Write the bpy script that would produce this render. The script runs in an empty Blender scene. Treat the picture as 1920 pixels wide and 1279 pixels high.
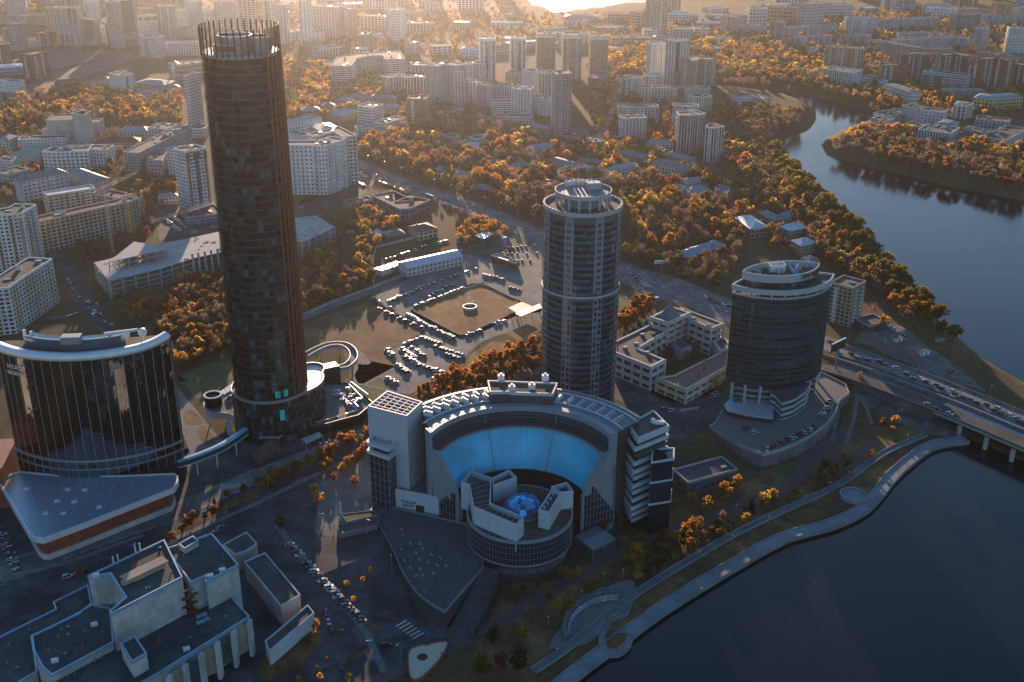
import bpy, bmesh, math, random
import numpy as np
from math import sin, cos, pi, radians, hypot, atan2
random.seed(7)
NR = np.random.RandomState(11)
scene = bpy.context.scene
COL = scene.collection

# ---------------------------------------------------------------- camera
F_PX, PITCH, ROLL, CAM_H = 2150.0, radians(23.8), radians(0.29), 300.0
FW = np.array([0, cos(PITCH), -sin(PITCH)])
_r0 = np.array([1.0, 0, 0]); _u0 = np.cross(_r0, FW)
RT = cos(ROLL)*_r0 + sin(ROLL)*_u0
UP = -sin(ROLL)*_r0 + cos(ROLL)*_u0
cam_d = bpy.data.cameras.new('camera')
cam_d.sensor_width = 36.0; cam_d.lens = F_PX/1920*36.0
cam_d.clip_start = 1.0; cam_d.clip_end = 30000.0
cam = bpy.data.objects.new('camera', cam_d); COL.objects.link(cam)
from mathutils import Matrix, Vector
cam.matrix_world = Matrix(((RT[0], UP[0], -FW[0], 0), (RT[1], UP[1], -FW[1], 0), (RT[2], UP[2], -FW[2], CAM_H), (0, 0, 0, 1)))
scene.camera = cam

# ---------------------------------------------------------------- sky, sun, exposure
SUN_AZ, SUN_EL = radians(-6.5), radians(8.0)
world = bpy.data.worlds.new('World'); scene.world = world; world.use_nodes = True
wn = world.node_tree.nodes; wl = world.node_tree.links; wn.clear()
sky_n = wn.new('ShaderNodeTexSky'); sky_n.sky_type = 'NISHITA'; sky_n.sun_disc = False
sky_n.sun_elevation = SUN_EL; sky_n.sun_rotation = SUN_AZ
sky_n.altitude = 250; sky_n.air_density = 1.2; sky_n.dust_density = 0.3; sky_n.ozone_density = 4.0
bg = wn.new('ShaderNodeBackground'); bg.inputs['Strength'].default_value = 0.135
wo = wn.new('ShaderNodeOutputWorld')
wl.new(sky_n.outputs[0], bg.inputs[0]); wl.new(bg.outputs[0], wo.inputs[0])
sd = bpy.data.lights.new('sun', 'SUN'); sd.energy = 5.0; sd.angle = radians(0.6); sd.color = (1.0, 0.69, 0.46)
sun = bpy.data.objects.new('sun', sd); COL.objects.link(sun)
sdir = Vector((sin(SUN_AZ)*cos(SUN_EL), cos(SUN_AZ)*cos(SUN_EL), sin(SUN_EL)))
sun.rotation_euler = sdir.to_track_quat('Z', 'Y').to_euler()
vs = scene.view_settings
vs.view_transform = 'Standard'; vs.look = 'None'; vs.exposure = 1.15; vs.gamma = 1.0; vs.use_curve_mapping = False
cy = scene.cycles
cy.max_bounces = 5; cy.diffuse_bounces = 2; cy.glossy_bounces = 3; cy.transmission_bounces = 2; cy.volume_bounces = 0
cy.transparent_max_bounces = 4; cy.use_denoising = True; cy.caustics_reflective = False; cy.caustics_refractive = False
cy.sample_clamp_indirect = 4.0
cy.use_adaptive_sampling = True

# ---------------------------------------------------------------- geometry of the place
def P(x, y, z=0.0):
    """world point at height z that the photograph shows at pixel (x, y) of 1920 x 1279"""
    d = FW*F_PX + RT*(x-960) + UP*(639.5-y)
    t = (z-CAM_H)/d[2]
    return (float(t*d[0]), float(t*d[1]), z)
def PROJ(p):
    v = np.array(p)-np.array((0, 0, CAM_H)); dz = v@FW
    return 960+F_PX*(v@RT)/dz, 639.5-F_PX*(v@UP)/dz
def HGT(x, y, xb, yb, zb=0.0):
    """height of something standing at ground pixel (xb, yb) whose top is seen at y"""
    g = P(xb, yb, zb); lo, hi = -20, 299
    for _ in range(40):
        m = (lo+hi)/2
        if PROJ((g[0], g[1], m))[1] > y: lo = m
        else: hi = m
    return lo
WATER = -9.5
def NDIST(x, y): return -0.629*(x-8)+0.777*(y-353)
N0, N1, LOW = 64.0, 112.0, -8.0
def GZ(x, y):
    n = NDIST(x, y)
    return LOW + (0-LOW)*min(1, max(0, (n-N0)/(N1-N0)))
def PG(x, y, off=0.0):
    z = 0.0
    for _ in range(14):
        p = P(x, y, z); z = 0.5*z+0.5*GZ(p[0], p[1])
    p = P(x, y, z); return (p[0], p[1], GZ(p[0], p[1])+off)
def inpoly(x, y, poly):
    c = False; j = len(poly)-1
    for i in range(len(poly)):
        xi, yi = poly[i][0], poly[i][1]; xj, yj = poly[j][0], poly[j][1]
        if (yi > y) != (yj > y) and x < (xj-xi)*(y-yi)/(yj-yi)+xi: c = not c
        j = i
    return c
def area2(p): return sum(p[i][0]*p[(i+1) % len(p)][1]-p[(i+1) % len(p)][0]*p[i][1] for i in range(len(p)))
def ccw(p): return list(p) if area2(p) > 0 else list(reversed(p))
FOOT = []      # footprints that trees keep clear of

# ---------------------------------------------------------------- materials
MATS = {}
def mat(name, rgb, rough=0.8, metal=0.0, var=0.18, vs_=0.15, spec=0.4, bump=0.0, stain=0.0, coat=0.0):
    if name in MATS: return MATS[name]
    m = bpy.data.materials.new(name); m.use_nodes = True
    nt = m.node_tree; n = nt.nodes; l = nt.links
    b = n['Principled BSDF']
    b.inputs['Roughness'].default_value = rough; b.inputs['Metallic'].default_value = metal
    b.inputs['Specular IOR Level'].default_value = spec
    if coat: b.inputs['Coat Weight'].default_value = coat
    g = n.new('ShaderNodeNewGeometry')
    no = n.new('ShaderNodeTexNoise'); no.inputs['Scale'].default_value = vs_; no.inputs['Detail'].default_value = 4.0
    l.new(g.outputs['Position'], no.inputs['Vector'])
    mr = n.new('ShaderNodeMapRange'); mr.inputs[1].default_value = 0.3; mr.inputs[2].default_value = 0.7
    mr.inputs[3].default_value = 1-var; mr.inputs[4].default_value = 1+var
    l.new(no.outputs[0], mr.inputs[0])
    mx = n.new('ShaderNodeMix'); mx.data_type = 'RGBA'; mx.blend_type = 'MULTIPLY'; mx.inputs[0].default_value = 1.0
    mx.inputs[6].default_value = (*rgb, 1)
    l.new(mr.outputs[0], mx.inputs[7])
    out = mx.outputs[2]
    if stain:
        n2 = n.new('ShaderNodeTexNoise'); n2.inputs['Scale'].default_value = vs_*0.22; n2.inputs['Detail'].default_value = 6
        l.new(g.outputs['Position'], n2.inputs['Vector'])
        m2 = n.new('ShaderNodeMapRange'); m2.inputs[1].default_value = 0.42; m2.inputs[2].default_value = 0.62
        m2.inputs[3].default_value = 1-stain; m2.inputs[4].default_value = 1+stain*0.5
        l.new(n2.outputs[0], m2.inputs[0])
        mx2 = n.new('ShaderNodeMix'); mx2.data_type = 'RGBA'; mx2.blend_type = 'MULTIPLY'; mx2.inputs[0].default_value = 1.0
        l.new(out, mx2.inputs[6]); l.new(m2.outputs[0], mx2.inputs[7]); out = mx2.outputs[2]
    l.new(out, b.inputs['Base Color'])
    if bump:
        bp = n.new('ShaderNodeBump'); bp.inputs['Strength'].default_value = bump; bp.inputs['Distance'].default_value = 0.3
        l.new(no.outputs[0], bp.inputs['Height']); l.new(bp.outputs[0], b.inputs['Normal'])
    MATS[name] = m; return m
def window_mat(name, dark, light, rough=0.12, metal=0.0, cell=0.33, frac=0.8):
    """window glass: panes differ (curtains, blinds, dark rooms)"""
    if name in MATS: return MATS[name]
    m = bpy.data.materials.new(name); m.use_nodes = True
    n = m.node_tree.nodes; l = m.node_tree.links; b = n['Principled BSDF']
    b.inputs['Roughness'].default_value = rough; b.inputs['Metallic'].default_value = metal
    b.inputs['Specular IOR Level'].default_value = 0.6
    g = n.new('ShaderNodeNewGeometry')
    v = n.new('ShaderNodeTexVoronoi'); v.inputs['Scale'].default_value = cell; v.inputs['Randomness'].default_value = 0.6
    l.new(g.outputs['Position'], v.inputs['Vector'])
    sp = n.new('ShaderNodeSeparateColor'); l.new(v.outputs['Color'], sp.inputs[0])
    cr = n.new('ShaderNodeValToRGB'); e = cr.color_ramp.elements
    e[0].position = frac-0.25; e[0].color = (*dark, 1); e[1].position = 1.0; e[1].color = (*light, 1)
    l.new(sp.outputs[0], cr.inputs[0]); l.new(cr.outputs[0], b.inputs['Base Color'])
    MATS[name] = m; return m

window_mat('window_glass', (0.014, 0.020, 0.028), (0.10, 0.115, 0.125))
window_mat('window_glass_blue', (0.03, 0.045, 0.06), (0.16, 0.18, 0.20), rough=0.08)
for nm, c in dict(white=(.62, .62, .60), offwhite=(.52, .51, .48), cream=(.55, .48, .36), beige=(.42, .35, .26), grey=(.30, .30, .30),
                  lightgrey=(.44, .45, .46), darkgrey=(.09, .095, .10), brick=(.30, .13, .08), brown=(.17, .10, .07), pink=(.45, .33, .29),
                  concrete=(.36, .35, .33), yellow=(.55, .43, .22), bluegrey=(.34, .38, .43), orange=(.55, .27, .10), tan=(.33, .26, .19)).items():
    mat('wall_'+nm, c, 0.85, var=0.12, vs_=0.25, stain=0.12)
mat('roof_bitumen', (.075, .072, .072), 0.9, var=0.3, vs_=0.2, stain=0.3)
mat('roof_brown', (.115, .085, .065), 0.9, var=0.25, vs_=0.2, stain=0.25)
mat('roof_blue', (.22, .26, .29), 0.5, metal=0.2, var=0.15, vs_=0.3)
mat('roof_slate', (.15, .17, .19), 0.6, var=0.2, vs_=0.3)
mat('roof_green', (.05, .20, .13), 0.5, var=0.15)
mat('roof_red', (.16, .055, .04), 0.7, var=0.2)
mat('roof_light', (.45, .47, .50), 0.45, metal=0.3, var=0.12)
mat('metal_white', (.62, .64, .66), 0.4, metal=0.2, var=0.08)
mat('metal_grey', (.28, .29, .30), 0.4, metal=0.5, var=0.1)
mat('metal_dark', (.04, .042, .045), 0.4, metal=0.4, var=0.1)
mat('rust', (.20, .055, .028), 0.45, metal=0.35, var=0.15, vs_=0.1)

# ---------------------------------------------------------------- mesh building
class MB:
    def __init__(s): s.v = []; s.f = []; s.m = []
    def add(s, vs, fs, mi=0):
        o = len(s.v); s.v.extend(vs); s.f.extend([tuple(i+o for i in f) for f in fs]); s.m.extend([mi]*len(fs))
    def hexa(s, b, t, mi=0):
        s.add(list(b)+list(t), [(3, 2, 1, 0), (4, 5, 6, 7), (0, 1, 5, 4), (1, 2, 6, 5), (2, 3, 7, 6), (3, 0, 4, 7)], mi)
    def box(s, c, d, rz=0.0, mi=0):
        x, y, z = c; hx, hy, hz = d[0]/2, d[1]/2, d[2]/2; ca, sa = cos(rz), sin(rz)
        q = [(x+a*hx*ca-b*hy*sa, y+a*hx*sa+b*hy*ca) for a, b in ((-1, -1), (1, -1), (1, 1), (-1, 1))]
        s.hexa([(a, b, z-hz) for a, b in q], [(a, b, z+hz) for a, b in q], mi)
    def prism(s, poly, z0, z1, mi=0, mtop=None, bottom=True):
        p = ccw(poly); n = len(p)
        z0s = [z0(a[0], a[1]) if callable(z0) else z0 for a in p]
        s.add([(a[0], a[1], zz) for a, zz in zip(p, z0s)]+[(a[0], a[1], z1) for a in p], [(i, (i+1) % n, n+(i+1) % n, n+i) for i in range(n)], mi)
        s.add([(a[0], a[1], z1) for a in p], [tuple(range(n))], mi if mtop is None else mtop)
        if bottom: s.add([(a[0], a[1], zz) for a, zz in zip(p, z0s)], [tuple(reversed(range(n)))], mi)
    def wall(s, poly, z0, z1, th, mi=0, closed=True, z0f=None):
        """upright wall of thickness th along the inside (left) of a polyline"""
        p = [(a[0], a[1]) for a in poly]; n = len(p); q = offset(p, th, closed)
        for i in range(n if closed else n-1):
            j = (i+1) % n
            zi = z0f(*p[i]) if z0f else z0; zj = z0f(*p[j]) if z0f else z0
            s.hexa([(*p[i], zi), (*p[j], zj), (*q[j], zj), (*q[i], zi)], [(*p[i], z1), (*p[j], z1), (*q[j], z1), (*q[i], z1)], mi)
    def bar(s, a, b, w, mi=0, h=None, up=(0, 0, 1)):
        a = np.array(a, float); b = np.array(b, float); d = b-a; L = np.linalg.norm(d)
        if L < 1e-6: return
        d /= L; u = np.array(up, float)
        if abs(d@u) > 0.98: u = np.array((1.0, 0, 0))
        r = np.cross(d, u); r /= np.linalg.norm(r); u = np.cross(r, d); h = h or w
        q = [r*sx*w/2+u*sy*h/2 for sx, sy in ((-1, -1), (1, -1), (1, 1), (-1, 1))]
        s.hexa([tuple(a+k) for k in q], [tuple(b+k) for k in q], mi)
    def cyl(s, c, r0, r1, h, n=12, mi=0, cap=True, rx=1.0):
        x, y, z = c
        b = [(x+r0*cos(2*pi*i/n), y+r0*rx*sin(2*pi*i/n), z) for i in range(n)]
        t = [(x+r1*cos(2*pi*i/n), y+r1*rx*sin(2*pi*i/n), z+h) for i in range(n)]
        s.add(b+t, [(i, (i+1) % n, n+(i+1) % n, n+i) for i in range(n)], mi)
        if cap: s.add(t, [tuple(range(n))], mi); s.add(b, [tuple(reversed(range(n)))], mi)
    def quad(s, a, b, c, d, mi=0): s.add([a, b, c, d], [(0, 1, 2, 3)], mi)
    def mesh(s, name, mats):
        me = bpy.data.meshes.new(name); me.from_pydata([tuple(map(float, v)) for v in s.v], [], s.f)
        for k in (mats if isinstance(mats, (list, tuple)) else [mats]): me.materials.append(MATS[k] if isinstance(k, str) else k)
        if len(me.materials) > 1: me.polygons.foreach_set('material_index', s.m)
        me.update(); return me
    def build(s, name, mats, parent=None, smooth=False, kind=None):
        me = s.mesh(name, mats)
        if smooth: me.shade_smooth()
        return link(name, me, parent, kind)
def link(name, data, parent=None, kind=None, loc=None):
    o = bpy.data.objects.new(name, data); COL.objects.link(o)
    if parent is not None: o.parent = parent
    if kind: o['kind'] = kind
    if loc is not None: o.location = loc
    return o
def offset(p, d, closed=True):
    """offset a polyline to its left by d"""
    n = len(p); out = []
    for i in range(n):
        a = p[i-1] if (closed or i > 0) else None
        c = p[(i+1) % n] if (closed or i < n-1) else None
        b = p[i]
        def nr(u, v):
            L = hypot(v[0]-u[0], v[1]-u[1]) or 1e-9
            return (-(v[1]-u[1])/L, (v[0]-u[0])/L)
        if a is None: k = nr(b, c); out.append((b[0]+k[0]*d, b[1]+k[1]*d)); continue
        if c is None: k = nr(a, b); out.append((b[0]+k[0]*d, b[1]+k[1]*d)); continue
        k1 = nr(a, b); k2 = nr(b, c); sx, sy = k1[0]+k2[0], k1[1]+k2[1]; q = 1+k1[0]*k2[0]+k1[1]*k2[1]
        q = max(q, 0.35); out.append((b[0]+sx/q*d, b[1]+sy/q*d))
    return out
def tag(o, label, cat, group=None):
    o['label'] = label; o['category'] = cat
    if group: o['group'] = group
    return o
def empty(name, loc, label, cat, group=None, rz=0.0):
    o = bpy.data.objects.new(name, None); COL.objects.link(o); o.location = loc; o.rotation_euler = (0, 0, rz)
    o.empty_display_size = 1.0
    return tag(o, label, cat, group)
def put(mb, name, mats, parent, kind=None, smooth=False):
    """build world-coordinate geometry under an Empty that stands elsewhere"""
    o = mb.build(name, mats, parent, smooth, kind)
    if parent is not None:
        L = parent.location; o.location = (-L[0], -L[1], -L[2])
    return o
def copy_tree(o, parent=None):
    c = o.copy(); COL.objects.link(c); c.parent = parent
    for ch in list(o.children): copy_tree(ch, c)
    return c
def struct(o): o['kind'] = 'structure'; return o
def sheet(name, mats, polys, off, kind='structure', world=False, parent=None):
    """flat patch of ground that follows the terrain, off metres above it"""
    bm = bmesh.new()
    for poly in (polys if isinstance(polys[0][0], (tuple, list)) else [polys]):
        w = [(p[0], p[1]) for p in (poly if world else [PG(*q) for q in poly])]
        w = ccw(w)
        f = bm.faces.new([bm.verts.new((a, b, 0)) for a, b in w])
    bmesh.ops.triangulate(bm, faces=bm.faces[:])
    for nn in (N0, N1):
        co = (8-0.629*nn, 353+0.777*nn, 0)
        bmesh.ops.bisect_plane(bm, geom=bm.verts[:]+bm.edges[:]+bm.faces[:], plane_co=co, plane_no=(-0.629, 0.777, 0))
    for v in bm.verts: v.co.z = GZ(v.co.x, v.co.y)+off
    for f in bm.faces:
        if f.normal.z < 0: f.normal_flip()
    me = bpy.data.meshes.new(name); bm.to_mesh(me); bm.free()
    for k in (mats if isinstance(mats, (list, tuple)) else [mats]): me.materials.append(MATS[k])
    return link(name, me, parent, kind)
def strip(pts, w, world=False, closed=False):
    """polygon of a road of width w along a pixel (or world) polyline"""
    q = [(p[0], p[1]) for p in (pts if world else [PG(*a) for a in pts])]
    return offset(q, w/2, closed)+list(reversed(offset(q, -w/2, closed)))
def smooth_line(pts, n=6, closed=False):
    """Catmull-Rom through points"""
    p = [np.array(a, float) for a in pts]; out = []; N = len(p)
    for i in range(N if closed else N-1):
        p0 = p[i-1] if (closed or i > 0) else 2*p[0]-p[1]
        p1 = p[i]; p2 = p[(i+1) % N]
        p3 = p[(i+2) % N] if (closed or i+2 < N) else 2*p[-1]-p[-2]
        for k in range(n):
            t = k/n
            out.append(tuple(0.5*((2*p1)+(-p0+p2)*t+(2*p0-5*p1+4*p2-p3)*t*t+(-p0+3*p1-3*p2+p3)*t**3)))
    if not closed: out.append(tuple(p[-1]))
    return out
def arc3(a, b, c, n):
    """n+1 points on the circle through a, b, c from a to c"""
    (ax, ay), (bx, by), (cx, cy) = a[:2], b[:2], c[:2]
    d = 2*(ax*(by-cy)+bx*(cy-ay)+cx*(ay-by))
    ux = ((ax*ax+ay*ay)*(by-cy)+(bx*bx+by*by)*(cy-ay)+(cx*cx+cy*cy)*(ay-by))/d
    uy = ((ax*ax+ay*ay)*(cx-bx)+(bx*bx+by*by)*(ax-cx)+(cx*cx+cy*cy)*(bx-ax))/d
    r = hypot(ax-ux, ay-uy); A = atan2(ay-uy, ax-ux); B = atan2(by-uy, bx-ux); C = atan2(cy-uy, cx-ux)
    def un(t, ref, s):
        while s*(t-ref) < 0: t += s*2*pi
        while s*(t-ref) > 2*pi: t -= s*2*pi
        return t
    s = 1
    if un(B, A, 1)-A > un(C, A, 1)-A: s = -1
    C = un(C, A, s)
    return [(ux+r*cos(A+(C-A)*i/n), uy+r*sin(A+(C-A)*i/n)) for i in range(n+1)], (ux, uy, r)
# ---------------------------------------------------------------- terrain and water
RIVER_A = [(1500, 178), (1545, 188), (1600, 203), (1640, 215), (1625, 228), (1580, 245), (1552, 258), (1541, 272), (1550, 290), (1590, 303), (1640, 316), (1700, 330), (1760, 345),
           (1830, 360), (1925, 378), (2300, 450), (2700, 620), (2700, 900), (1990, 905), (1925, 868), (1880, 850), (1830, 828), (1808, 822), (1780, 824), (1745, 836), (1700, 868), (1672, 897), (1640, 934), (1610, 962),
           (1560, 985), (1500, 1003), (1460, 1023), (1400, 1055), (1330, 1095), (1270, 1130), (1215, 1165), (1183, 1190), (1178, 1210), (1150, 1222), (1120, 1236), (1085, 1260), (1040, 1300), (980, 1345), (900, 1420), (1100, 1800), (2600, 1800), (2600, 1000),
           (2100, 860), (2100, 800), (1990, 752), (1920, 718), (1870, 690), (1820, 655), (1770, 612), (1720, 560), (1680, 515), (1640, 468), (1600, 425), (1560, 385),
           (1520, 345), (1480, 300), (1440, 268), (1480, 258), (1515, 245), (1530, 225), (1528, 205), (1500, 190), (1470, 182), (1420, 172), (1340, 168), (1340, 160), (1400, 163), (1450, 170)]
LAKE_FAR = [(990, 0), (1000, 14), (1030, 20), (1048, 30), (1070, 24), (1120, 20), (1160, 12), (1200, 10), (1230, 4), (1240, -10), (980, -10)]
def wpoly(px): return [P(a, b, WATER)[:2] for a, b in px]
RIV = wpoly(RIVER_A); LAK = wpoly(LAKE_FAR)
def edge_dist(X, Y, poly):
    d = np.full(X.shape, 1e9); ins = np.zeros(X.shape, bool); n = len(poly)
    for i in range(n):
        ax, ay = poly[i]; bx, by = poly[(i+1) % n]
        ex, ey = bx-ax, by-ay; L2 = ex*ex+ey*ey+1e-9
        t = np.clip(((X-ax)*ex+(Y-ay)*ey)/L2, 0, 1)
        d = np.minimum(d, (X-ax-t*ex)**2+(Y-ay-t*ey)**2)
        c = ((ay > Y) != (by > Y)) & (X < (bx-ax)*(Y-ay)/((by-ay) if abs(by-ay) > 1e-9 else 1e-9)+ax); ins ^= c
    return np.where(ins, -1, 1)*np.sqrt(d)
def terrain():
    xs = np.concatenate([np.arange(-3800, -700, 155.0), np.arange(-700, 700, 4.0), np.arange(700, 3801, 155.0)])
    ys = np.concatenate([np.arange(-600, 330, 93.0), np.arange(330, 1300, 4.0), np.arange(1300, 2500, 24.0), np.arange(2500, 4700, 220.0)])
    X, Y = np.meshgrid(xs, ys)
    n = -0.629*(X-8)+0.777*(Y-353)
    Z = LOW-LOW*np.clip((n-N0)/(N1-N0), 0, 1)
    d = np.minimum(edge_dist(X, Y, RIV), edge_dist(X, Y, LAK))
    bank = np.where(Y > 620, 0.55, 1.2)
    Z = np.minimum(Z, WATER+0.3+np.maximum(d, -6)*bank)
    nx, ny = len(xs), len(ys)
    co = np.stack([X, Y, Z], -1).reshape(-1, 3)
    i = np.arange(ny-1)[:, None]*nx+np.arange(nx-1)[None, :]
    f = np.stack([i, i+1, i+nx+1, i+nx], -1).reshape(-1, 4)
    me = bpy.data.meshes.new('ground'); me.vertices.add(len(co)); me.vertices.foreach_set('co', co.ravel())
    me.loops.add(f.size); me.loops.foreach_set('vertex_index', f.ravel().astype(np.int32))
    me.polygons.add(len(f)); me.polygons.foreach_set('loop_start', np.arange(0, f.size, 4, dtype=np.int32))
    me.update(calc_edges=True); me.shade_smooth(); return me
def ground_mat():
    m = bpy.data.materials.new('ground_soil_and_grass'); m.use_nodes = True; MATS['ground'] = m
    n = m.node_tree.nodes; l = m.node_tree.links; b = n['Principled BSDF']
    b.inputs['Roughness'].default_value = 0.95; b.inputs['Specular IOR Level'].default_value = 0.1
    g = n.new('ShaderNodeNewGeometry')
    a = n.new('ShaderNodeTexNoise'); a.inputs['Scale'].default_value = 0.02; a.inputs['Detail'].default_value = 8; a.inputs['Roughness'].default_value = 0.65
    c = n.new('ShaderNodeTexNoise'); c.inputs['Scale'].default_value = 0.4; c.inputs['Detail'].default_value = 5
    l.new(g.outputs['Position'], a.inputs['Vector']); l.new(g.outputs['Position'], c.inputs['Vector'])
    r = n.new('ShaderNodeValToRGB'); e = r.color_ramp.elements
    e[0].position = 0.36; e[0].color = (.075, .052, .030, 1); e[1].position = 0.66; e[1].color = (.16, .095, .045, 1)
    k = e.new(0.5); k.color = (.085, .07, .03, 1); k = e.new(0.58); k.color = (.12, .07, .035, 1)
    l.new(a.outputs[0], r.inputs[0])
    mr = n.new('ShaderNodeMapRange'); mr.inputs[1].default_value = .3; mr.inputs[2].default_value = .7; mr.inputs[3].default_value = .7; mr.inputs[4].default_value = 1.3
    l.new(c.outputs[0], mr.inputs[0])
    mx = n.new('ShaderNodeMix'); mx.data_type = 'RGBA'; mx.blend_type = 'MULTIPLY'; mx.inputs[0].default_value = 1
    l.new(r.outputs[0], mx.inputs[6]); l.new(mr.outputs[0], mx.inputs[7]); l.new(mx.outputs[2], b.inputs['Base Color'])
ground_mat()
gme = terrain(); gme.materials.append(MATS['ground'])
gr = struct(link('ground', gme)); gr['label'] = 'autumn ground of soil, dry grass and fallen leaves'
def water_mat():
    m = bpy.data.materials.new('water'); m.use_nodes = True; MATS['water'] = m
    n = m.node_tree.nodes; l = m.node_tree.links; b = n['Principled BSDF']
    b.inputs['Base Color'].default_value = (.004, .006, .009, 1); b.inputs['Roughness'].default_value = 0.13
    b.inputs['IOR'].default_value = 1.33; b.inputs['Specular IOR Level'].default_value = 0.5
    g = n.new('ShaderNodeNewGeometry'); a = n.new('ShaderNodeTexNoise'); a.inputs['Scale'].default_value = 0.35; a.inputs['Detail'].default_value = 6
    mp = n.new('ShaderNodeMapping'); mp.inputs['Scale'].default_value = (1, 0.45, 1); mp.inputs['Rotation'].default_value = (0, 0, 0.5)
    l.new(g.outputs['Position'], mp.inputs[0]); l.new(mp.outputs[0], a.inputs['Vector'])
    bp = n.new('ShaderNodeBump'); bp.inputs['Strength'].default_value = 0.4; bp.inputs['Distance'].default_value = 0.25
    c = n.new('ShaderNodeTexNoise'); c.inputs['Scale'].default_value = 0.012; c.inputs['Detail'].default_value = 5; l.new(mp.outputs[0], c.inputs['Vector']); r = n.new('ShaderNodeMapRange'); r.inputs[1].default_value = .35; r.inputs[2].default_value = .65; r.inputs[3].default_value = .06; r.inputs[4].default_value = .24; l.new(c.outputs[0], r.inputs[0]); l.new(r.outputs[0], b.inputs['Roughness'])
    l.new(a.outputs[0], bp.inputs['Height']); l.new(bp.outputs[0], b.inputs['Normal'])
water_mat()
w = MB(); w.quad((-3700, -500, WATER), (3700, -500, WATER), (3700, 4500, WATER), (-3700, 4500, WATER))
wo_ = struct(w.build('river_water', 'water')); wo_['label'] = 'calm dark river and pond water'
# ---------------------------------------------------------------- city blocks
BLK = []
def facade(wallm, piers, a, b, z0, z1, fl, bay, style, t=0.35, blind=False):
    """wall pieces standing proud of the glass between corners a and b (outside on the right)"""
    L = hypot(b[0]-a[0], b[1]-a[1])
    if L < 0.5: return
    dx, dy = (b[0]-a[0])/L, (b[1]-a[1])/L; nx, ny = dy, -dx
    def bx(mb, u0, u1, za, zb, o0, o1):
        q = [(a[0]+dx*u+nx*o, a[1]+dy*u+ny*o) for u, o in ((u0, o1), (u1, o1), (u1, o0), (u0, o0))]
        mb.hexa([(*k, za) for k in q], [(*k, zb) for k in q])
    if blind: bx(wallm, -t, L, z0, z1, -0.2, t); return
    nb = max(1, round(L/bay)); w = L/nb; fh = (z1-z0)/fl
    lo, hi = dict(grid=(0.30, 0.16), grid2=(.36, .2), grid3=(.24, .12), band=(0.36, 0.14), strip=(0.12, 0.06), glass=(0.07, 0.04))[style]
    pw = w*dict(grid=0.42, grid2=.55, grid3=.3, band=0.10, strip=0.34, glass=0.10)[style]
    for k in range(fl+1):
        za = z0+k*fh-(hi*fh if k else 0); zb = z0+k*fh+(lo*fh if k < fl else 0)
        if k == fl: za = z1-0.3*fh if style != 'glass' else z1-0.12*fh; zb = z1
        bx(wallm, -t+0.003, L, za, zb, -0.2, t-0.012 if style != 'strip' else t-0.15)
    for k in range(nb+1):
        u0 = k*w-pw/2; u1 = k*w+pw/2
        if k == 0: u0 = -t; u1 = max(u1, 0.5)
        if k == nb: u1 = L; u0 = min(u0, L-0.5)
        bx(piers, u0, u1, z0, z1, -0.2, t)
def footprint(W, depth):
    W = [(p[0], p[1]) for p in W]
    if depth is None and len(W) == 3:
        l, c, r = W; ux, uy = l[0]-c[0], l[1]-c[1]; U = hypot(ux, uy); ux /= U; uy /= U
        vx, vy = r[0]-c[0], r[1]-c[1]; px, py = -uy, ux
        k = vx*px+vy*py; s = vx*ux+vy*uy
        r = (c[0]+px*k+ux*s*0.15, c[1]+py*k+uy*s*0.15)
        return ccw([l, c, r, (l[0]+r[0]-c[0], l[1]+r[1]-c[1])])
    d = depth or 14
    back = offset(W, d, False)
    return ccw(list(W)+list(reversed(back)))
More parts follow.
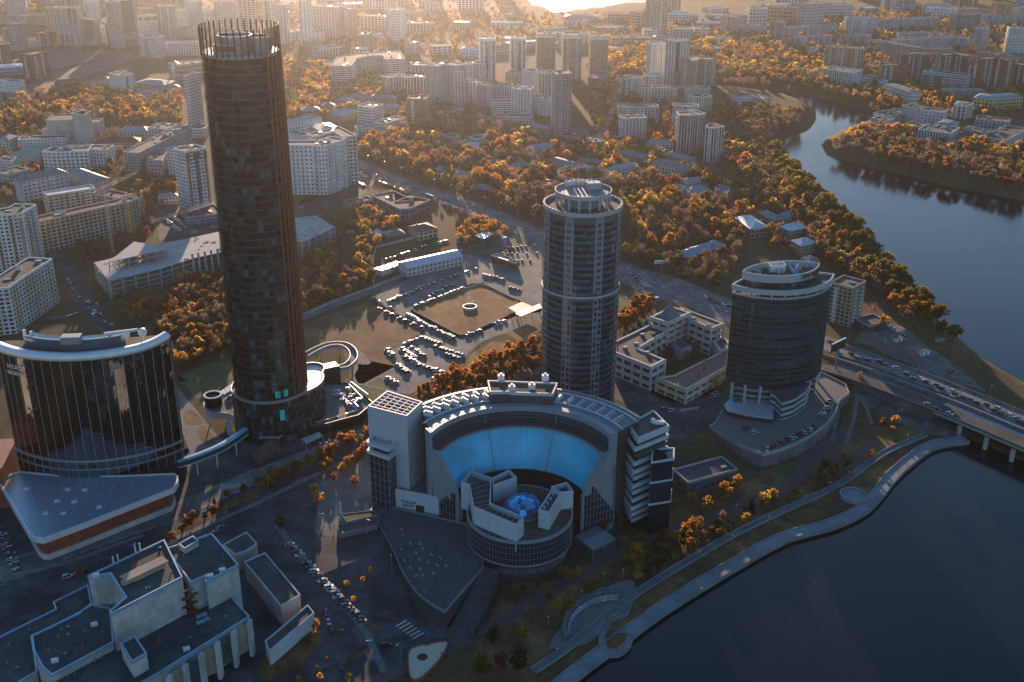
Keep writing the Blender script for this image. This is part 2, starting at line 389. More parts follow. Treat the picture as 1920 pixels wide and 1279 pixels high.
def block(name, label, cat, px, h, fl, col, depth=None, style='grid', bay=3.4, roof='roof_bitumen', balc=0, huts=1, group=None,
          hip=0.0, accent=None, zb=0.0, glass='window_glass', blind=(), parapet=0.9, panels=(), balm='wall_white', world=None, gable=False):
    poly = footprint([P(x, y, h) for x, y in px], depth) if world is None else ccw(world)
    bay *= random.uniform(.85, 1.35); BLK.append((label, poly))
    if style == 'grid': style = random.choice(('grid', 'grid', 'grid2', 'grid3'))
    if not panels and fl > 7 and random.random() < .55: u_ = random.uniform(.05, .6); panels = [(u_, u_+random.uniform(.06, .16), 0, random.choice((1, .9)), 'wall_'+random.choice(('brick', 'tan', 'grey', 'bluegrey', 'darkgrey', 'cream')))]
    if glass == 'window_glass': glass = random.choice(('window_glass', 'window_glass', 'window_glass_blue'))
    if not balc and fl > 7 and random.random() < .5: balc = random.choice((3, 4, 5))
    cx = sum(p[0] for p in poly)/len(poly); cy_ = sum(p[1] for p in poly)/len(poly)
    z0 = min(GZ(p[0], p[1]) for p in poly)-0.3 if zb == 0 else zb
    FOOT.append(poly)
    root = empty(name, (cx, cy_, z0), label, cat, group)
    wm = 'wall_'+col; am = 'wall_'+accent if accent else wm
    core = MB(); core.prism(offset(poly, 0.05), z0, h-0.05); put(core, 'window_glazing', glass, root, 'stuff')
    w = MB(); pr = MB(); n = len(poly); bl = MB()
    for i in range(n):
        a, b = poly[i], poly[(i+1) % n]
        mx, my = (a[0]+b[0])/2, (a[1]+b[1])/2; L = hypot(b[0]-a[0], b[1]-a[1])
        nx, ny = (b[1]-a[1])/(L or 1), -(b[0]-a[0])/(L or 1)
        seen = -(nx*mx+ny*my)/hypot(mx, my)
        facade(w, pr, a, b, z0, h, fl, bay, style, blind=(seen < -0.12 or i in blind))
        if balc and seen > 0 and L > 7:
            fh = (h-z0)/fl; nbk = max(1, round(L/bay)); wb = L/nbk; dx, dy = (b[0]-a[0])/L, (b[1]-a[1])/L
            for k in range(1, nbk-1 if nbk > 2 else nbk):
                if (k % balc) != balc//2: continue
                for f in range(1, fl):
                    u0, u1 = (k+0.06)*wb, (k+0.94)*wb; q = [(a[0]+dx*u+nx*o, a[1]+dy*u+ny*o) for u, o in ((u0, 1.35), (u1, 1.35), (u1, 0.30), (u0, 0.30))]
                    za = z0+f*fh-0.1; bl.hexa([(*p, za) for p in q], [(*p, za+fh*0.42) for p in q])
    put(w, 'wall', wm, root); put(pr, 'wall_pier', am, root, 'stuff')
    if bl.v: put(bl, 'balcony_stack', balm, root, 'stuff')
    if panels:
        fr = [i for i in range(n)]
        def seen_of(i):
            a, b = poly[i], poly[(i+1) % n]; L = hypot(b[0]-a[0], b[1]-a[1]); return -((b[1]-a[1])*(a[0]+b[0])-(b[0]-a[0])*(a[1]+b[1]))/L
        i = max(fr, key=seen_of); a, b = poly[i], poly[(i+1) % n]; L = hypot(b[0]-a[0], b[1]-a[1]); dx, dy = (b[0]-a[0])/L, (b[1]-a[1])/L
        for (u0, u1, v0, v1, m_) in panels:
            k = MB(); q = [(a[0]+dx*u*L+dy*o, a[1]+dy*u*L-dx*o) for u, o in ((u0, .55), (u1, .55), (u1, .3), (u0, .3))]
            k.hexa([(*p, z0+(h-z0)*v0) for p in q], [(*p, z0+(h-z0)*v1) for p in q]); put(k, 'facade_panel', m_, root)
    if hip:
        ov = offset(poly, -0.7); r = MB(); inner = None
        if len(poly) == 4:
            e0 = hypot(ov[1][0]-ov[0][0], ov[1][1]-ov[0][1]); e1 = hypot(ov[2][0]-ov[1][0], ov[2][1]-ov[1][1])
            if e0 < e1: ov = ov[1:]+ov[:1]; e0, e1 = e1, e0
            m0 = ((ov[0][0]+ov[3][0])/2, (ov[0][1]+ov[3][1])/2); m1 = ((ov[1][0]+ov[2][0])/2, (ov[1][1]+ov[2][1])/2)
            f = 0.0 if gable else min(0.46, e1*0.45/e0); A = (m0[0]+(m1[0]-m0[0])*f, m0[1]+(m1[1]-m0[1])*f, h+hip); B = (m1[0]+(m0[0]-m1[0])*f, m1[1]+(m0[1]-m1[1])*f, h+hip)
            V = [(*p, h-0.1) for p in ov]+[(*p, h+0.12) for p in ov]+[A, B]
            r.add(V, [(3, 2, 1, 0), (0, 1, 5, 4), (1, 2, 6, 5), (2, 3, 7, 6), (3, 0, 4, 7), (4, 5, 9, 8), (5, 6, 9), (6, 7, 8, 9), (7, 4, 8)])
        else:
            inn = offset(poly, 4.5); k = len(ov)
            r.add([(*p, h) for p in ov]+[(*p, h+hip) for p in inn], [(i, (i+1) % k, k+(i+1) % k, k+i) for i in range(k)]+[tuple(range(k, 2*k))])
        ro = put(r, 'roof', roof, root)
        if huts:
            for _ in range(min(6, 1+int(abs(area2(poly))/500))):
                s = random.random(); t_ = random.choice((0.33, 0.67))
                x = poly[0][0]*(1-s)+poly[1][0]*s; y = poly[0][1]*(1-s)+poly[1][1]*s
                x2 = poly[3 % n][0]*(1-s)+poly[2][0]*s; y2 = poly[3 % n][1]*(1-s)+poly[2][1]*s
                c = MB(); c.box((x*(1-t_)+x2*t_, y*(1-t_)+y2*t_, h+hip*0.62), (0.9, 0.9, 1.8), random.random()); put(c, 'chimney', 'wall_'+random.choice(('brick', 'offwhite', 'grey')), root)
    else:
        r = MB(); r.prism(offset(poly, 0.06), h-0.4, h+0.06); put(r, 'roof', roof, root)
        p_ = MB(); p_.wall(offset(poly, -0.40), h-0.25, h+parapet, 0.75); put(p_, 'parapet', am if col != 'darkgrey' else 'wall_grey', root)
        A = abs(area2(poly))/2
        for k in range(min(9, int(huts*(1+A/260)))):
            for _ in range(8):
                x = random.uniform(min(p[0] for p in poly), max(p[0] for p in poly)); y = random.uniform(min(p[1] for p in poly), max(p[1] for p in poly))
                if inpoly(x, y, offset(poly, 2.6)): break
            else: continue
            a = atan2(poly[1][1]-poly[0][1], poly[1][0]-poly[0][0]); hh = random.choice((0.8, 1.2, 2.4, 2.8)); c = MB()
            c.box((x, y, h+hh/2), (random.uniform(1.2, 5), random.uniform(1.2, 3.5), hh), a)
            if hh > 2: c.box((x, y, h+hh+0.1), (5.2, 3.7, 0.2), a, 1)
            put(c, 'rooftop_hut' if hh > 2 else 'rooftop_vent', [am if hh > 2 else 'metal_grey', roof], root)
    return root
# name, label, category, roof front edge in photo pixels, height (or ground pixel), storeys, colour, options
def H_(px, base, i=0): return HGT(px[i][0], px[i][1], base[0], base[1])
T = []
def B(label, px, base, fl, col, i=0, name='apartment_block', cat='building', **k):
    h = base if not isinstance(base, tuple) else H_(px, base, i)
    block(name, label, cat, px, h, fl, col, **k)
HZ = 'hazy city blocks in the far distance'
# --- far left, upper corner
B('pale striped tower with dark grey panel, left of the far twin slabs', [(99, 15), (142, 15.5)], (99, 87), 22, 'offwhite', style='strip', depth=16, bay=2.6, panels=[(.56, 1, .60, .99, 'wall_darkgrey'), (.08, .7, 0, .30, 'wall_darkgrey')])
B('lower striped slab with dark side panel beside the pale striped tower', [(130, 36), (174, 37.5)], (130, 85), 15, 'offwhite', style='strip', depth=18, bay=2.6, panels=[(.63, 1, .3, 1, 'wall_darkgrey')])
B('small white block at the right foot of the striped slabs', [(176, 50), (196, 50)], (176, 82), 10, 'white', depth=14)
B('tallest striped tower with wide dark green stripe, top left of the photo', [(212, 4), (224, 2), (253, 0)], (212, 91), 26, 'offwhite', style='strip', depth=16, bay=2.6, panels=[(.05, .85, .32, 1, 'wall_darkgrey'), (.05, .85, 0, .16, 'wall_darkgrey')])
B('white striped lower wing left of the tallest striped tower', [(197, 44), (217, 43)], (197, 87), 13, 'offwhite', style='strip', depth=16, bay=2.6, panels=[(.1, .7, 0, .65, 'wall_darkgrey')])
B('white block with brown top storeys behind the white slab', [(258, 31), (294, 29)], (258, 75), 14, 'white', depth=16, panels=[(0, 1, .82, .95, 'wall_brown')])
B('white nine-storey slab with blind end wall right of the striped towers', [(261, 68), (297, 71), (307, 68)], (263, 107), 12, 'white', depth=15, i=0)
B('long low white block just left of the brown round tower top', [(308, 81), (386, 80)], (308, 105), 8, 'white', depth=13)
B('dark brown cube building with flat roof beside the wide rail yard', [(40, 102), (57, 104), (82, 97)], (57, 152), 11, 'brown', i=1, style='band')
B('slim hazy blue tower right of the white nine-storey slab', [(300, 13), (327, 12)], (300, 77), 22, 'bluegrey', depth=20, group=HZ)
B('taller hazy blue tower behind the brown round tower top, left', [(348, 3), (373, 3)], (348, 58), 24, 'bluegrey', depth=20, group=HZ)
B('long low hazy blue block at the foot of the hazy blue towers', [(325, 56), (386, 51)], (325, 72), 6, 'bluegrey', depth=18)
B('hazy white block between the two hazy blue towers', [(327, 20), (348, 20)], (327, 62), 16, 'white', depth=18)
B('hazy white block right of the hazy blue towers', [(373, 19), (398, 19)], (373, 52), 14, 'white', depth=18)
B('far white tower with dark side above the striped slabs', [(158, 3), (178, 4), (185, 2)], (158, 43), 20, 'white', depth=16)
B('far white stepped block behind the striped slabs', [(142, 22), (174, 23)], (142, 40), 9, 'offwhite', depth=16)
B('far pinkish tower at the left edge of the pale striped tower', [(83, 15), (99, 15)], (83, 60), 17, 'pink', depth=15)
B('far white tower in the top left corner', [(10, -5), (46, -6)], (10, 30), 18, 'offwhite', depth=18)
B('grey tower with dark roof cap at the left edge', [(27, 46), (46, 44)], (27, 95), 16, 'grey', depth=18)
B('pale tower standing left of the grey capped tower', [(9, 55), (32, 53)], (9, 97), 15, 'pink', depth=18)
B('far pinkish five-storey row, leftmost', [(-4, 29), (52, 30)], (0, 46), 6, 'pink', depth=14)
B('far pinkish five-storey row behind the grey towers', [(54, 29), (84, 28)], (54, 50), 7, 'pink', depth=14)
B('brick office block left of the striped slabs', [(66, 62), (80, 63), (104, 60)], (66, 90), 8, 'brick', depth=16)
B('low white block in front of the brick office block', [(50, 78), (78, 76)], (50, 92), 4, 'offwhite', depth=12)
B('dark green block cut by the left photo edge', [(-12, 85), (17, 83)], (0, 126), 9, 'darkgrey', depth=20)
B('low hall with pale blue roof left of the dark brown cube', [(-6, 128), (42, 125)], (20, 142), 2, 'bluegrey', depth=26, roof='roof_light', hip=2.0, huts=0)
B('low white office at the left edge beneath the dark brown cube', [(-4, 152), (30, 155), (46, 151)], (10, 172), 4, 'white', depth=13)
B('long low white block with red roof along the rail yard', [(102, 155), (205, 148)], (102, 166), 3, 'offwhite', depth=12, roof='roof_red', hip=2.5)
B('white seven-storey corner office below the rail yard', [(204, 138), (224, 143), (249, 139)], (224, 176), 8, 'white', i=1)
B('cream theatre hall with low wings right of the white corner office', [(250, 156), (308, 160)], (250, 172), 3, 'yellow', depth=30, roof='roof_slate', hip=3)
B('small cream pavilion with domed roof below the cream theatre hall', [(286, 167), (338, 164)], (300, 178), 2, 'cream', depth=16, roof='roof_slate', hip=3)
B('small white pavilion with grey hipped roof, beside the cream pavilion', [(250, 172), (278, 174)], (255, 184), 2, 'white', depth=14, roof='roof_slate', hip=3)
B('long pink hall with tan roof behind the brown round tower', [(333, 124), (387, 117)], (333, 151), 3, 'pink', depth=26, roof='roof_brown')
B('white gatehouse turret at the end of the long pink hall', [(321, 121), (333, 121)], (321, 149), 4, 'white', depth=10, hip=4, roof='roof_light')
B('modern dark glass tower with white fin left of the round tower', [(344, 144), (368, 137), (386, 133)], (363, 247), 20, 'bluegrey', i=1, style='band', glass='window_glass_blue', panels=[(.86, 1, 0, 1, 'wall_white'), (0, .14, 0.1, .13, 'wall_white')])
B('white framed podium of the modern dark glass tower', [(342, 242), (384, 242)], (342, 258), 3, 'white', depth=18, style='band')
# --- left middle
B('white house with blue hipped roof at the left edge above the green roof', [(-4, 262), (16, 263), (33, 255)], (16, 285), 4, 'cream', i=1, roof='roof_blue', hip=3)
B('long white four-storey office beside the grey concert hall', [(34, 263), (122, 259), (130, 254)], (34, 283), 4, 'white', depth=14)
B('low annex with flat dark roof right of the long white office', [(122, 272), (146, 271), (151, 266)], (122, 285), 2, 'lightgrey', depth=14)
B('white building with long green roof at the left', [(26, 298), (94, 273)], (40, 318), 4, 'offwhite', depth=15, roof='roof_green', hip=3.5)
B('white office with blind stair tower in front of the green roof', [(80, 285), (96, 286), (164, 284)], (96, 325), 6, 'white', depth=18, i=1)
B('white office wing with saw-toothed side right of the stair tower office', [(141, 280), (198, 282), (222, 274)], (198, 318), 6, 'white', i=1)
B('long grey six-storey office wing running back to the park', [(232, 286), (260, 288), (322, 236)], (260, 325), 7, 'concrete', i=1)
B('pale taller end block of the long grey office wing', [(277, 241), (312, 243), (329, 233)], (312, 276), 7, 'lightgrey', i=1)
B('cream house with blue hipped roof in front of the park', [(223, 246), (277, 247)], (223, 260), 3, 'cream', depth=16, roof='roof_blue', hip=4)
B('long low house with dark red roof between the white offices', [(172, 270), (262, 266)], (172, 282), 2, 'offwhite', depth=16, roof='roof_red', hip=4)
B('grey annex at the foot of the long grey office wing', [(275, 301), (304, 302), (312, 286)], (304, 328), 4, 'concrete', depth=14)
B('small white office at the left edge below the green roof', [(-5, 300), (22, 303), (31, 296)], (22, 322), 4, 'offwhite', depth=14)
B('low white hall with tall narrow windows at the left edge', [(-6, 322), (16, 328), (42, 315)], (16, 345), 2, 'offwhite', i=1, style='strip')
B('grey white apartment block with blue roof and dormers, left wing', [(40, 341), (127, 324)], (45, 382), 6, 'lightgrey', depth=15, roof='roof_slate', hip=4, balc=4)
B('grey white apartment block with blue roof and dormers, right wing', [(127, 324), (175, 342), (200, 333)], (175, 372), 6, 'lightgrey', i=1, roof='roof_slate', hip=4)
B('cream apartment block with pale blue flat roof', [(89, 368), (178, 354)], (89, 408), 7, 'cream', depth=13, roof='roof_light', balc=3, huts=0)
B('long curved beige apartment block with orange stair strips', [(73, 416), (121, 406), (188, 391), (241, 380), (258, 372)], (80, 474), 9, 'beige', depth=13, balc=3, accent='beige', balm='wall_tan', panels=[(.88, 1, 0, 1, 'wall_orange')])
B('beige apartment block with rough roof behind the curved one', [(181, 366), (212, 372), (262, 374), (268, 368)], (212, 410), 8, 'tan', depth=16)
B('tall white and brick red apartment tower left of the round tower', [(325, 279), (347, 285), (406, 283)], (340, 392), 17, 'white', i=0, accent='white', balc=3, panels=[(0, .14, 0, .84, 'wall_brick'), (.42, .56, .12, .95, 'wall_darkgrey'), (.84, .97, 0, .84, 'wall_brick'), (0, 1, .85, .97, 'wall_brown')])
B('dark roofed low shop with pyramid skylight by the car park', [(339, 392), (352, 409), (417, 402)], (352, 421), 2, 'grey', i=1, name='shop', style='band')
B('small white house with grey roof beside the brick red tower', [(297, 370), (335, 369)], (297, 383), 2, 'offwhite', depth=10, roof='roof_slate', hip=2)
B('pale block half hidden left of the brick red tower', [(312, 279), (326, 281)], (312, 328), 8, 'offwhite', depth=12)
B('large curved white apartment tower with brown balconies, left edge', [(-40, 407), (3, 404), (42, 400), (67, 385)], (81, 486), 15, 'white', i=3, depth=16, balc=2, balm='wall_tan', bay=3.6, panels=[(.74, .92, 0, .93, 'wall_tan')])
B('curved white apartment building with golden loggias in front of the white tower', [(-30, 545), (16, 541), (38, 525), (80, 498), (97, 487)], (106, 567), 11, 'white', i=4, depth=17, balc=2, balm='wall_yellow', bay=3.3)
# --- right of the brown round tower
B('big stepped white apartment complex right of the brown round tower', [(536, 273), (577, 273), (595, 274), (608, 274), (635, 266), (648, 261)], (650, 351), 12, 'white', i=5, depth=16, balc=2, bay=3.0, accent='white', balm='wall_lightgrey', panels=[(.05, .9, .86, .97, 'wall_brown')])
B('white stepped apartments rear wing with brown roof edge', [(592, 256), (626, 248), (645, 258)], (630, 345), 13, 'offwhite', depth=12, balc=2)
B('white house with long blue hipped roof behind the stepped apartments', [(541, 233), (602, 219)], (541, 262), 4, 'white', depth=14, roof='roof_blue', hip=3)
B('white office with brown bands behind the stepped apartments', [(536, 249), (560, 256), (577, 251)], (560, 275), 4, 'white', i=1)
B('white house with blue roof and yellow sign on top', [(581, 234), (600, 246), (636, 241)], (600, 270), 5, 'offwhite', i=1, roof='roof_blue', hip=3)
B('white office block with glaring sunlit roof, seven storeys', [(670, 199), (697, 203), (715, 196)], (697, 237), 7, 'white', i=1, style='band')
B('low white row left of the curved white office', [(665, 237), (672, 243), (702, 232)], (672, 258), 3, 'offwhite', i=1, roof='roof_slate')
B('white office with big portal frame and flat sunlit roof', [(702, 230), (722, 233), (766, 222)], (722, 256), 4, 'white', i=1, style='band')
B('brick apartment block with white bands above the orange trees', [(763, 187), (798, 187), (826, 180)], (798, 232), 11, 'brick', i=1, accent='brick', style='band', balc=3)
B('stepped round white apartment block with glaring roof', [(659, 124), (668, 110), (690, 106), (718, 104), (723, 112)], (668, 148), 10, 'offwhite', i=1, depth=26, style='band', accent='offwhite')
B('ribbed white and yellow apartment row below the glaring round block', [(725, 146), (742, 144), (758, 146), (775, 145), (800, 146)], (725, 176), 9, 'cream', depth=14, style='strip', accent='white')
B('brown and white block in the sun glare', [(672, 66), (690, 66), (723, 60)], (690, 93), 9, 'tan', i=1, style='strip')
B('slim grey office in the middle of the flat sunlit sheds', [(758, 80), (770, 82), (786, 79)], (770, 105), 8, 'lightgrey', i=1, style='band')
B('white cylinder tower at the left end of the white complex', [(821, 125), (828, 122), (836, 121), (845, 122), (852, 124)], (821, 196), 17, 'bluegrey', depth=16, bay=2.6, accent='white')
B('white slab standing right behind the white cylinder tower', [(852, 134), (870, 134)], (852, 196), 15, 'white', depth=12)
B('white slab with dark middle strip behind the white complex', [(873, 120), (911, 120)], (873, 155), 10, 'white', depth=13, panels=[(.38, .58, 0, 1, 'wall_grey')])
B('white nine-storey slab between cylinder tower and long slab', [(866, 154), (893, 154)], (866, 193), 9, 'offwhite', depth=13)
B('long white grey slab with loggias in the white complex', [(893, 160), (960, 161)], (893, 200), 10, 'lightgrey', depth=13, balc=2, balm='wall_grey')
B('white rounded corner tower of the complex with roof box', [(959, 166), (976, 168), (994, 169)], (976, 216), 12, 'white', depth=18)
B('low white wing in front of the complex, left', [(925, 193), (962, 192)], (925, 216), 6, 'white', depth=16, style='band')
B('low white wing stepping down right of the rounded corner tower', [(994, 181), (1024, 187), (1035, 183)], (1010, 213), 7, 'white', depth=14)
B('slim white tower behind the rounded corner tower', [(980, 132), (1000, 135), (1009, 131)], (985, 178), 13, 'white', depth=14)
B('rounded white block left of the tall grey slab', [(1011, 137), (1028, 138), (1046, 136)], (1011, 186), 13, 'offwhite', depth=14, style='strip')
B('cream low block with balconies behind the long white slab', [(948, 136), (979, 138)], (948, 158), 6, 'cream', depth=14)
B('tall light grey apartment slab standing alone over the trees', [(1043, 141), (1072, 139), (1103, 129)], (1062, 256), 25, 'grey', i=1, balc=3, balm='wall_lightgrey', accent='grey', bay=3.0)
for k, (x0, x1, y, l_) in enumerate([(900, 929, 74, 'leftmost of the five far twin towers, blue glass strip, stands behind the white complex'),
                                   (958, 986, 73, 'second of the five far towers from the left, with blue glass strip'),
                                   (1007, 1042, 65, 'third of the five far towers, grey brown grid with white top'),
                                   (1057, 1091, 67, 'fourth of the five far towers, grey brown grid with white top'),
                                   (1108, 1141, 69, 'rightmost of the five far towers, grey brown grid with white top')]):
    far = k < 2
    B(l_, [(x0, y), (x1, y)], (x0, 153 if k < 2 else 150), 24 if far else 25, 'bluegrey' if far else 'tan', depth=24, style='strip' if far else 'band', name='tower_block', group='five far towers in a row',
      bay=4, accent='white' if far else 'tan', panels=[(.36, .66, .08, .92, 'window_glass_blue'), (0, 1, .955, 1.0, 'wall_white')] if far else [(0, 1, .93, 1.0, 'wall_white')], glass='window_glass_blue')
B('glassy podium at the foot of the rightmost far tower', [(1103, 146), (1128, 148), (1140, 143)], (1110, 168), 5, 'grey', depth=22, style='glass')
B('white tower with glazed strip, left of the pair above the river bend', [(1222, 83), (1248, 82)], (1222, 152), 20, 'white', depth=16, balc=3, balm='wall_cream')
B('tallest white tower above the river bend with roof turret', [(1249, 75), (1266, 78), (1293, 75)], (1263, 163), 25, 'white', depth=18, i=1, accent='white', panels=[(.1, .35, 0, .97, 'window_glass_blue')])
B('ochre brown office with white strips below the tall white tower', [(1266, 136), (1301, 134)], (1266, 164), 9, 'tan', depth=16, style='band')
B('stepped ochre brown block right of the tall white tower', [(1301, 116), (1314, 111), (1332, 113)], (1301, 166), 14, 'tan', depth=18)
B('white balcony block left of the long cream slab', [(1166, 146), (1196, 147), (1206, 144)], (1166, 182), 10, 'bluegrey', depth=14, balc=2)
B('bright white balcony block above the long cream slab', [(1206, 142), (1228, 143), (1244, 141)], (1206, 166), 7, 'white', depth=14, balc=2, balm='wall_beige')
B('long cream nine-storey slab below the white river towers', [(1204, 165), (1332, 166)], (1204, 192), 8, 'cream', depth=13, balc=4)
B('white block with balconies at the right end of the long cream slab', [(1291, 180), (1316, 183), (1335, 180)], (1300, 211), 9, 'white', depth=15, balc=2, balm='wall_beige')
B('grey panel slab standing behind the small white nine-storey tower', [(1161, 201), (1235, 201)], (1161, 232), 9, 'lightgrey', depth=13, balc=4)
B('lone white nine-storey tower with sunlit balconies', [(1167, 223), (1212, 222)], (1170, 263), 9, 'offwhite', depth=16, balc=3, balm='wall_bluegrey')
B('pale slab half hidden behind the red and white tower', [(1262, 199), (1309, 201)], (1262, 238), 9, 'offwhite', depth=14)
B('red and white apartment tower, taller rear part', [(1274, 217), (1296, 217), (1323, 214)], (1276, 288), 16, 'brick', depth=18, i=0, accent='white', style='strip', balc=3, balm='wall_brick')
B('red and white apartment tower, lower front part', [(1324, 240), (1340, 241), (1358, 238)], (1330, 305), 14, 'brick', depth=17, accent='white', style='strip', balc=2)
B('small brown flat-roofed house right of the tall grey slab', [(1098, 258), (1112, 268), (1130, 262)], (1112, 285), 3, 'tan', i=1)
B('low grey hall at the foot of the tall grey slab', [(1050, 254), (1085, 258), (1108, 246)], (1085, 266), 2, 'grey', i=1)
# --- houses among the trees
def HOUSE(label, px, h=9, fl=3, col='offwhite', depth=12, roof='roof_blue', hip=3.2, **k):
    block('house', label, 'house', px, h, fl, col, depth=depth, roof=roof, hip=hip, **k)
HOUSE('house with pale blue roof below the tall grey slab', [(998, 281), (1041, 273)], 9)
HOUSE('long white house with gable and grey blue roof in the wood', [(1027, 301), (1062, 311), (1098, 318)], 9, depth=13, roof='roof_slate')
HOUSE('long brown house with slate roof near the white nine-storey tower', [(1153, 287), (1206, 297)], 9, col='tan', roof='roof_slate')
HOUSE('white house with bright blue roof behind the round glass tower', [(1136, 317), (1150, 321), (1187, 308)], 11, depth=None, fl=3, col='white')
HOUSE('cream four-storey house with brown roof below the red tower', [(1224, 304), (1277, 315)], 12, fl=4, col='cream', roof='roof_slate', depth=13)
HOUSE('white house with blue roof left of the red tower foot', [(1212, 269), (1262, 271)], 8, col='offwhite')
HOUSE('long grey house with slate roof behind the cream four-storey house', [(1246, 290), (1290, 301)], 10, col='tan', roof='roof_slate')
HOUSE('white cottage with pale blue roof, leftmost of the river cluster', [(1283, 343), (1328, 340)], 7, fl=2, col='cream')
HOUSE('cottage with big pale roof in the middle of the river cluster', [(1292, 364), (1336, 361)], 6, fl=2, hip=5)
HOUSE('white cottage with grey roof, rightmost of the river cluster', [(1334, 353), (1360, 358), (1372, 354)], 7, fl=2, roof='roof_slate')
HOUSE('small white cottage squeezed left of the river cluster', [(1258, 352), (1280, 355)], 8, fl=2, depth=10)
HOUSE('long low wooden house with bright blue roof by the crossroads', [(1264, 475), (1290, 484), (1347, 454)], 5, fl=1, col='brown', depth=None, hip=3.5)
HOUSE('brick house with flat roof behind the round glass tower', [(1013, 343), (1032, 346), (1044, 340)], 9, col='pink', depth=12, roof='roof_brown', hip=0.0)
HOUSE('brown house hidden in yellow trees near the road', [(962, 316), (996, 307)], 7, fl=2, col='brown', roof='roof_slate')
HOUSE('low house with grey roof among yellow trees', [(887, 353), (917, 357)], 6, fl=2, col='brown', roof='roof_slate')
HOUSE('small grey roofed house in the wood above the road', [(922, 308), (948, 305)], 6, fl=2, col='tan', roof='roof_slate')
HOUSE('house with pale roof in the wood left of the tall grey slab', [(877, 276), (905, 273)], 6, fl=2, col='tan', roof='roof_light')
HOUSE('white modern villa with stepped roofs in the wood', [(878, 258), (896, 262), (916, 256)], 8, fl=2, col='white', hip=0, roof='roof_bitumen', style='band')
HOUSE('long low school with white walls in the wood', [(826, 254), (862, 267), (876, 262)], 7, fl=2, col='offwhite', hip=0, depth=16, roof='roof_bitumen')
HOUSE('little white house with blue roof beside the road', [(815, 317), (827, 319)], 8, fl=2, depth=9)
HOUSE('little house with blue roof in the yellow trees by the road', [(852, 327), (870, 328)], 5, fl=2, depth=9, col='tan')
HOUSE('red roofed house with white gables above the wood', [(836, 208), (868, 199)], 6, fl=2, col='white', roof='roof_red')
HOUSE('green roofed school block right of the red roofed house', [(985, 235), (1028, 243), (1036, 239)], 9, fl=3, col='tan', depth=14, roof='roof_blue')
HOUSE('low white school below the white complex', [(926, 219), (998, 220)], 7, fl=2, col='offwhite', hip=0, depth=14, roof='roof_bitumen')
HOUSE('house with sunlit tin roof in orange trees near the river', [(1378, 408), (1408, 430), (1434, 422)], 8, fl=2, col='tan', depth=None, roof='roof_light', hip=4)
HOUSE('house with pale tin roof beside the green riverside trees', [(1462, 425), (1482, 433), (1509, 426)], 9, col='tan', depth=None, roof='roof_light', hip=4)
HOUSE('house with grey tin roof behind the elliptical glass tower', [(1484, 451), (1502, 461), (1524, 452)], 8, col='tan', depth=None, roof='roof_light', hip=4)
HOUSE('ruined grey roof just behind the elliptical glass tower sign', [(1503, 483), (1517, 491), (1532, 486)], 8, col='tan', depth=None, roof='roof_slate', hip=3)
HOUSE('long white house with grey roof on the river bank', [(1460, 405), (1478, 408)], 7, col='tan', roof='roof_slate')
HOUSE('dark green roofed house near the river bank', [(1418, 398), (1452, 414)], 6, fl=2, col='tan', roof='roof_slate')
HOUSE('low grey house in brown trees left of the river cluster', [(1080, 300), (1120, 308)], 7, fl=2, col='brown', roof='roof_slate')
HOUSE('white house with red brown roof on the green headland', [(1366, 172), (1384, 180), (1402, 176)], 12, fl=4, col='white', roof='roof_red', depth=None)
HOUSE('small grey flat-roofed house on the green headland', [(1409, 180), (1430, 187), (1437, 182)], 8, fl=2, col='grey', roof='roof_green', hip=0, depth=None)
HOUSE('long brick house with pitched roof at the left of the wood', [(620, 214), (640, 218), (668, 206)], 7, fl=2, col='tan', roof='roof_blue', depth=None)
for k, (q, l_) in enumerate([([(566, 208), (600, 206)], 'first of the blue roofed houses in the sunlit orange wood, lower left'), ([(603, 200), (628, 199)], 'blue roofed house in the sunlit orange wood, upper left'),
                            ([(630, 187), (655, 189)], 'blue roofed house under a yellow tree in the sunlit wood'), ([(692, 183), (738, 185)], 'wide blue roofed house beside the white and yellow row'),
                            ([(632, 212), (656, 208)], 'cream house with blue roof left of the white seven-storey office'), ([(656, 180), (688, 184)], 'grey roofed house above the white seven-storey office'),
                            ([(716, 200), (745, 203)], 'grey roofed house right of the white seven-storey office')]):
    HOUSE(l_, q, 8, fl=2, col='tan', depth=14, roof='roof_blue' if k % 2 == 0 else 'roof_slate')
B('yellow brick nine-storey tower right of the elliptical glass tower', [(1558, 531), (1599, 542), (1620, 528)], (1592, 613), 10, 'tan', i=1, balc=3, accent='tan', balm='wall_offwhite', bay=3.2)
HOUSE('low dark shed at the foot of the yellow brick tower', [(1602, 598), (1628, 612), (1650, 597)], 3.5, fl=1, col='darkgrey', depth=None, hip=0, roof='roof_bitumen')
# --- right bank
R_ = 'institute blocks on the right bank'
B('white institute front block with columns on the right bank', [(1723, 243), (1782, 251), (1799, 240)], (1735, 266), 5, 'bluegrey', i=0, depth=22, accent='white', style='strip', group=R_)
B('vaulted roof hall behind the white institute front block', [(1752, 233), (1783, 238), (1798, 229)], (1783, 256), 5, 'lightgrey', depth=18, roof='roof_slate', hip=2.5, group=R_)
B('low left wing of the institute over the orange trees', [(1634, 222), (1662, 228), (1676, 223)], (1640, 238), 4, 'offwhite', depth=24, group=R_)
B('long low institute wing behind the orange trees', [(1663, 219), (1694, 214), (1713, 210)], (1690, 234), 4, 'grey', depth=20, group=R_)
B('institute wing joining the white front block on its left', [(1695, 234), (1722, 239)], (1700, 252), 4, 'grey', depth=24, group=R_)
B('rear institute block with white stair tower', [(1691, 198), (1720, 206), (1770, 212)], (1720, 226), 5, 'lightgrey', depth=18, group=R_)
B('grey institute wing right of the white front block', [(1805, 243), (1848, 250), (1858, 245)], (1810, 263), 4, 'grey', depth=20, group=R_)
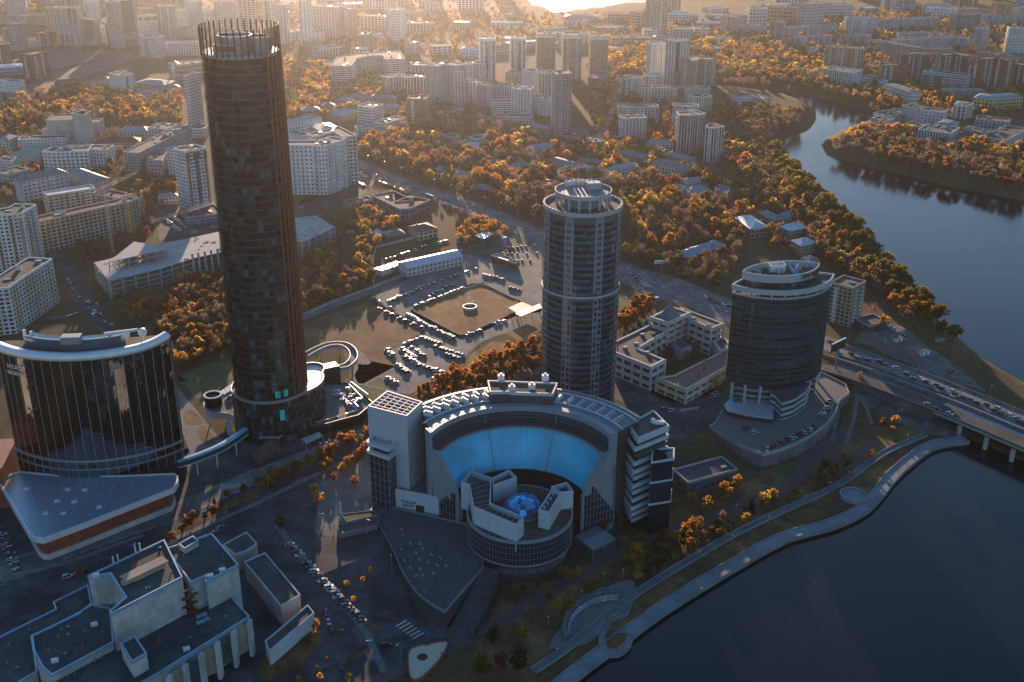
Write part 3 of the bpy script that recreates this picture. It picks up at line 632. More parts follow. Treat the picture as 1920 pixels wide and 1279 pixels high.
B('large institute block at the right edge over yellow trees', [(1842, 257), (1886, 264), (1930, 242)], (1850, 280), 4, 'offwhite', depth=None, i=1, group=R_)
B('dark grey institute block at the right edge behind', [(1830, 224), (1892, 230)], (1830, 243), 4, 'grey', depth=20, group=R_)
B('white cylinder building with bright panel on the right bank', [(1789, 195), (1796, 198), (1812, 199), (1825, 195)], (1796, 220), 6, 'white', depth=18, style='strip', panels=[(.1, .5, 0, 1, 'wall_cream')])
B('yellow school with blue roof at the right edge', [(1826, 183), (1862, 187), (1918, 183)], (1862, 202), 3, 'yellow', depth=22, roof='roof_blue', hip=3)
B('long tan block with dark roof above the blue roofed school', [(1775, 171), (1848, 170)], (1775, 186), 3, 'tan', depth=16, roof='roof_slate', hip=2)
B('long pale roofed block left of the long tan block', [(1660, 158), (1707, 173)], (1690, 184), 4, 'offwhite', depth=14, roof='roof_slate', hip=2)
B('beige and brick apartment slab with vertical stripes on the right bank', [(1548, 87), (1569, 90), (1620, 92)], (1555, 128), 13, 'beige', depth=18, style='strip', panels=[(.2, .3, .1, 1, 'wall_brick'), (.45, .6, .1, 1, 'wall_brick')])
B('white podium below the beige and brick slab', [(1545, 129), (1600, 137), (1617, 132)], (1550, 155), 6, 'white', depth=26, style='strip')
B('low white curved wing right of the white podium', [(1598, 150), (1630, 146), (1650, 153)], (1605, 163), 3, 'offwhite', depth=12)
RB = 'grey panel slabs on the right bank'
for q, b_, f_, c_, l_ in [
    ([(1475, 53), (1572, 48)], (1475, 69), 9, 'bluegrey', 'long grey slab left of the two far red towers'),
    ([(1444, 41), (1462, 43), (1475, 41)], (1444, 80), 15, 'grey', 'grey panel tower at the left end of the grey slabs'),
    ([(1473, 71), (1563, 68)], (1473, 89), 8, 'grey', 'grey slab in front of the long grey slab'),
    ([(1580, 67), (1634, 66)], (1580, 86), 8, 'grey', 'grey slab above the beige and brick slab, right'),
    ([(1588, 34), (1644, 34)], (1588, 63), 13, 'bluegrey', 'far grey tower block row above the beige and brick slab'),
    ([(1352, 31), (1376, 33), (1402, 29)], (1376, 59), 10, 'pink', 'hospital with white and pink bands near the top'),
    ([(1388, 47), (1437, 49)], (1388, 59), 4, 'offwhite', 'low tan roofed shed right of the white and pink hospital'),
    ([(1648, 38), (1762, 34)], (1648, 58), 9, 'bluegrey', 'long far slab left of the dark twin towers'),
    ([(1782, 26), (1812, 28), (1841, 26)], (1782, 56), 14, 'grey', 'dark twin tower block near the top right'),
    ([(1842, 29), (1930, 31)], (1842, 48), 9, 'bluegrey', 'long far slab at the right edge near the top'),
    ([(1650, 78), (1732, 92), (1785, 92)], (1655, 106), 9, 'grey', 'long zigzag panel slab, nearest of the grey rows'),
    ([(1680, 76), (1787, 70), (1812, 73)], (1790, 99), 9, 'bluegrey', 'long panel slab behind the zigzag one'),
    ([(1687, 63), (1777, 63)], (1687, 75), 5, 'grey', 'low grey slab behind the zigzag rows'),
    ([(1828, 53), (1842, 55), (1856, 52)], (1830, 93), 16, 'bluegrey', 'lone tower right of the zigzag slabs'),
    ([(1893, 53), (1930, 54)], (1893, 104), 18, 'white', 'white and blue tower at the right edge'),
    ([(1832, 98), (1872, 102), (1930, 110)], (1840, 113), 5, 'grey', 'low grey slab before the white and blue tower'),
    ([(1632, 77), (1650, 78)], (1632, 92), 6, 'cream', 'small cream block left of the zigzag slab')]:
    B(l_, q, b_, f_, c_, depth=14, group=RB, huts=1)
for q, b_, f_, l_ in [
    ([(1700, 103), (1720, 101), (1742, 104)], (1705, 152), 14, 'red and white apartment tower, leftmost of the wavy row'),
    ([(1743, 117), (1770, 118)], (1745, 155), 11, 'lower red and white link between the first two wavy towers'),
    ([(1770, 104), (1790, 102), (1813, 106)], (1775, 158), 15, 'red and white apartment tower, second of the wavy row'),
    ([(1813, 119), (1843, 124)], (1815, 162), 12, 'lower red and white link between the second and third wavy towers'),
    ([(1844, 112), (1866, 110), (1888, 114)], (1848, 168), 16, 'red and white apartment tower, third of the wavy row'),
    ([(1890, 123), (1906, 121), (1932, 125)], (1892, 168), 13, 'red and white apartment tower, at the right photo edge')]:
    B(l_, q, b_, f_, 'brick', depth=16, accent='brick', balc=2, group='wavy red and white apartment towers')
B('brown brick slab left of the grey portal building', [(1655, 123), (1703, 124), (1721, 119)], (1660, 152), 9, 'brick', depth=16, i=0)
B('grey portal building with big dark bays on the right bank', [(1730, 133), (1772, 138), (1813, 143)], (1735, 160), 6, 'lightgrey', depth=16, style='band', panels=[(.05, .4, .0, .8, 'wall_darkgrey'), (.55, .9, 0, .8, 'wall_darkgrey')])
# --- far sheds and towers at the top
for q, h, fl, c, l_ in [([(559, 1), (580, 1)], 70, 18, 'white', 'far white tower left of the sun glare'), ([(581, 12), (632, 14)], 48, 14, 'offwhite', 'far white slab in the sun glare left'),
                        ([(522, 10), (540, 9)], 60, 16, 'lightgrey', 'far grey tower beside the round tower mast ring'), ([(655, 18), (669, 16)], 45, 12, 'tan', 'far brown tower in the sun glare'),
                        ([(736, 20), (760, 18)], 48, 12, 'white', 'far white block under the sun glare'), ([(632, 26), (655, 27)], 25, 6, 'offwhite', 'far low white block beside the brown tower'),
                        ([(675, 30), (735, 32)], 22, 7, 'cream', 'far cream slab under the sun glare'), ([(762, 44), (806, 45)], 14, 4, 'pink', 'far low pink block right of the glare'),
                        ([(446, 0), (478, -1)], 62, 18, 'cream', 'far cream tower behind the mast ring'), ([(492, 2), (520, 2)], 58, 17, 'bluegrey', 'far bluish tower behind the mast ring'),
                        ([(400, 2), (440, 2)], 45, 14, 'offwhite', 'far white slab behind the mast ring left'), ([(540, 62), (566, 58), (584, 63)], 14, 4, 'white', 'white modern pavilion right of the round tower top'),
                        ([(560, 76), (584, 80)], 10, 3, 'tan', 'small tan house under the white modern pavilion'), ([(605, 92), (640, 88)], 10, 3, 'white', 'white house with blue roof in the glare'),
                        ([(588, 96), (612, 95)], 9, 3, 'bluegrey', 'small bluish house in the glare'), ([(607, 120), (660, 118)], 10, 3, 'offwhite', 'low house left of the glaring round block'),
                        ([(755, 123), (808, 124)], 9, 3, 'lightgrey', 'low grey house right of the glaring round block'), ([(1148, 72), (1246, 71)], 12, 3, 'pink', 'long low brick factory right of the five far towers'),
                        ([(1208, 57), (1233, 57)], 16, 5, 'white', 'small white office above the long brick factory'), ([(1140, 27), (1180, 27)], 14, 3, 'tan', 'tan shed near the far lake'),
                        ([(1180, 22), (1206, 24)], 24, 5, 'cream', 'cream block near the far lake'), ([(1210, 20), (1226, 20)], 30, 8, 'brick', 'brick tower right of the far lake'),
                        ([(1228, 2), (1252, 0)], 55, 14, 'grey', 'dark hazy tower right of the far lake'), ([(1262, 55), (1300, 55)], 16, 5, 'offwhite', 'pale office left of the white and pink hospital'),
                        ([(1304, 55), (1330, 55)], 14, 4, 'offwhite', 'pale office next to the white and pink hospital'), ([(1340, 74), (1364, 75)], 9, 2, 'bluegrey', 'blue shed below the white and pink hospital'),
                        ([(1406, 17), (1438, 17)], 28, 5, 'lightgrey', 'boiler house under three far stacks'), ([(1440, 12), (1512, 16)], 26, 4, 'tan', 'long rusty factory hall near the top'),
                        ([(1511, 8), (1548, 6)], 40, 8, 'bluegrey', 'blue grey factory tower near the top'), ([(1552, 10), (1600, 9)], 22, 4, 'lightgrey', 'white factory hall behind the red topped chimney'),
                        ([(1738, 14), (1790, 18)], 16, 3, 'white', 'white shopping hall near the top right'), ([(1795, 18), (1850, 16)], 12, 2, 'pink', 'pink shopping hall near the top right'),
                        ([(1877, 8), (1898, 7)], 35, 10, 'orange', 'orange tower near the top right corner'), ([(1898, 14), (1930, 14)], 22, 7, 'cream', 'cream slab in the top right corner'),
                        ([(1330, 90), (1352, 92)], 8, 2, 'offwhite', 'white low shop in the far wood'), ([(1506, 92), (1526, 94)], 9, 3, 'offwhite', 'small white house below the grey panel tower')]:
    block('far_block', l_, 'building', q, h, fl, c, depth=22, bay=5, huts=1)
HS = ['pale flat shed', 'low workshop', 'small hazy town house']
k = 0; tries = 0; NB = list(BLK)
CUT = (' in ', ' by ', ' near ', ' below ', ' behind ', ' beside ', ' left ', ' right ', ' at ', ' with ', ' over ', ' before ', ' and ', ',')
def nearest(x, y):
    l_ = min((hypot(f[0][0]-x, f[0][1]-y), l) for l, f in NB)[1]
    for c in CUT: l_ = l_.split(c)[0]
    return l_
while k < 85 and tries < 2500:
    tries += 1
    x, y = random.choice(((random.uniform(545, 900), random.uniform(12, 110)), (random.uniform(930, 1250), random.uniform(28, 100)), (random.uniform(1250, 1460), random.uniform(8, 70)), (random.uniform(420, 1000), random.uniform(-8, 30)), (random.uniform(1460, 1925), random.uniform(-6, 24)), (random.uniform(0, 380), random.uniform(-6, 24))))
    p = P(x, y); a = random.uniform(-0.5, 0.5); L = random.uniform(18, 60); D = random.uniform(12, 28)
    q = [(p[0]+cos(a)*u*L/2-sin(a)*v*D/2, p[1]+sin(a)*u*L/2+cos(a)*v*D/2) for u, v in ((-1, -1), (1, -1), (1, 1), (-1, 1))]
    if any(hypot(sum(c[0] for c in f)/len(f)-p[0], sum(c[1] for c in f)/len(f)-p[1]) < L*0.5+26 for f in FOOT) or inpoly(p[0], p[1], LAK): continue
    t_ = random.choice((0, 0, 1, 2)); hh = random.choice((5, 7, 9, 12)) if t_ < 2 else random.uniform(7, 16)
    if y < 20 and random.random() < 0.55: t_ = 2; hh = random.uniform(24, 55)
    block('shed' if t_ < 2 else 'town_house', (HS[t_] if hh < 20 else 'hazy skyline apartment block')+' near the '+nearest(p[0], p[1]), 'building', None, hh, max(1, int(hh/3.2)), random.choice(('white', 'offwhite', 'lightgrey', 'pink', 'tan', 'bluegrey', 'cream')), world=q, bay=6,
          roof=random.choice(('roof_light', 'roof_light', 'roof_brown', 'roof_bitumen', 'roof_blue')), hip=random.choice((0, 0, 2.5)) if hh < 20 else 0, group=['pale sheds', 'workshops', 'small far houses'][t_] if hh < 20 else 'skyline blocks', huts=0 if hh < 20 else 1)
    k += 1
# ---------------------------------------------------------------- helpers for glass towers
def glass(name, rgb, rough=0.05, metal=0.85):
    return mat(name, rgb, rough, metal=metal, var=0.25, vs_=0.08, spec=0.5)
glass('glass_bronze', (.030, .021, .017), .05, .3); glass('glass_smoke', (.010, .014, .021), .05, .2); glass('glass_teal', (.022, .05, .058), .06, .1)
mat('glass_curtain', (.075, .115, .12), 0.25, metal=0.1, var=0.3, vs_=0.3); glass('glass_mirror', (.13, .135, .155), 0.015, 1.0)
glass('glass_green', (.016, .062, .066), 0.07, 0.05); glass('glass_blue', (.04, .37, .56), 0.3, 0.05); glass('glass_navy', (.016, .026, .042), 0.05, 0.2)
glass('glass_panel_grey', (.055, .105, .145), 0.12, 0.1)
mat('cyan_panel', (.02, .55, .55), 0.4, var=0.05)
def text(name, s, size, loc, az, m, parent, ext=0.12, tilt=pi/2, align='CENTER'):
    c = bpy.data.curves.new(name, 'FONT'); c.body = s; c.size = size; c.extrude = ext; c.align_x = align; c.align_y = 'CENTER'; c.resolution_u = 3
    c.materials.append(MATS[m]); tmp = bpy.data.objects.new('tmp', c); COL.objects.link(tmp)
    me = bpy.data.meshes.new_from_object(tmp.evaluated_get(bpy.context.evaluated_depsgraph_get())); bpy.data.objects.remove(tmp); me.name = name
    o = link(name, me, parent); L = parent.location
    o.location = (loc[0]-L[0], loc[1]-L[1], loc[2]-L[2]); o.rotation_euler = (tilt, 0, az); return o
class Panes:
    """glass panes: the nearest as objects, the others joined"""
    def __init__(s, root, mats, w, h, name='glass_pane', split=1, limit=290):
        s.root, s.mats, s.name, s.limit, s.k = root, mats, name, limit, 0; s.items = []; s.w, s.h, s.split = w, h, split
    def unit(s, tiltseed=0):
        r = random.Random(tiltseed); v = []; f = []; n = s.split
        for i in range(n):
            a = -s.w/2+s.w*i/n+0.05; b = -s.w/2+s.w*(i+1)/n-0.05; t1 = r.uniform(-.02, .02); t2 = r.uniform(-.02, .02); o = len(v)
            v += [(a, t1, -s.h/2), (b, t2, -s.h/2), (b, t2+r.uniform(-.02, .02), s.h/2), (a, t1+r.uniform(-.02, .02), s.h/2)]; f.append((o, o+1, o+2, o+3))
        return v, f
    def add(s, loc, az, mi, near, tilt=0.0, sx=1.0): s.items.append((near, loc, az, mi, tilt, sx))
    def finish(s):
        s.items.sort(key=lambda t: -t[0]); L = s.root.location; me = {}
        rest = MB()
        for k, (near, loc, az, mi, tilt, sx) in enumerate(s.items):
            if k < s.limit and near > 0:
                key = (mi, k % 3)
                if key not in me:
                    b = MB(); v, f = s.unit(key[1]*17+mi); b.add(v, f); me[key] = b.mesh(s.name, s.mats[mi])
                o = link(s.name, me[key], s.root, None, (loc[0]-L[0], loc[1]-L[1], loc[2]-L[2]))
                o.rotation_euler = (tilt, 0, az); o.scale = (sx, 1, 1)
            else:
                v, f = s.unit(k % 5); ca, sa = cos(az), sin(az); ct, st = cos(tilt), sin(tilt); V = []
                for x, y, z in v:
                    x *= sx; y, z = y*ct-z*st, y*st+z*ct
                    V.append((loc[0]+x*ca-y*sa, loc[1]+x*sa+y*ca, loc[2]+z))
                rest.add(V, f, mi)
        if rest.v: put(rest, s.name+'s', s.mats, s.root, 'stuff')
# ---------------------------------------------------------------- the tall round tower
mat('rust_dark', (.035, .018, .014), 0.5, metal=0.3, var=0.15)
def iset():
    c = P(514, 803); cx, cy_ = c[0], c[1]+1
    root = empty('round_tower', (cx, cy_, 0), 'tall round brown glass tower with a ring of rust masts on top', 'tower')
    FOOT.append([(cx+25*cos(i*pi/8), cy_+25*sin(i*pi/8)) for i in range(16)])
    nb, nf, z0, z1 = 38, 46, 26.0, 204.0; fh = (z1-z0)/nf
    R = lambda z: 19.3-1.1*z/205
    core = MB()
    core.cyl((cx, cy_, z0), R(z0)-.2, R(z1)-.2, z1-z0, 76); put(core, 'tower_core', 'metal_dark', root)
    pn = Panes(root, ['glass_bronze', 'glass_smoke', 'glass_teal', 'glass_curtain'], 2.72, fh*0.76, split=3)
    rr = random.Random(3); smear = [rr.random() for _ in range(nb)]
    for f in range(nf):
        z = z0+(f+0.5)*fh
        for b in range(nb):
            a = 2*pi*(b+0.5)/nb; r = R(z)-0.02
            nx, ny = cos(a), sin(a); near = max(0, -ny)*(1.35-z/205)
            u = rr.random(); mi = 3 if u < .13 else 2 if u < .45 else 1 if u < .88 else 0
            if f >= nf-2: mi = 1 if b % 2 else 0
            elif f > nf-9 and u < .3: mi = 0
            elif smear[b] > .84 and (f//5+b) % 3 == 0: mi = 0
            pn.add((cx+nx*r, cy_+ny*r, z), a+pi/2, mi, near if ny < -0.25 else 0, rr.uniform(-.012, .012))
    pn.finish()
    fb = MB()
    for f in range(nf+1):
        z = z0+f*fh
        for b in range(nb):
            a0, a1 = 2*pi*b/nb, 2*pi*(b+1)/nb; r = R(z)+.10; q = [(cx+r*cos(a0), cy_+r*sin(a0)), (cx+r*cos(a1), cy_+r*sin(a1)), (cx+(r-.5)*cos(a1), cy_+(r-.5)*sin(a1)), (cx+(r-.5)*cos(a0), cy_+(r-.5)*sin(a0))]
            fb.hexa([(*p, z-.28) for p in q], [(*p, z+.28) for p in q])
    mat('band_dark', (.05, .05, .055), .4, metal=.2); put(fb, 'floor_bands', 'band_dark', root, 'stuff')
    for b in range(nb):
        a = 2*pi*b/nb; m = MB(); ztop = z1+13.2; big = sin(a) > -0.55 and cos(a) > -.9
        w_ = 0.8 if cos(a) > 0.75 else 0.17
        m.bar((cx+(R(z0)+.45)*cos(a), cy_+(R(z0)+.45)*sin(a), z0), (cx+(R(z1)+.45)*cos(a), cy_+(R(z1)+.45)*sin(a), z1+1), w_, 0, w_)
        m.bar((cx+(R(z1)+.45)*cos(a), cy_+(R(z1)+.45)*sin(a), z1), (cx+(R(z1)+.45)*cos(a), cy_+(R(z1)+.45)*sin(a), ztop), .62, 0, .62)
        put(m, 'mast_rib', 'rust' if cos(a) > .75 else 'rust_dark', root)  # sun on the right-hand ribs put into colour: bright rust there, shaded copy elsewhere
    t = MB(); t.cyl((cx, cy_, z1-.5), R(z1)+.2, R(z1)+.2, 1.3, 76); put(t, 'roof', 'metal_grey', root)
    t = MB(); n = 30
    pts = [(cx-3+8.5*cos(i*2*pi/n), cy_+2+8*sin(i*2*pi/n)) for i in range(n)]; t.wall(pts, z1+.8, z1+8, .7); t.cyl((cx-3, cy_+2, z1+.8), 8, 8, 3, 24); put(t, 'plant_drum', 'metal_grey', root)
    t = MB(); pts = [(cx+8+6.5*cos(.3+i*2*pi/16), cy_+4+6*sin(.3+i*2*pi/16)) for i in range(16)]; t.wall(pts, z1+.8, z1+7.2, .5); put(t, 'plant_screen', 'metal_grey', root)
    t = MB(); t.box((cx-4, cy_-9, z1+3), (13, 4.5, 4.4)); t.box((cx-4, cy_-11.4, z1+3.2), (9, .3, 2.6), 0, 1); put(t, 'plant_room', ['metal_grey', 'brown_dark' if 'brown_dark' in MATS else 'rust'], root)
    t = MB()
    for k in range(4): t.bar((cx+9+k, cy_-2+k, z1+1), (cx+11+k*2, cy_+6, z1+8+k*.5), .3)
    t.bar((cx+4, cy_+8, z1+1), (cx+12, cy_+2, z1+10), .35); put(t, 'roof_crane', 'metal_dark', root)
    # podium: drum plus a round lobe at the right
    lc = P(584, 697, 24)
    d = (lc[0]-cx, lc[1]-cy_); D = hypot(*d); ux, uy = d[0]/D, d[1]/D
    def pod(rb, rl, ext=0):
        pts = []; n = 56
        for i in range(n):
            a = 2*pi*i/n; x, y = cos(a), sin(a)
            rad = rb
            # support of drum and lobe joined by a smooth neck
            al = x*ux+y*uy
            reach = rb
            if al > 0.2:
                # ray to capsule
                s = 0
                for t_ in np.linspace(0, 1, 24):
                    qx, qy = d[0]*t_, d[1]*t_; rr_ = rb+(rl-rb)*min(1, t_*1.25) if t_ > .35 else rb
                    bb = qx*x+qy*y; cc = qx*qx+qy*qy-rr_*rr_; dd = bb*bb-cc
                    if dd > 0: s = max(s, bb+math.sqrt(dd))
                reach = max(rb, s)
            pts.append((cx+x*reach, cy_+y*reach))
        return pts
    pp = pod(20.9, 7.4); FOOT.append(pp)
    m = MB(); m.prism(pp, -1, 25.2); put(m, 'podium_core', 'metal_dark', root)
    m = MB(); m.prism(offset(ccw(pp), 1.0), 25.0, 25.35); put(m, 'podium_terrace', 'roof_light', root)
    m = MB(); m.wall(offset(ccw(pp), -.35), 24.9, 26.5, .7); put(m, 'podium_rim', 'metal_grey', root)
    pq = offset(ccw(pp), -.08); pn = Panes(root, ['glass_smoke', 'glass_teal', 'glass_curtain', 'glass_bronze'], 2.0, 3.4, 'podium_pane', 1, 120); Lp = len(pq)
    per = [0]
    for i in range(Lp): per.append(per[-1]+hypot(pq[(i+1) % Lp][0]-pq[i][0], pq[(i+1) % Lp][1]-pq[i][1]))
    s = 0
    while s < per[-1]-1:
        i = max(j for j in range(Lp) if per[j] <= s); t_ = (s-per[i])/(per[i+1]-per[i]); a, b = pq[i], pq[(i+1) % Lp]
        x, y = a[0]+(b[0]-a[0])*t_, a[1]+(b[1]-a[1])*t_; L = hypot(b[0]-a[0], b[1]-a[1]); nx, ny = (b[1]-a[1])/L, -(b[0]-a[0])/L
        for f, (zz, hh) in enumerate([(2.4, 1), (6.6, 1), (10.8, 1), (15, 1), (19.2, 1), (23, 1)]):
            u = rr.random(); pn.add((x+nx*.08, y+ny*.08, zz), atan2(ny, nx)+pi/2, 2 if u < .12 else 1 if u < .5 else 0 if u < .85 else 3, max(0, -ny) if ny < -.3 else 0, rr.uniform(-.01, .01))
        s += 2.12
    pn.finish()
    for (x, y) in ((534, 748), (547, 738), (540, 777)):
        # turquoise panes low on the shaft and podium
        zz = 29 if y < 760 else 17.5; rad = 19.35 if y < 760 else 21.2
        px = (x-508)/3.45; a = math.asin(max(-1, min(1, px/rad)))-pi/2
        m = MB(); v = [(-1.3, 0, -1.9 if y < 760 else -3), (1.3, 0, -1.9 if y < 760 else -3), (1.3, 0, 1.9 if y < 760 else 3), (-1.3, 0, 1.9 if y < 760 else 3)]
        m.hexa([(cx+rad*cos(a)+p[0]*-sin(a)+o*cos(a), cy_+rad*sin(a)+p[0]*cos(a)+o*sin(a), zz+p[2]) for p in v[:2] for o in (0, .1)][:0] or
               [(cx+(rad+.1)*cos(a)+sg*1.3*-sin(a), cy_+(rad+.1)*sin(a)+sg*1.3*cos(a), zz+v[0][2]) for sg in (-1, 1)]+[(cx+(rad-.2)*cos(a)+sg*1.3*-sin(a), cy_+(rad-.2)*sin(a)+sg*1.3*cos(a), zz+v[0][2]) for sg in (1, -1)],
               [(cx+(rad+.1)*cos(a)+sg*1.3*-sin(a), cy_+(rad+.1)*sin(a)+sg*1.3*cos(a), zz+v[2][2]) for sg in (-1, 1)]+[(cx+(rad-.2)*cos(a)+sg*1.3*-sin(a), cy_+(rad-.2)*sin(a)+sg*1.3*cos(a), zz+v[2][2]) for sg in (1, -1)])
        put(m, 'turquoise_pane', 'cyan_panel', root)
    text('sign_lettering', 'BROADWAY', 2.0, (cx+2, cy_-21.4, 5.2), 0.05, 'metal_white', root)
    return cx, cy_
ISX, ISY = iset()
# ---------------------------------------------------------------- the curved mirror glass hotel
mat('terracotta', (.26, .075, .04), 0.6, var=0.25, vs_=0.3, stain=0.2); mat('roof_metal_blue', (.30, .36, .42), 0.35, metal=0.6, var=0.08, vs_=0.05)
def hyatt():
    ZT, ZB = 78.0, 13.0
    A, B_, Cc = P(-7, 646, ZT), P(115, 667, ZT), P(315, 634, ZT)
    NS = 19; arc, _ = arc3(A, B_, Cc, NS)
    fine, (ux, uy, rad) = arc3(A, B_, Cc, 57)
    back = [(x+(0 if i in (0, len(fine)-1) else 0), y+6+15*sin(pi*min(max((i)/(len(fine)-1), 0), 1))**.7) for i, (x, y) in enumerate(fine)]
    back = [(x*.985+(-209)*.015, y) for x, y in back]
    poly = fine+back[::-1]
    gx, gy = B_[0], B_[1]+12
    root = empty('curved_hotel', (gx, gy, 0), 'curved dark mirror glass hotel with white roof band, lower left', 'hotel')
    FOOT.append(poly)
    m = MB(); m.prism(poly, 0, ZT-1.2); put(m, 'building_core', 'metal_dark', root)
    nf = 15; fh = (ZT-ZB)/nf
    pn = Panes(root, ['glass_mirror', 'glass_mirror', 'glass_navy'], hypot(arc[1][0]-arc[0][0], arc[1][1]-arc[0][1])-.1, fh-.05, 'glass_panel', 3, 285)
    for i in range(NS):
        (ax, ay), (bx, by) = arc[i], arc[i+1]; L = hypot(bx-ax, by-ay); nx, ny = (by-ay)/L, -(bx-ax)/L
        if ny > 0: nx, ny = -nx, -ny
        for f in range(nf): pn.add(((ax+bx)/2+nx*.25, (ay+by)/2+ny*.25, ZB+(f+.5)*fh), atan2(ny, nx)+pi/2, 0, 1, random.uniform(-.0025, .0025))
    pn.finish()
    for i in range(NS+1):
        x, y = arc[i]; dx, dy = x-ux, y-uy; d = hypot(dx, dy); m = MB()
        m.bar((x+dx/d*.5, y+dy/d*.5, ZB-2), (x+dx/d*.5, y+dy/d*.5, ZT-1), .11, 0, .3); put(m, 'vertical_fin', 'metal_grey', root)
    # lower floors with white bands
    m = MB(); o = offset(fine, -.9 if area2(poly) > 0 else .9, False)
    for zz, hh in ((ZB+8.5, 1.1), (ZB+4.2, .5)):
        for i in range(len(fine)-1):
            q = [fine[i], fine[i+1]]; r = [(p[0]+(p[0]-ux)/rad*1.1, p[1]+(p[1]-uy)/rad*1.1) for p in q]
            m.hexa([(*r[0], zz), (*r[1], zz), (*q[1], zz), (*q[0], zz)], [(*r[0], zz+hh), (*r[1], zz+hh), (*q[1], zz+hh), (*q[0], zz+hh)])
    put(m, 'white_band', 'metal_grey', root)
    # roof
    m = MB(); m.prism(offset(ccw(poly), 1), ZT-1.4, ZT-.9); put(m, 'roof', 'roof_bitumen', root)
    m = MB(); n = len(fine)
    for i in range(n-1):
        def prof(k):
            x, y = fine[k]; dx, dy = (x-ux)/rad, (y-uy)/rad; lift = 2.2*max(0, (k/(n-1)-.8)/.2)**2
            return [(x+dx*o_, y+dy*o_, ZT+z_+lift) for o_, z_ in ((1.2, -2.6), (1.7, -1.4), (1.5, .2), (.4, .9), (-2.6, .7), (-2.8, -.6))]
        a, b = prof(i), prof(i+1)
        m.add(a+b, [(j, 6+j, 6+(j+1) % 6, (j+1) % 6) for j in range(6)])
    o = put(m, 'white_roof_band', 'metal_white', root, smooth=True)
    m = MB(); inn = [(x-(x-ux)/rad*7.5, y-(y-uy)/rad*7.5) for x, y in fine[8:46]]; m.wall(inn, ZT-.9, ZT+4.0, 6, closed=False); put(m, 'plant_screen', 'glass_panel_grey', root)
    m = MB(); inn2 = [(x-(x-ux)/rad*8.3, y-(y-uy)/rad*8.3) for x, y in fine[8:46]]; m.wall(inn2, ZT+4.0, ZT+4.4, .5, closed=False); put(m, 'screen_rail', 'metal_white', root)
    p = P(135, 640, ZT+4); m = MB(); m.box((p[0], p[1], ZT+5.2), (9, 5, 3.6), .1); put(m, 'plant_box', 'metal_grey', root)
    for (x, y) in ((47, 629), (60, 632)): p = P(x, y, ZT+3); m = MB(); m.box((p[0], p[1], ZT+2.5), (1.3, 1.3, 7)); put(m, 'flue', 'metal_white', root)
    a, b, c = P(195, 626, ZT+9), P(258, 618, ZT+9), P(206, 640, ZT)
    m = MB(); m.bar(a, b, .9, 0, 1.1); m.bar((c[0], c[1], ZT), P(206, 625, ZT+9), .9); m.box((c[0], c[1], ZT+1), (3, 3, 2)); put(m, 'cleaning_crane', 'metal_white', root)
    for (x, y) in ((235, 630), (267, 625)):
        p = P(x, y, ZT+4); m = MB()
        for k in range(5): t0, t1 = k*pi/5, (k+1)*pi/5; m.cyl((p[0], p[1], ZT+4.5-2.2*cos(t0)), 2.2*sin(t0)+.01, 2.2*sin(t1)+.01, 2.2*(cos(t0)-cos(t1)), 14, cap=False)
        m.cyl((p[0], p[1], ZT-1), .3, .3, 4, 8); put(m, 'satellite_dome', 'metal_white', root, smooth=True)
    ang = atan2(arc[2][1]-uy, arc[2][0]-ux); q = P(29, 688, 70); d = hypot(q[0]-ux, q[1]-uy)
    aa = atan2(q[1]-uy, q[0]-ux); tx, ty = ux+(rad+.9)*cos(aa), uy+(rad+.9)*sin(aa)
    text('sign_lettering', 'HYATT', 3.4, (tx, ty, 69.5), aa+pi/2, 'metal_white', root); text('sign_lettering', 'REGENCY', 2.7, (tx, ty, 66.3), aa+pi/2, 'metal_white', root)
    # podium
    px = [(1, 906), (8, 899), (22, 890), (38, 885), (85, 890), (130, 893), (230, 893), (326, 889), (332, 894), (332, 903), (325, 916), (250, 945), (160, 981), (82, 1010), (66, 1008), (56, 1000), (28, 952)]
    rp = ccw([P(x, y, 13)[:2] for x, y in px]); FOOT.append(rp)
    root2 = empty('hotel_podium', (sum(p[0] for p in rp)/len(rp), sum(p[1] for p in rp)/len(rp), 0), 'wide low hall with pale blue metal roof and terracotta wall before the mirror hotel', 'building')
    m = MB(); m.prism(rp, 11.2, 13.0); put(m, 'roof', 'roof_metal_blue', root2)
    m = MB(); m.wall(offset(rp, -.5), 10.6, 13.4, .9); put(m, 'roof_edge', 'metal_white', root2)
    wl_ = offset(rp, 3.0); m = MB(); m.prism(wl_, -1, 11.3); put(m, 'wall', 'terracotta', root2)
    lg = offset(rp, 2.0); m = MB(); m.prism(lg, -1, 2.6); put(m, 'plinth', 'wall_offwhite', root2)
    # panels and glazing on the street side
    a, b = P(80, 1010, 13), P(325, 916, 13); L = hypot(b[0]-a[0], b[1]-a[1]); dx, dy = (b[0]-a[0])/L, (b[1]-a[1])/L; nx, ny = dy, -dx
    for k in range(15):
        u0, u1 = 4+k*L*.93/15, 4+(k+.94)*L*.93/15; m = MB(); q = [(a[0]+dx*u+nx*o, a[1]+dy*u+ny*o) for u, o in ((u0, -2.75), (u1, -2.75), (u1, -3.2), (u0, -3.2))]
        m.hexa([(*p, 2.8) for p in q], [(*p, 10.4) for p in q]); put(m, 'wall_panel', 'glass_smoke' if k < 3 else 'terracotta', root2)
    for (x, y) in ((50, 917), (127, 918), (159, 919), (107, 940), (139, 941), (86, 963), (119, 963), (186, 951)):
        p = P(x, y, 13); m = MB(); m.box((p[0], p[1], 13.3), (2.4, 1.8, .6), .3); put(m, 'roof_hatch', 'metal_white', root2)
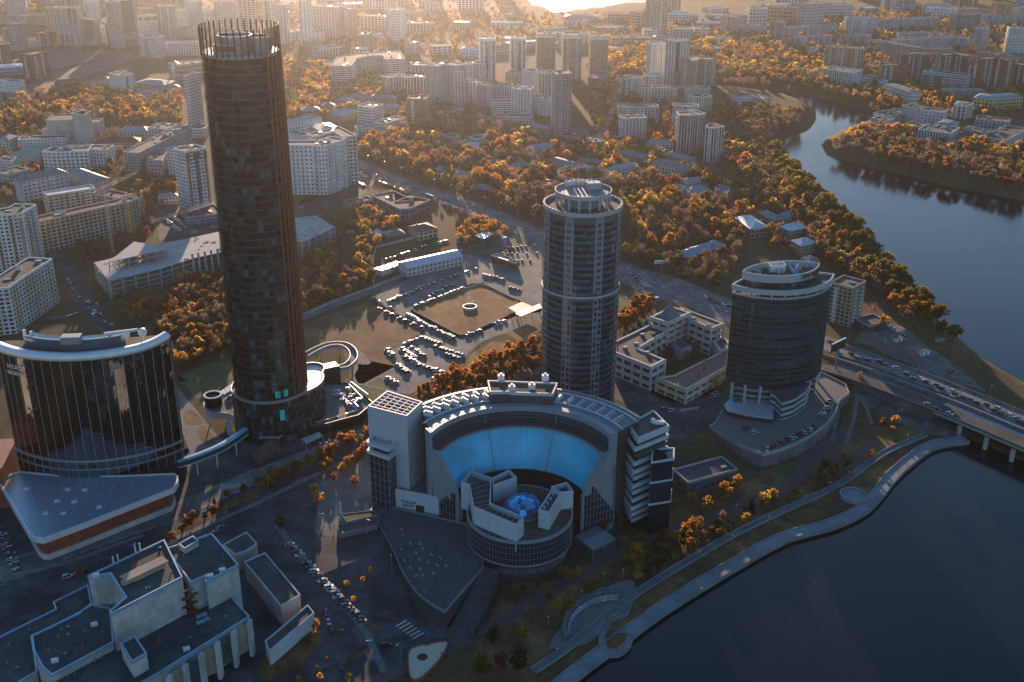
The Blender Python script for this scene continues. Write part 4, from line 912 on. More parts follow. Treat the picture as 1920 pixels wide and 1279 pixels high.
    for k in range(9): a_, b_ = P(20+k*33, 903-k*.5, 13.02), P(62+k*9+k*k*2.2, 1000-k*8.4, 13.02); m = MB(); m.bar(a_, b_, .12, 0, .12); put(m, 'roof_seam', 'metal_white', root2)
    m = MB(); e = P(-20, 872, 22); m.box((e[0]-8, e[1]+10, 9), (26, 30, 26), .15); o = put(m, 'annex', 'terracotta', root2)
hyatt()
# ---------------------------------------------------------------- tube bridge, cafe, decks at the tower's foot
mat('deck_paving', (.13, .12, .115), 0.85, var=0.2, vs_=0.6); mat('white_gloss', (.36, .38, .40), 0.3, var=0.05)
def tower_foot():
    z = 9
    pts = smooth_line([P(333, 874, z), P(375, 860, z), P(420, 840, z), P(462, 812, z)], 6)
    r = empty('glass_footbridge', (pts[10][0], pts[10][1], 0), 'curved glass tube footbridge between mirror hotel and round tower', 'footbridge')
    for nm, w_, za, zb, mt in (('deck', 3.6, -.4, 0, 'metal_white'), ('glass_side', 3.3, 0, 2.6, 'glass_green'), ('roof', 3.7, 2.6, 2.9, 'glass_blue'), ('ridge', 1.0, 2.9, 3.2, 'white_gloss')):
        m = MB(); l = offset([p[:2] for p in pts], w_/2, False); q = offset([p[:2] for p in pts], -w_/2, False)
        for i in range(len(pts)-1): m.hexa([(*l[i], z+za), (*l[i+1], z+za), (*q[i+1], z+za), (*q[i], z+za)], [(*l[i], z+zb), (*l[i+1], z+zb), (*q[i+1], z+zb), (*q[i], z+zb)])
        put(m, nm, mt, r)
    for i in (5, 10, 15): m = MB(); m.cyl((pts[i][0], pts[i][1], -.5), .4, .4, 9.2, 10); put(m, 'column', 'metal_white', r)
    # kidney shaped deck at the left with black drum and skylight
    z = 8; px = [(383, 758), (386, 770), (400, 776), (420, 776), (437, 780), (452, 786), (460, 770), (458, 745), (440, 728), (425, 735), (405, 745), (390, 752)]
    poly = ccw([P(x, y, z)[:2] for x, y in smooth_line(px, 4, True)]); FOOT.append(poly)
    r = empty('round_deck', (poly[0][0], poly[0][1], 0), 'kidney shaped white edged deck left of the round tower', 'deck')
    m = MB(); m.prism(poly, z-1.2, z); put(m, 'slab', 'deck_paving', r); m = MB(); m.wall(offset(poly, -.4), z-2.8, z+.9, .8); put(m, 'white_edge', 'white_gloss', r)
    for x, y in ((392, 783), (425, 777)): p = P(x, y, 5); m = MB(); m.cyl((p[0], p[1], -.5), .4, .4, z, 10); put(m, 'column', 'metal_white', r)
    c = P(399, 741, 14); r = empty('dark_drum_pavilion', (c[0], c[1], z), 'black drum pavilion with white rim on the kidney deck', 'pavilion')
    n = 28; ring = [(c[0]+4.8*cos(2*pi*i/n), c[1]+4.8*sin(2*pi*i/n)) for i in range(n)]
    m = MB(); m.wall(ring, z, 14, .5); put(m, 'drum_wall', 'glass_smoke', r); m = MB(); m.wall(offset(ring, -.4), 14, 14.5, 1.2); put(m, 'rim', 'white_gloss', r); m = MB(); m.cyl((c[0], c[1], z), 4.5, 4.5, 5.0, 28); put(m, 'roof', 'roof_bitumen', r)
    c = P(433, 748, z); r = empty('glass_skylight', (c[0], c[1], z), 'small glass dome skylight beside the black drum', 'skylight')
    m = MB()
    for k in range(3): t0, t1 = k*pi/6, (k+1)*pi/6; m.cyl((c[0], c[1], z+2*sin(t0)), 2.9*cos(t0), 2.9*cos(t1)+.02, 2*(sin(t1)-sin(t0)), 12, cap=False)
    put(m, 'dome', 'glass_panel_grey', r); m = MB(); m.cyl((c[0], c[1], z), 3.3, 3.3, .4, 12); put(m, 'kerb', 'white_gloss', r)
    q = [P(x, y, 13)[:2] for x, y in ((413, 734), (441, 716), (444, 726), (420, 741))]; r = empty('canopy', (q[0][0], q[0][1], z), 'white panel canopy between black drum and round tower', 'canopy')
    for k in range(4):
        t0, t1 = k/4+.01, (k+1)/4-.01; m = MB(); l = lambda a, b, t: (a[0]+(b[0]-a[0])*t, a[1]+(b[1]-a[1])*t)
        m.prism([l(q[0], q[1], t0), l(q[0], q[1], t1), l(q[3], q[2], t1), l(q[3], q[2], t0)], 13, 13.25); put(m, 'roof_panel', 'white_gloss', r)
    for p in q: m = MB(); m.cyl((p[0], p[1], z-2), .15, .15, 7.2, 6); put(m, 'post', 'metal_white', r)
    # spiral ramp
    c = P(447, 800, 4); r = empty('spiral_ramp', (c[0], c[1], 0), 'white spiral ramp at the left foot of the round tower', 'ramp'); m = MB()
    for i in range(16):
        a0, a1 = 1.6+i*.2, 1.8+i*.2; z0, z1 = 7.5-i*.45, 7.5-(i+1)*.45
        q = [(c[0]+rr*cos(a)*1.0, c[1]+rr*sin(a)*1.1) for rr, a in ((4, a0), (6.5, a0), (6.5, a1), (4, a1))]; m.hexa([(*q[0], z0-.6), (*q[1], z0-.6), (*q[2], z1-.6), (*q[3], z1-.6)], [(*q[0], z0), (*q[1], z0), (*q[2], z1), (*q[3], z1)])
    put(m, 'ramp', 'white_gloss', r)
    # looping white gallery at the right
    z = 7.5; px = [(596, 694), (640, 690), (652, 686), (662, 676), (663, 664), (655, 653), (640, 647), (618, 648), (600, 654), (584, 662), (572, 669)]
    line = [P(x, y, z)[:2] for x, y in smooth_line(px, 5)]
    r = empty('loop_gallery', (line[25][0], line[25][1], 0), 'looping white gallery walkway right of the round tower', 'walkway')
    l1, l2 = offset(line, 2.2, False), offset(line, -2.2, False)
    for nm, a, b, za, zb, mt in (('walkway_deck', l1, l2, -.5, 0, 'deck_paving'),):
        m = MB()
        for i in range(len(line)-1): m.hexa([(*a[i], z+za), (*a[i+1], z+za), (*b[i+1], z+za), (*b[i], z+za)], [(*a[i], z+zb), (*a[i+1], z+zb), (*b[i+1], z+zb), (*b[i], z+zb)])
        put(m, nm, mt, r)
    for l in (l1, l2):
        m = MB()
        for i in range(len(l)-1): m.bar((*l[i], z+.2), (*l[i+1], z+.2), .35, 0, 2.6)
        put(m, 'white_parapet', 'white_gloss', r)
    for i in range(4, len(line), 9): m = MB(); m.cyl((line[i][0], line[i][1], -.5), .35, .35, z, 8); put(m, 'column', 'metal_white', r)
    # dark restaurant block with roof terrace
    poly = ccw([P(x, y, 6)[:2] for x, y in ((592, 735), (602, 719), (650, 718), (700, 755), (672, 778), (590, 800), (575, 795))]); FOOT.append(poly)
    r = empty('restaurant_block', (poly[0][0], poly[0][1], 0), 'low dark restaurant block with roof terrace right of the round tower', 'building')
    m = MB(); m.prism(poly, -1, 5); put(m, 'wall', 'glass_smoke', r); m = MB(); m.prism(offset(poly, .3), 4.9, 5.2); put(m, 'terrace', 'deck_paving', r); m = MB(); m.wall(offset(poly, -.25), 4.6, 6.2, .5); put(m, 'parapet', 'metal_dark', r)
    for a, b, w_ in (((655, 723), (680, 748), .6), ((658, 718), (690, 742), .6), ((680, 748), (664, 757), .6), ((664, 757), (672, 765), .6)):
        m = MB(); m.bar((*P(*a, 6)[:2], 6.6), (*P(*b, 6)[:2], 6.6), w_, 0, .9); put(m, 'white_coping', 'metal_white', r)
    c = P(619, 700, 8); m = MB(); m.box((c[0], c[1], 6.6), (10, 8, 13), .5); m.box((c[0], c[1], 13.2), (9, 7, .3), .5, 1); put(m, 'upper_cube', ['metal_dark', 'roof_light'], r)
    rr = random.Random(5)
    for k in range(26):
        x, y = rr.uniform(626, 665), rr.uniform(728, 762); x += (y-740)*.9
        if not (620 < x < 690): continue
        c = P(x, y, 6); u = empty('rooftop_unit', (c[0], c[1], 5.2), 'white and blue air unit on the dark restaurant roof', 'air unit', 'air units on the restaurant roof'); m = MB(); s = rr.uniform(.8, 1.7); m.box((c[0], c[1], 5.2+s*.6), (s*1.6, s, s*1.2), rr.random()); m.cyl((c[0], c[1], 5.2+s*1.2), s*.35, s*.3, .35, 8); put(m, 'casing', rr.choice(('white_gloss', 'metal_grey', 'white_gloss')), u)
    mat('blue_paint', (.05, .28, .55), .5); p, q = P(627, 733, 5.4), P(668, 768, 5.4); m = MB(); m.bar((p[0], p[1], 5.7), (q[0], q[1], 5.7), 1.3, 0, .9); o = tag(m.build('blue_duct', 'blue_paint'), 'long bright blue duct on the dark restaurant roof', 'duct')
    for k in range(13):
        t = k/12; c = P(596+t*72, 793-t*22, 5.4); u = empty('cafe_table', (c[0], c[1], 5.2), 'orange terrace table on the dark restaurant roof edge', 'table', 'terrace tables on the restaurant roof')
        m = MB(); m.box((c[0], c[1], 6.0), (1.6, 1.6, .12)); put(m, 'table_top', 'wall_orange' if k % 3 else 'cyan_panel', u); m = MB(); m.cyl((c[0], c[1], 5.2), .12, .12, .8, 6); put(m, 'leg', 'metal_dark', u)
    # pergola with three glass panels and cafe
    r = empty('pergola', P(585, 826), 'steel pergola with three pale glass roof panels', 'pergola'); a, b, c, d = [P(x, y, 4) for x, y in ((566, 824), (598, 810), (606, 818), (574, 833))]
    for k in range(3):
        t0, t1 = k/3+.01, (k+1)/3-.01; m = MB(); l = lambda a, b, t: (a[0]+(b[0]-a[0])*t, a[1]+(b[1]-a[1])*t)
        m.prism([l(a, b, t0), l(a, b, t1), l(d, c, t1), l(d, c, t0)], 4, 4.2); put(m, 'roof_panel', 'roof_light', r)
    for p in (a, b, c, d): m = MB(); m.bar((p[0], p[1], -.2), (p[0], p[1], 4), .2); put(m, 'post', 'metal_white', r)
    poly = [P(x, y, 4)[:2] for x, y in ((474, 849), (506, 825), (519, 834), (487, 858))]; c = [sum(p[i] for p in poly)/4 for i in (0, 1)]; r = empty('cafe', (*c, 0), 'small cafe with brown pitched roof and lit windows at the round tower foot', 'cafe'); FOOT.append(poly)
    block_poly = ccw(poly); m = MB(); m.prism(block_poly, -.3, 4); put(m, 'wall', 'wall_brown', r)
    m = MB(); ov = offset(block_poly, -.7); A = ((ov[0][0]+ov[3][0])/2, (ov[0][1]+ov[3][1])/2, 6.2); B_ = ((ov[1][0]+ov[2][0])/2, (ov[1][1]+ov[2][1])/2, 6.2)
    m.add([(*p, 4) for p in ov]+[A, B_], [(0, 1, 5, 4), (2, 3, 4, 5), (1, 2, 5), (3, 0, 4), (3, 2, 1, 0)]); put(m, 'roof', 'roof_brown', r)
    a, b = P(487, 858, 2), P(519, 834, 2); L = hypot(b[0]-a[0], b[1]-a[1]); dx, dy = (b[0]-a[0])/L, (b[1]-a[1])/L
    lm = bpy.data.materials.new('lit_window'); lm.use_nodes = True; bs = lm.node_tree.nodes['Principled BSDF']; bs.inputs['Base Color'].default_value = (.6, .3, .1, 1); bs.inputs['Emission Color'].default_value = (1, .5, .16, 1); bs.inputs['Emission Strength'].default_value = .5; MATS['lit_window'] = lm
    for k in range(5):
        u0, u1 = L*(k+.12)/5, L*(k+.88)/5; m = MB(); q = [(a[0]+dx*u+dy*o, a[1]+dy*u-dx*o) for u, o in ((u0, .3), (u1, .3), (u1, -.1), (u0, -.1))]; m.hexa([(*p, .6) for p in q], [(*p, 2.9) for p in q]); put(m, 'window', 'lit_window' if k in (0, 2, 4) else 'window_glass', r)
    text('sign_lettering', 'ATMOSFERA', 2.0, ((a[0]+b[0])/2+dy*1.6, (a[1]+b[1])/2-dx*1.6, 1.5), atan2(dy, dx), 'metal_white', r)
tower_foot()
# ---------------------------------------------------------------- the round blue-grey office tower with crown
mat('stone_white', (.33, .35, .37), 0.6, var=0.1, vs_=0.3); mat('stone_panel', (.15, .18, .21), 0.6, var=0.1, vs_=0.3)
mat('mullion_dark', (.06, .085, .09), .4, metal=.3)
def demidov():
    ZR = 119.0; c = P(1091, 383, ZR); cx, cy_ = c[0]+.6, c[1]; R = 20.6
    root = empty('crowned_round_tower', (cx, cy_, 0), 'round blue grey office tower with open crown and antenna ring', 'tower')
    FOOT.append([(cx+25*cos(i*pi/8), cy_+25*sin(i*pi/8)) for i in range(16)])
    ZL = 73.5; nf = 33; fh = ZR/nf
    m = MB(); m.cyl((cx, cy_, -8), R-.7, R-.7, ZR+7.5, 64); put(m, 'tower_core', 'metal_dark', root)
    rr = random.Random(8)
    wide, pier = radians(31), radians(14)
    a0 = -pi/2-wide/2
    pw = 2*R*sin(wide/10)
    bands = Panes(root, ['glass_navy', 'glass_green', 'glass_smoke'], pw-.06, fh*.52, 'window_pane', 2, 290)
    sp = MB(); pr = MB(); sq = MB()
    for k in range(8):
        a = a0+k*(wide+pier)
        for f in range(nf):
            z = f*fh; r = R if z >= ZL else R+.55
            if z > ZR-fh*1.2:   # blank top storey
                pass
            for j in range(5):
                b0, b1 = a+wide*j/5, a+wide*(j+1)/5; bm_ = (b0+b1)/2; n_ = (cos(bm_), sin(bm_)); ri = r*cos(wide/10)
                q = [(cx+r*cos(b0), cy_+r*sin(b0)), (cx+r*cos(b1), cy_+r*sin(b1))]
                top = f >= nf-1
                if not top:
                    u = rr.random(); mi = 0 if u < .62 else 1 if u < .85 else 2
                    pass
                    bands.add((cx+n_[0]*(ri-.02), cy_+n_[1]*(ri-.02), z+fh*.36), bm_+pi/2, mi, max(0, -n_[1]) if n_[1] < -.45 else 0, rr.uniform(-.008, .008))
                zs = [(z+fh*.64, z+fh*1.06)] if not top else [(z+fh*.1, z+fh)]
                for za, zb in zs: sp.quad((*q[0], za), (*q[1], za), (*q[1], zb), (*q[0], zb), 0 if (top or rr.random() < .8) else 1)
        # solid pier with square windows
        b0, b1 = a+wide, a+wide+pier
        for (za, zb, r) in ((-8, ZL, R+1.0), (ZL, ZR+.6, R+.45)):
            q = [(cx+r*cos(b0+pier*t), cy_+r*sin(b0+pier*t)) for t in (0, .5, 1)]+[(cx+(r-1.5)*cos(b0+pier*t), cy_+(r-1.5)*sin(b0+pier*t)) for t in (1, .5, 0)]
            pr.prism(q, za, zb)
        for f in range(nf-1):
            z = f*fh; r = (R+1.0 if z < ZL else R+.45)
            for col in (0, 1):
                if z >= ZL and col == 1: continue
                if z < ZL and (f+col) % 3 == 2: pass
                t0, t1 = ((.10, .42) if col == 0 else (.58, .90)) if z < ZL else (.28, .72)
                tall = z < ZL and (f//2+col) % 2 == 0
                p0 = b0+pier*t0; p1 = b0+pier*t1; rq = r*cos(pier/4)+.06
                sq.quad((cx+rq*cos(p0), cy_+rq*sin(p0), z+fh*.2), (cx+rq*cos(p1), cy_+rq*sin(p1), z+fh*.2), (cx+rq*cos(p1), cy_+rq*sin(p1), z+fh*(.98 if tall else .72)), (cx+rq*cos(p0), cy_+rq*sin(p0), z+fh*(.98 if tall else .72)))
    bands.finish(); put(sp, 'spandrel_glass', ['glass_panel_grey', 'glass_green'], root, 'stuff'); put(pr, 'stone_piers', 'stone_panel', root, 'stuff'); put(sq, 'pier_windows', 'window_glass', root, 'stuff')
    n = 64; ring = lambda r: [(cx+r*cos(2*pi*i/n), cy_+r*sin(2*pi*i/n)) for i in range(n)]
    m = MB(); m.wall(ring(R+1.15), ZL-.8, ZL+.3, 1.6); put(m, 'ledge', 'stone_white', root)
    m = MB(); m.wall(ring(R+.75), ZR-.9, ZR+.9, 1.2); put(m, 'parapet', 'stone_white', root)
    for i in range(48):
        a = 2*pi*i/48
        m = MB(); m.box((cx+(R+.35)*cos(a), cy_+(R+.35)*sin(a), ZR+1.1), (1.5, 1.0, .6), a+pi/2); put(m, 'parapet_block', 'stone_white', root)
    m = MB(); m.cyl((cx, cy_, ZR-.6), R-.6, R-.6, .7, 64); put(m, 'roof_terrace', 'roof_brown', root)
    Z2 = ZR+7.6; r2 = 15.3
    for i in range(16):
        a = 2*pi*(i+.5)/16; m = MB(); m.cyl((cx+(r2-.9)*cos(a), cy_+(r2-.9)*sin(a), ZR), .62, .62, Z2-ZR-1, 10); put(m, 'column', 'stone_white', root)
    m = MB(); m.cyl((cx, cy_, ZR), r2-5, r2-5, Z2-ZR-.6, 32); put(m, 'crown_core', 'stone_panel', root)
    m = MB(); m.cyl((cx, cy_, Z2-1.2), r2-.3, r2-.3, .9, 64); put(m, 'crown_roof', 'roof_slate', root)
    m = MB(); m.wall(ring(r2), Z2-1.3, Z2+.9, .5); put(m, 'crown_ring', 'stone_white', root)
    c_ = (cx+5.5, cy_+5, Z2-.3); m = MB(); m.box((c_[0], c_[1], Z2+1.5), (7, 5, 3.6), .2); put(m, 'roof_room', 'stone_white', root)
    for i in range(9):
        a = .75+i*.2; m = MB(); m.box((cx+12.2*cos(a), cy_+12.2*sin(a), Z2+1.0), (1.6, 1.5, 2.6), a); m.cyl((cx+12.2*cos(a), cy_+12.2*sin(a), Z2+2.3), .6, .5, .5, 8); put(m, 'cooling_unit', 'metal_white', root)
    ZT = Z2+10.2; r3 = 13.9; na = 12
    for i in range(na):
        a = 2*pi*(i+.3)/na; m = MB()
        for s_ in (-.35, .35): m.bar((cx+r3*cos(a)-s_*sin(a), cy_+r3*sin(a)+s_*cos(a), Z2-.5), (cx+r3*cos(a)-s_*sin(a), cy_+r3*sin(a)+s_*cos(a), ZT), .13)
        for k in range(5): m.bar((cx+r3*cos(a)-.35*sin(a), cy_+r3*sin(a)+.35*cos(a), Z2+k*2), (cx+r3*cos(a)+.35*sin(a), cy_+r3*sin(a)-.35*cos(a), Z2+k*2+2), .09)
        put(m, 'lattice_mast', 'metal_grey', root)
    for dz in (0, -1.5):
        m = MB()
        for i in range(48):
            p, q = 2*pi*i/48, 2*pi*(i+1)/48; m.bar((cx+r3*cos(p), cy_+r3*sin(p), ZT+dz), (cx+r3*cos(q), cy_+r3*sin(q), ZT+dz), .12)
        put(m, 'antenna_ring', 'metal_grey', root)
    m = MB()
    for i in range(48):
        p, q = 2*pi*i/48, 2*pi*(i+1)/48; za, zb = (ZT, ZT-1.5) if i % 2 else (ZT-1.5, ZT); m.bar((cx+r3*cos(p), cy_+r3*sin(p), za), (cx+r3*cos(q), cy_+r3*sin(q), zb), .1)
    put(m, 'ring_lacing', 'metal_white', root)
demidov()
# ---------------------------------------------------------------- the elliptical green glass tower
def president():
    n = 40
    f0, (ux, uy, rad) = arc3((122.8, 594.5), (146.5, 585.6), (182.0, 611.5), n)
    (ax, ay), (bx, by) = f0[0], f0[-1]; L = hypot(bx-ax, by-ay); nx, ny = -(by-ay)/L, (bx-ax)/L
    def mirror(p): d = (p[0]-ax)*nx+(p[1]-ay)*ny; return (p[0]-2*d*nx*.82, p[1]-2*d*ny*.82)
    lens = ccw(f0+[mirror(p) for p in reversed(f0[1:-1])]); FOOT.append(offset(lens, -6))
    cx = sum(p[0] for p in lens)/len(lens); cy_ = sum(p[1] for p in lens)/len(lens)
    root = empty('elliptical_tower', (cx, cy_, 0), 'elliptical dark green glass office tower with white crown by the water', 'tower')
    ZB, ZT = 14.0, 67.5; nf = 17; fh = (ZT-ZB)/nf
    m = MB(); m.prism(offset(lens, .25), ZB, ZT); put(m, 'tower_core', 'metal_dark', root)
    rr = random.Random(4); N = len(lens)
    pn = Panes(root, ['glass_green', 'glass_smoke', 'glass_teal', 'glass_navy'], 2.05, fh*.5, 'glass_pane', 1, 290)
    mull = MB(); runs = {}
    per = [0]
    for i in range(N): per.append(per[-1]+hypot(lens[(i+1) % N][0]-lens[i][0], lens[(i+1) % N][1]-lens[i][1]))
    nb = int(per[-1]/2.15); w_ = per[-1]/nb
    for b in range(nb):
        s = (b+.5)*w_; i = max(j for j in range(N) if per[j] <= s); t_ = (s-per[i])/(per[i+1]-per[i]); A, B_ = lens[i], lens[(i+1) % N]
        x, y = A[0]+(B_[0]-A[0])*t_, A[1]+(B_[1]-A[1])*t_; l = hypot(B_[0]-A[0], B_[1]-A[1]); ox, oy = (B_[1]-A[1])/l, -(B_[0]-A[0])/l
        if oy > .35: continue
        for f in range(nf):
            if rr.random() < .16 or b == 0: runs[f] = rr.choice((0, 1, 1, 1, 3))
            z = ZB+(f+.5)*fh; near = max(0, -oy)*(1.2-z/200)
            pn.add((x+ox*.02, y+oy*.02, z-fh*.22), atan2(oy, ox)+pi/2, runs.get(f, 1) if rr.random() < .93 else 2, near if oy < -.2 else 0, rr.uniform(-.006, .006))
            pn.add((x+ox*.02, y+oy*.02, z+fh*.28), atan2(oy, ox)+pi/2, 0 if rr.random() < .9 else 2, 0, rr.uniform(-.006, .006))
        s2 = b*w_; i = max(j for j in range(N) if per[j] <= s2); t_ = (s2-per[i])/(per[i+1]-per[i]); A, B_ = lens[i], lens[(i+1) % N]
        x, y = A[0]+(B_[0]-A[0])*t_, A[1]+(B_[1]-A[1])*t_; mull.bar((x+ox*.12, y+oy*.12, ZB), (x+ox*.12, y+oy*.12, ZT), .10, 0, .16)
    pn.finish(); put(mull, 'mullions', 'mullion_dark', root, 'stuff')
    m = MB()
    for f in range(nf+1): m.wall(offset(lens, -.14), ZB+f*fh-.06, ZB+f*fh+.06, .2)
    put(m, 'floor_rails', 'mullion_dark', root, 'stuff')
    m = MB(); m.wall(offset(lens, -.5), ZT, ZT+.9, .9); put(m, 'facade_cap', 'white_gloss', root)
    m = MB(); m.prism(offset(lens, .4), ZT, ZT+.3); put(m, 'gallery_floor', 'terracotta', root)
    for i in range(0, N, 4):
        p = offset(lens, 1.0)[i]; m = MB(); m.box((p[0], p[1], ZT+1.6), (.8, .8, 3.0)); put(m, 'gallery_column', 'white_gloss', root)
    m = MB(); m.prism(offset(lens, -.2), ZT+2.9, ZT+4.0); put(m, 'roof', 'roof_bitumen', root)
    m = MB(); m.wall(offset(lens, -.9), ZT+2.5, ZT+5.4, 1.0); put(m, 'white_crown', 'white_gloss', root)
    pen, _ = arc3((127.5, 597.5), (146.5, 590.5), (174.0, 611.5), 24)
    (qx, qy), (sx, sy) = pen[0], pen[-1]; L2 = hypot(sx-qx, sy-qy); mx, my = -(sy-qy)/L2, (sx-qx)/L2
    pb = [(p[0]-1.75*((p[0]-qx)*mx+(p[1]-qy)*my)*mx, p[1]-1.75*((p[0]-qx)*mx+(p[1]-qy)*my)*my) for p in reversed(pen[1:-1])]
    pl = ccw(pen+pb); m = MB(); m.prism(offset(pl, .8), ZT+4, ZT+8.4); put(m, 'penthouse_glass', 'window_glass', root)
    m = MB(); m.wall(pl, ZT+7.6, ZT+12, .6); put(m, 'penthouse_band', 'white_gloss', root); m = MB(); m.prism(offset(pl, .4), ZT+8.2, ZT+8.6); put(m, 'penthouse_roof', 'roof_bitumen', root)
    c = P(1458, 500, ZT+11); m = MB(); m.wall([(c[0]-4.5, c[1]-3), (c[0]+4.5, c[1]-1), (c[0]+4, c[1]+4), (c[0]-5, c[1]+2)], ZT+8.6, ZT+12.5, .5); put(m, 'plant_screen', 'metal_white', root)
    for k, (x, y) in enumerate(((1452, 503), (1455, 506), (1458, 508), (1461, 510), (1479, 500), (1482, 503), (1485, 506), (1487, 508), (1418, 508), (1424, 510), (1468, 508), (1513, 499), (1500, 503))):
        c = P(x, y, ZT+9.5); m = MB(); m.cyl((c[0], c[1], ZT+8.6), .9, .8, 1.7, 10); m.cyl((c[0], c[1], ZT+10.3), .6, .2, .5, 10); put(m, 'roof_fan', 'white_gloss', root)
    c = P(1491, 512, ZT+9); m = MB()
    mat('sign_blue', (.03, .25, .55), .4); q = (c[0], c[1]-1.2)
    m.add([(q[0]-2, q[1], ZT+4.5), (q[0]-.6, q[1]-.4, ZT+12.5), (q[0]+.8, q[1]-.4, ZT+15), (q[0]+1.6, q[1], ZT+9.5), (q[0]+2.2, q[1], ZT+5.5), (q[0]+.6, q[1]-.4, ZT+8.5), (q[0]-2, q[1]+.4, ZT+4.5), (q[0]-.6, q[1]+.4, ZT+12.5), (q[0]+.8, q[1]+.4, ZT+15), (q[0]+1.6, q[1]+.4, ZT+9.5), (q[0]+2.2, q[1]+.4, ZT+5.5), (q[0]+.6, q[1]+.4, ZT+8.5)],
          [(0, 5, 2, 1), (5, 4, 3, 2), (6, 7, 8, 11), (11, 8, 9, 10), (0, 1, 7, 6), (1, 2, 8, 7), (2, 3, 9, 8), (3, 4, 10, 9), (4, 5, 11, 10), (5, 0, 6, 11)]); put(m, 'emblem', 'sign_blue', root)
    aidx = [p for p in pen if p[0] > 153]
    for k, ch in enumerate('ПРЕЗИДЕНТ'):
        t_ = 14.6+k*1.02; i = int(t_); fr = t_-i
        if i+1 >= len(pen): break
        x, y = pen[i][0]+(pen[i+1][0]-pen[i][0])*fr, pen[i][1]+(pen[i+1][1]-pen[i][1])*fr; dx, dy = pen[i+1][0]-pen[i][0], pen[i+1][1]-pen[i][1]; l = hypot(dx, dy)
        text('sign_letter', ch, 3.6, (x+dy/l*.5, y-dx/l*.5, ZT+9.8), atan2(dy, dx), 'metal_dark', root, .2)
    # base: columns, banded lower block, forecourt canopy
    for k in (1, 5, 9, 14, 27, 31, 35, 39):
        p = offset(lens, 1.6)[k % N]
    cols = [P(1370, 755), P(1394, 762), P(1422, 766), P(1516, 735), P(1526, 728), P(1533, 716)]
    for p in cols: m = MB(); m.cyl((p[0], p[1], -8), .9, .9, 8+ZB, 12); put(m, 'column', 'white_gloss', root)
    body = offset(lens, 5.0); m = MB(); m.prism(body, -8, ZB); put(m, 'base_glass', 'glass_green', root)
    for z in (1.0, 4.6, 8.2, 11.8): m = MB(); m.wall(offset(body, -.4), z, z+1.3, .6); put(m, 'base_band', 'stone_white', root)
    # wedge entrance block, sunlit on its left
    wq = ccw([P(x, y, 12)[:2] for x, y in ((1446, 735), (1456, 740), (1467, 752), (1490, 745), (1510, 731), (1518, 718), (1490, 712), (1455, 722))])
    m = MB(); m.prism(wq, -8, 11.4); put(m, 'entrance_block', 'glass_green', root); m = MB(); m.prism(offset(wq, .2), 11.4, 12.0); put(m, 'entrance_roof', 'roof_bitumen', root)
    for z in (-1, 2.4, 5.8, 9.4): m = MB(); m.wall(offset(wq, -.35), z, z+1.6, .7); put(m, 'entrance_band', 'stone_white', root)
    tq = ccw([P(x, y, 3)[:2] for x, y in ((1360, 760), (1365, 770), (1400, 778), (1447, 784), (1448, 765), (1440, 745), (1380, 740))])
    m = MB(); m.prism(tq, -8, 3); put(m, 'terrace_block', 'metal_dark', root); m = MB(); m.prism(offset(tq, -.8), 2.6, 3.4); put(m, 'terrace_slab', 'stone_white', root)
    c = P(1383, 752, 3.4); m = MB()
    for k in range(3): t0, t1 = k*pi/6, (k+1)*pi/6; m.cyl((c[0], c[1], 3.4+2.2*sin(t0)), 2.2*cos(t0), 2.2*cos(t1)+.02, 2.2*(sin(t1)-sin(t0)), 10, cap=False)
    put(m, 'glass_bubble', 'glass_teal', root)
    # raised forecourt with curved retaining wall
    fp = [(1340, 795), (1352, 775), (1362, 760), (1540, 700), (1552, 705), (1585, 722), (1592, 738), (1574, 752), (1566, 775), (1550, 795), (1520, 818), (1490, 833), (1460, 845), (1430, 852), (1390, 838), (1345, 812), (1330, 800)]
    fp = ccw([P(x, y, 0)[:2] for x, y in fp]); FOOT.append(fp)
    r = empty('raised_forecourt', (cx, cy_-30, -8), 'raised car park forecourt with curved pale wall round the elliptical tower', 'forecourt')
    m = MB(); m.prism(fp, -9.5, .02); mat('wall_dim', (.14, .14, .142), .85, var=.2, vs_=.3, stain=.25); put(m, 'retaining_wall', 'wall_dim', r); m = MB(); m.prism(offset(fp, .5), .0, .06); put(m, 'paving', 'deck_paving', r)
    m = MB(); m.wall(offset(fp, -.15), -1, .9, .45); put(m, 'parapet', 'concrete_pale' if 'concrete_pale' in MATS else 'wall_grey', r)
    return lens
PRES = president()
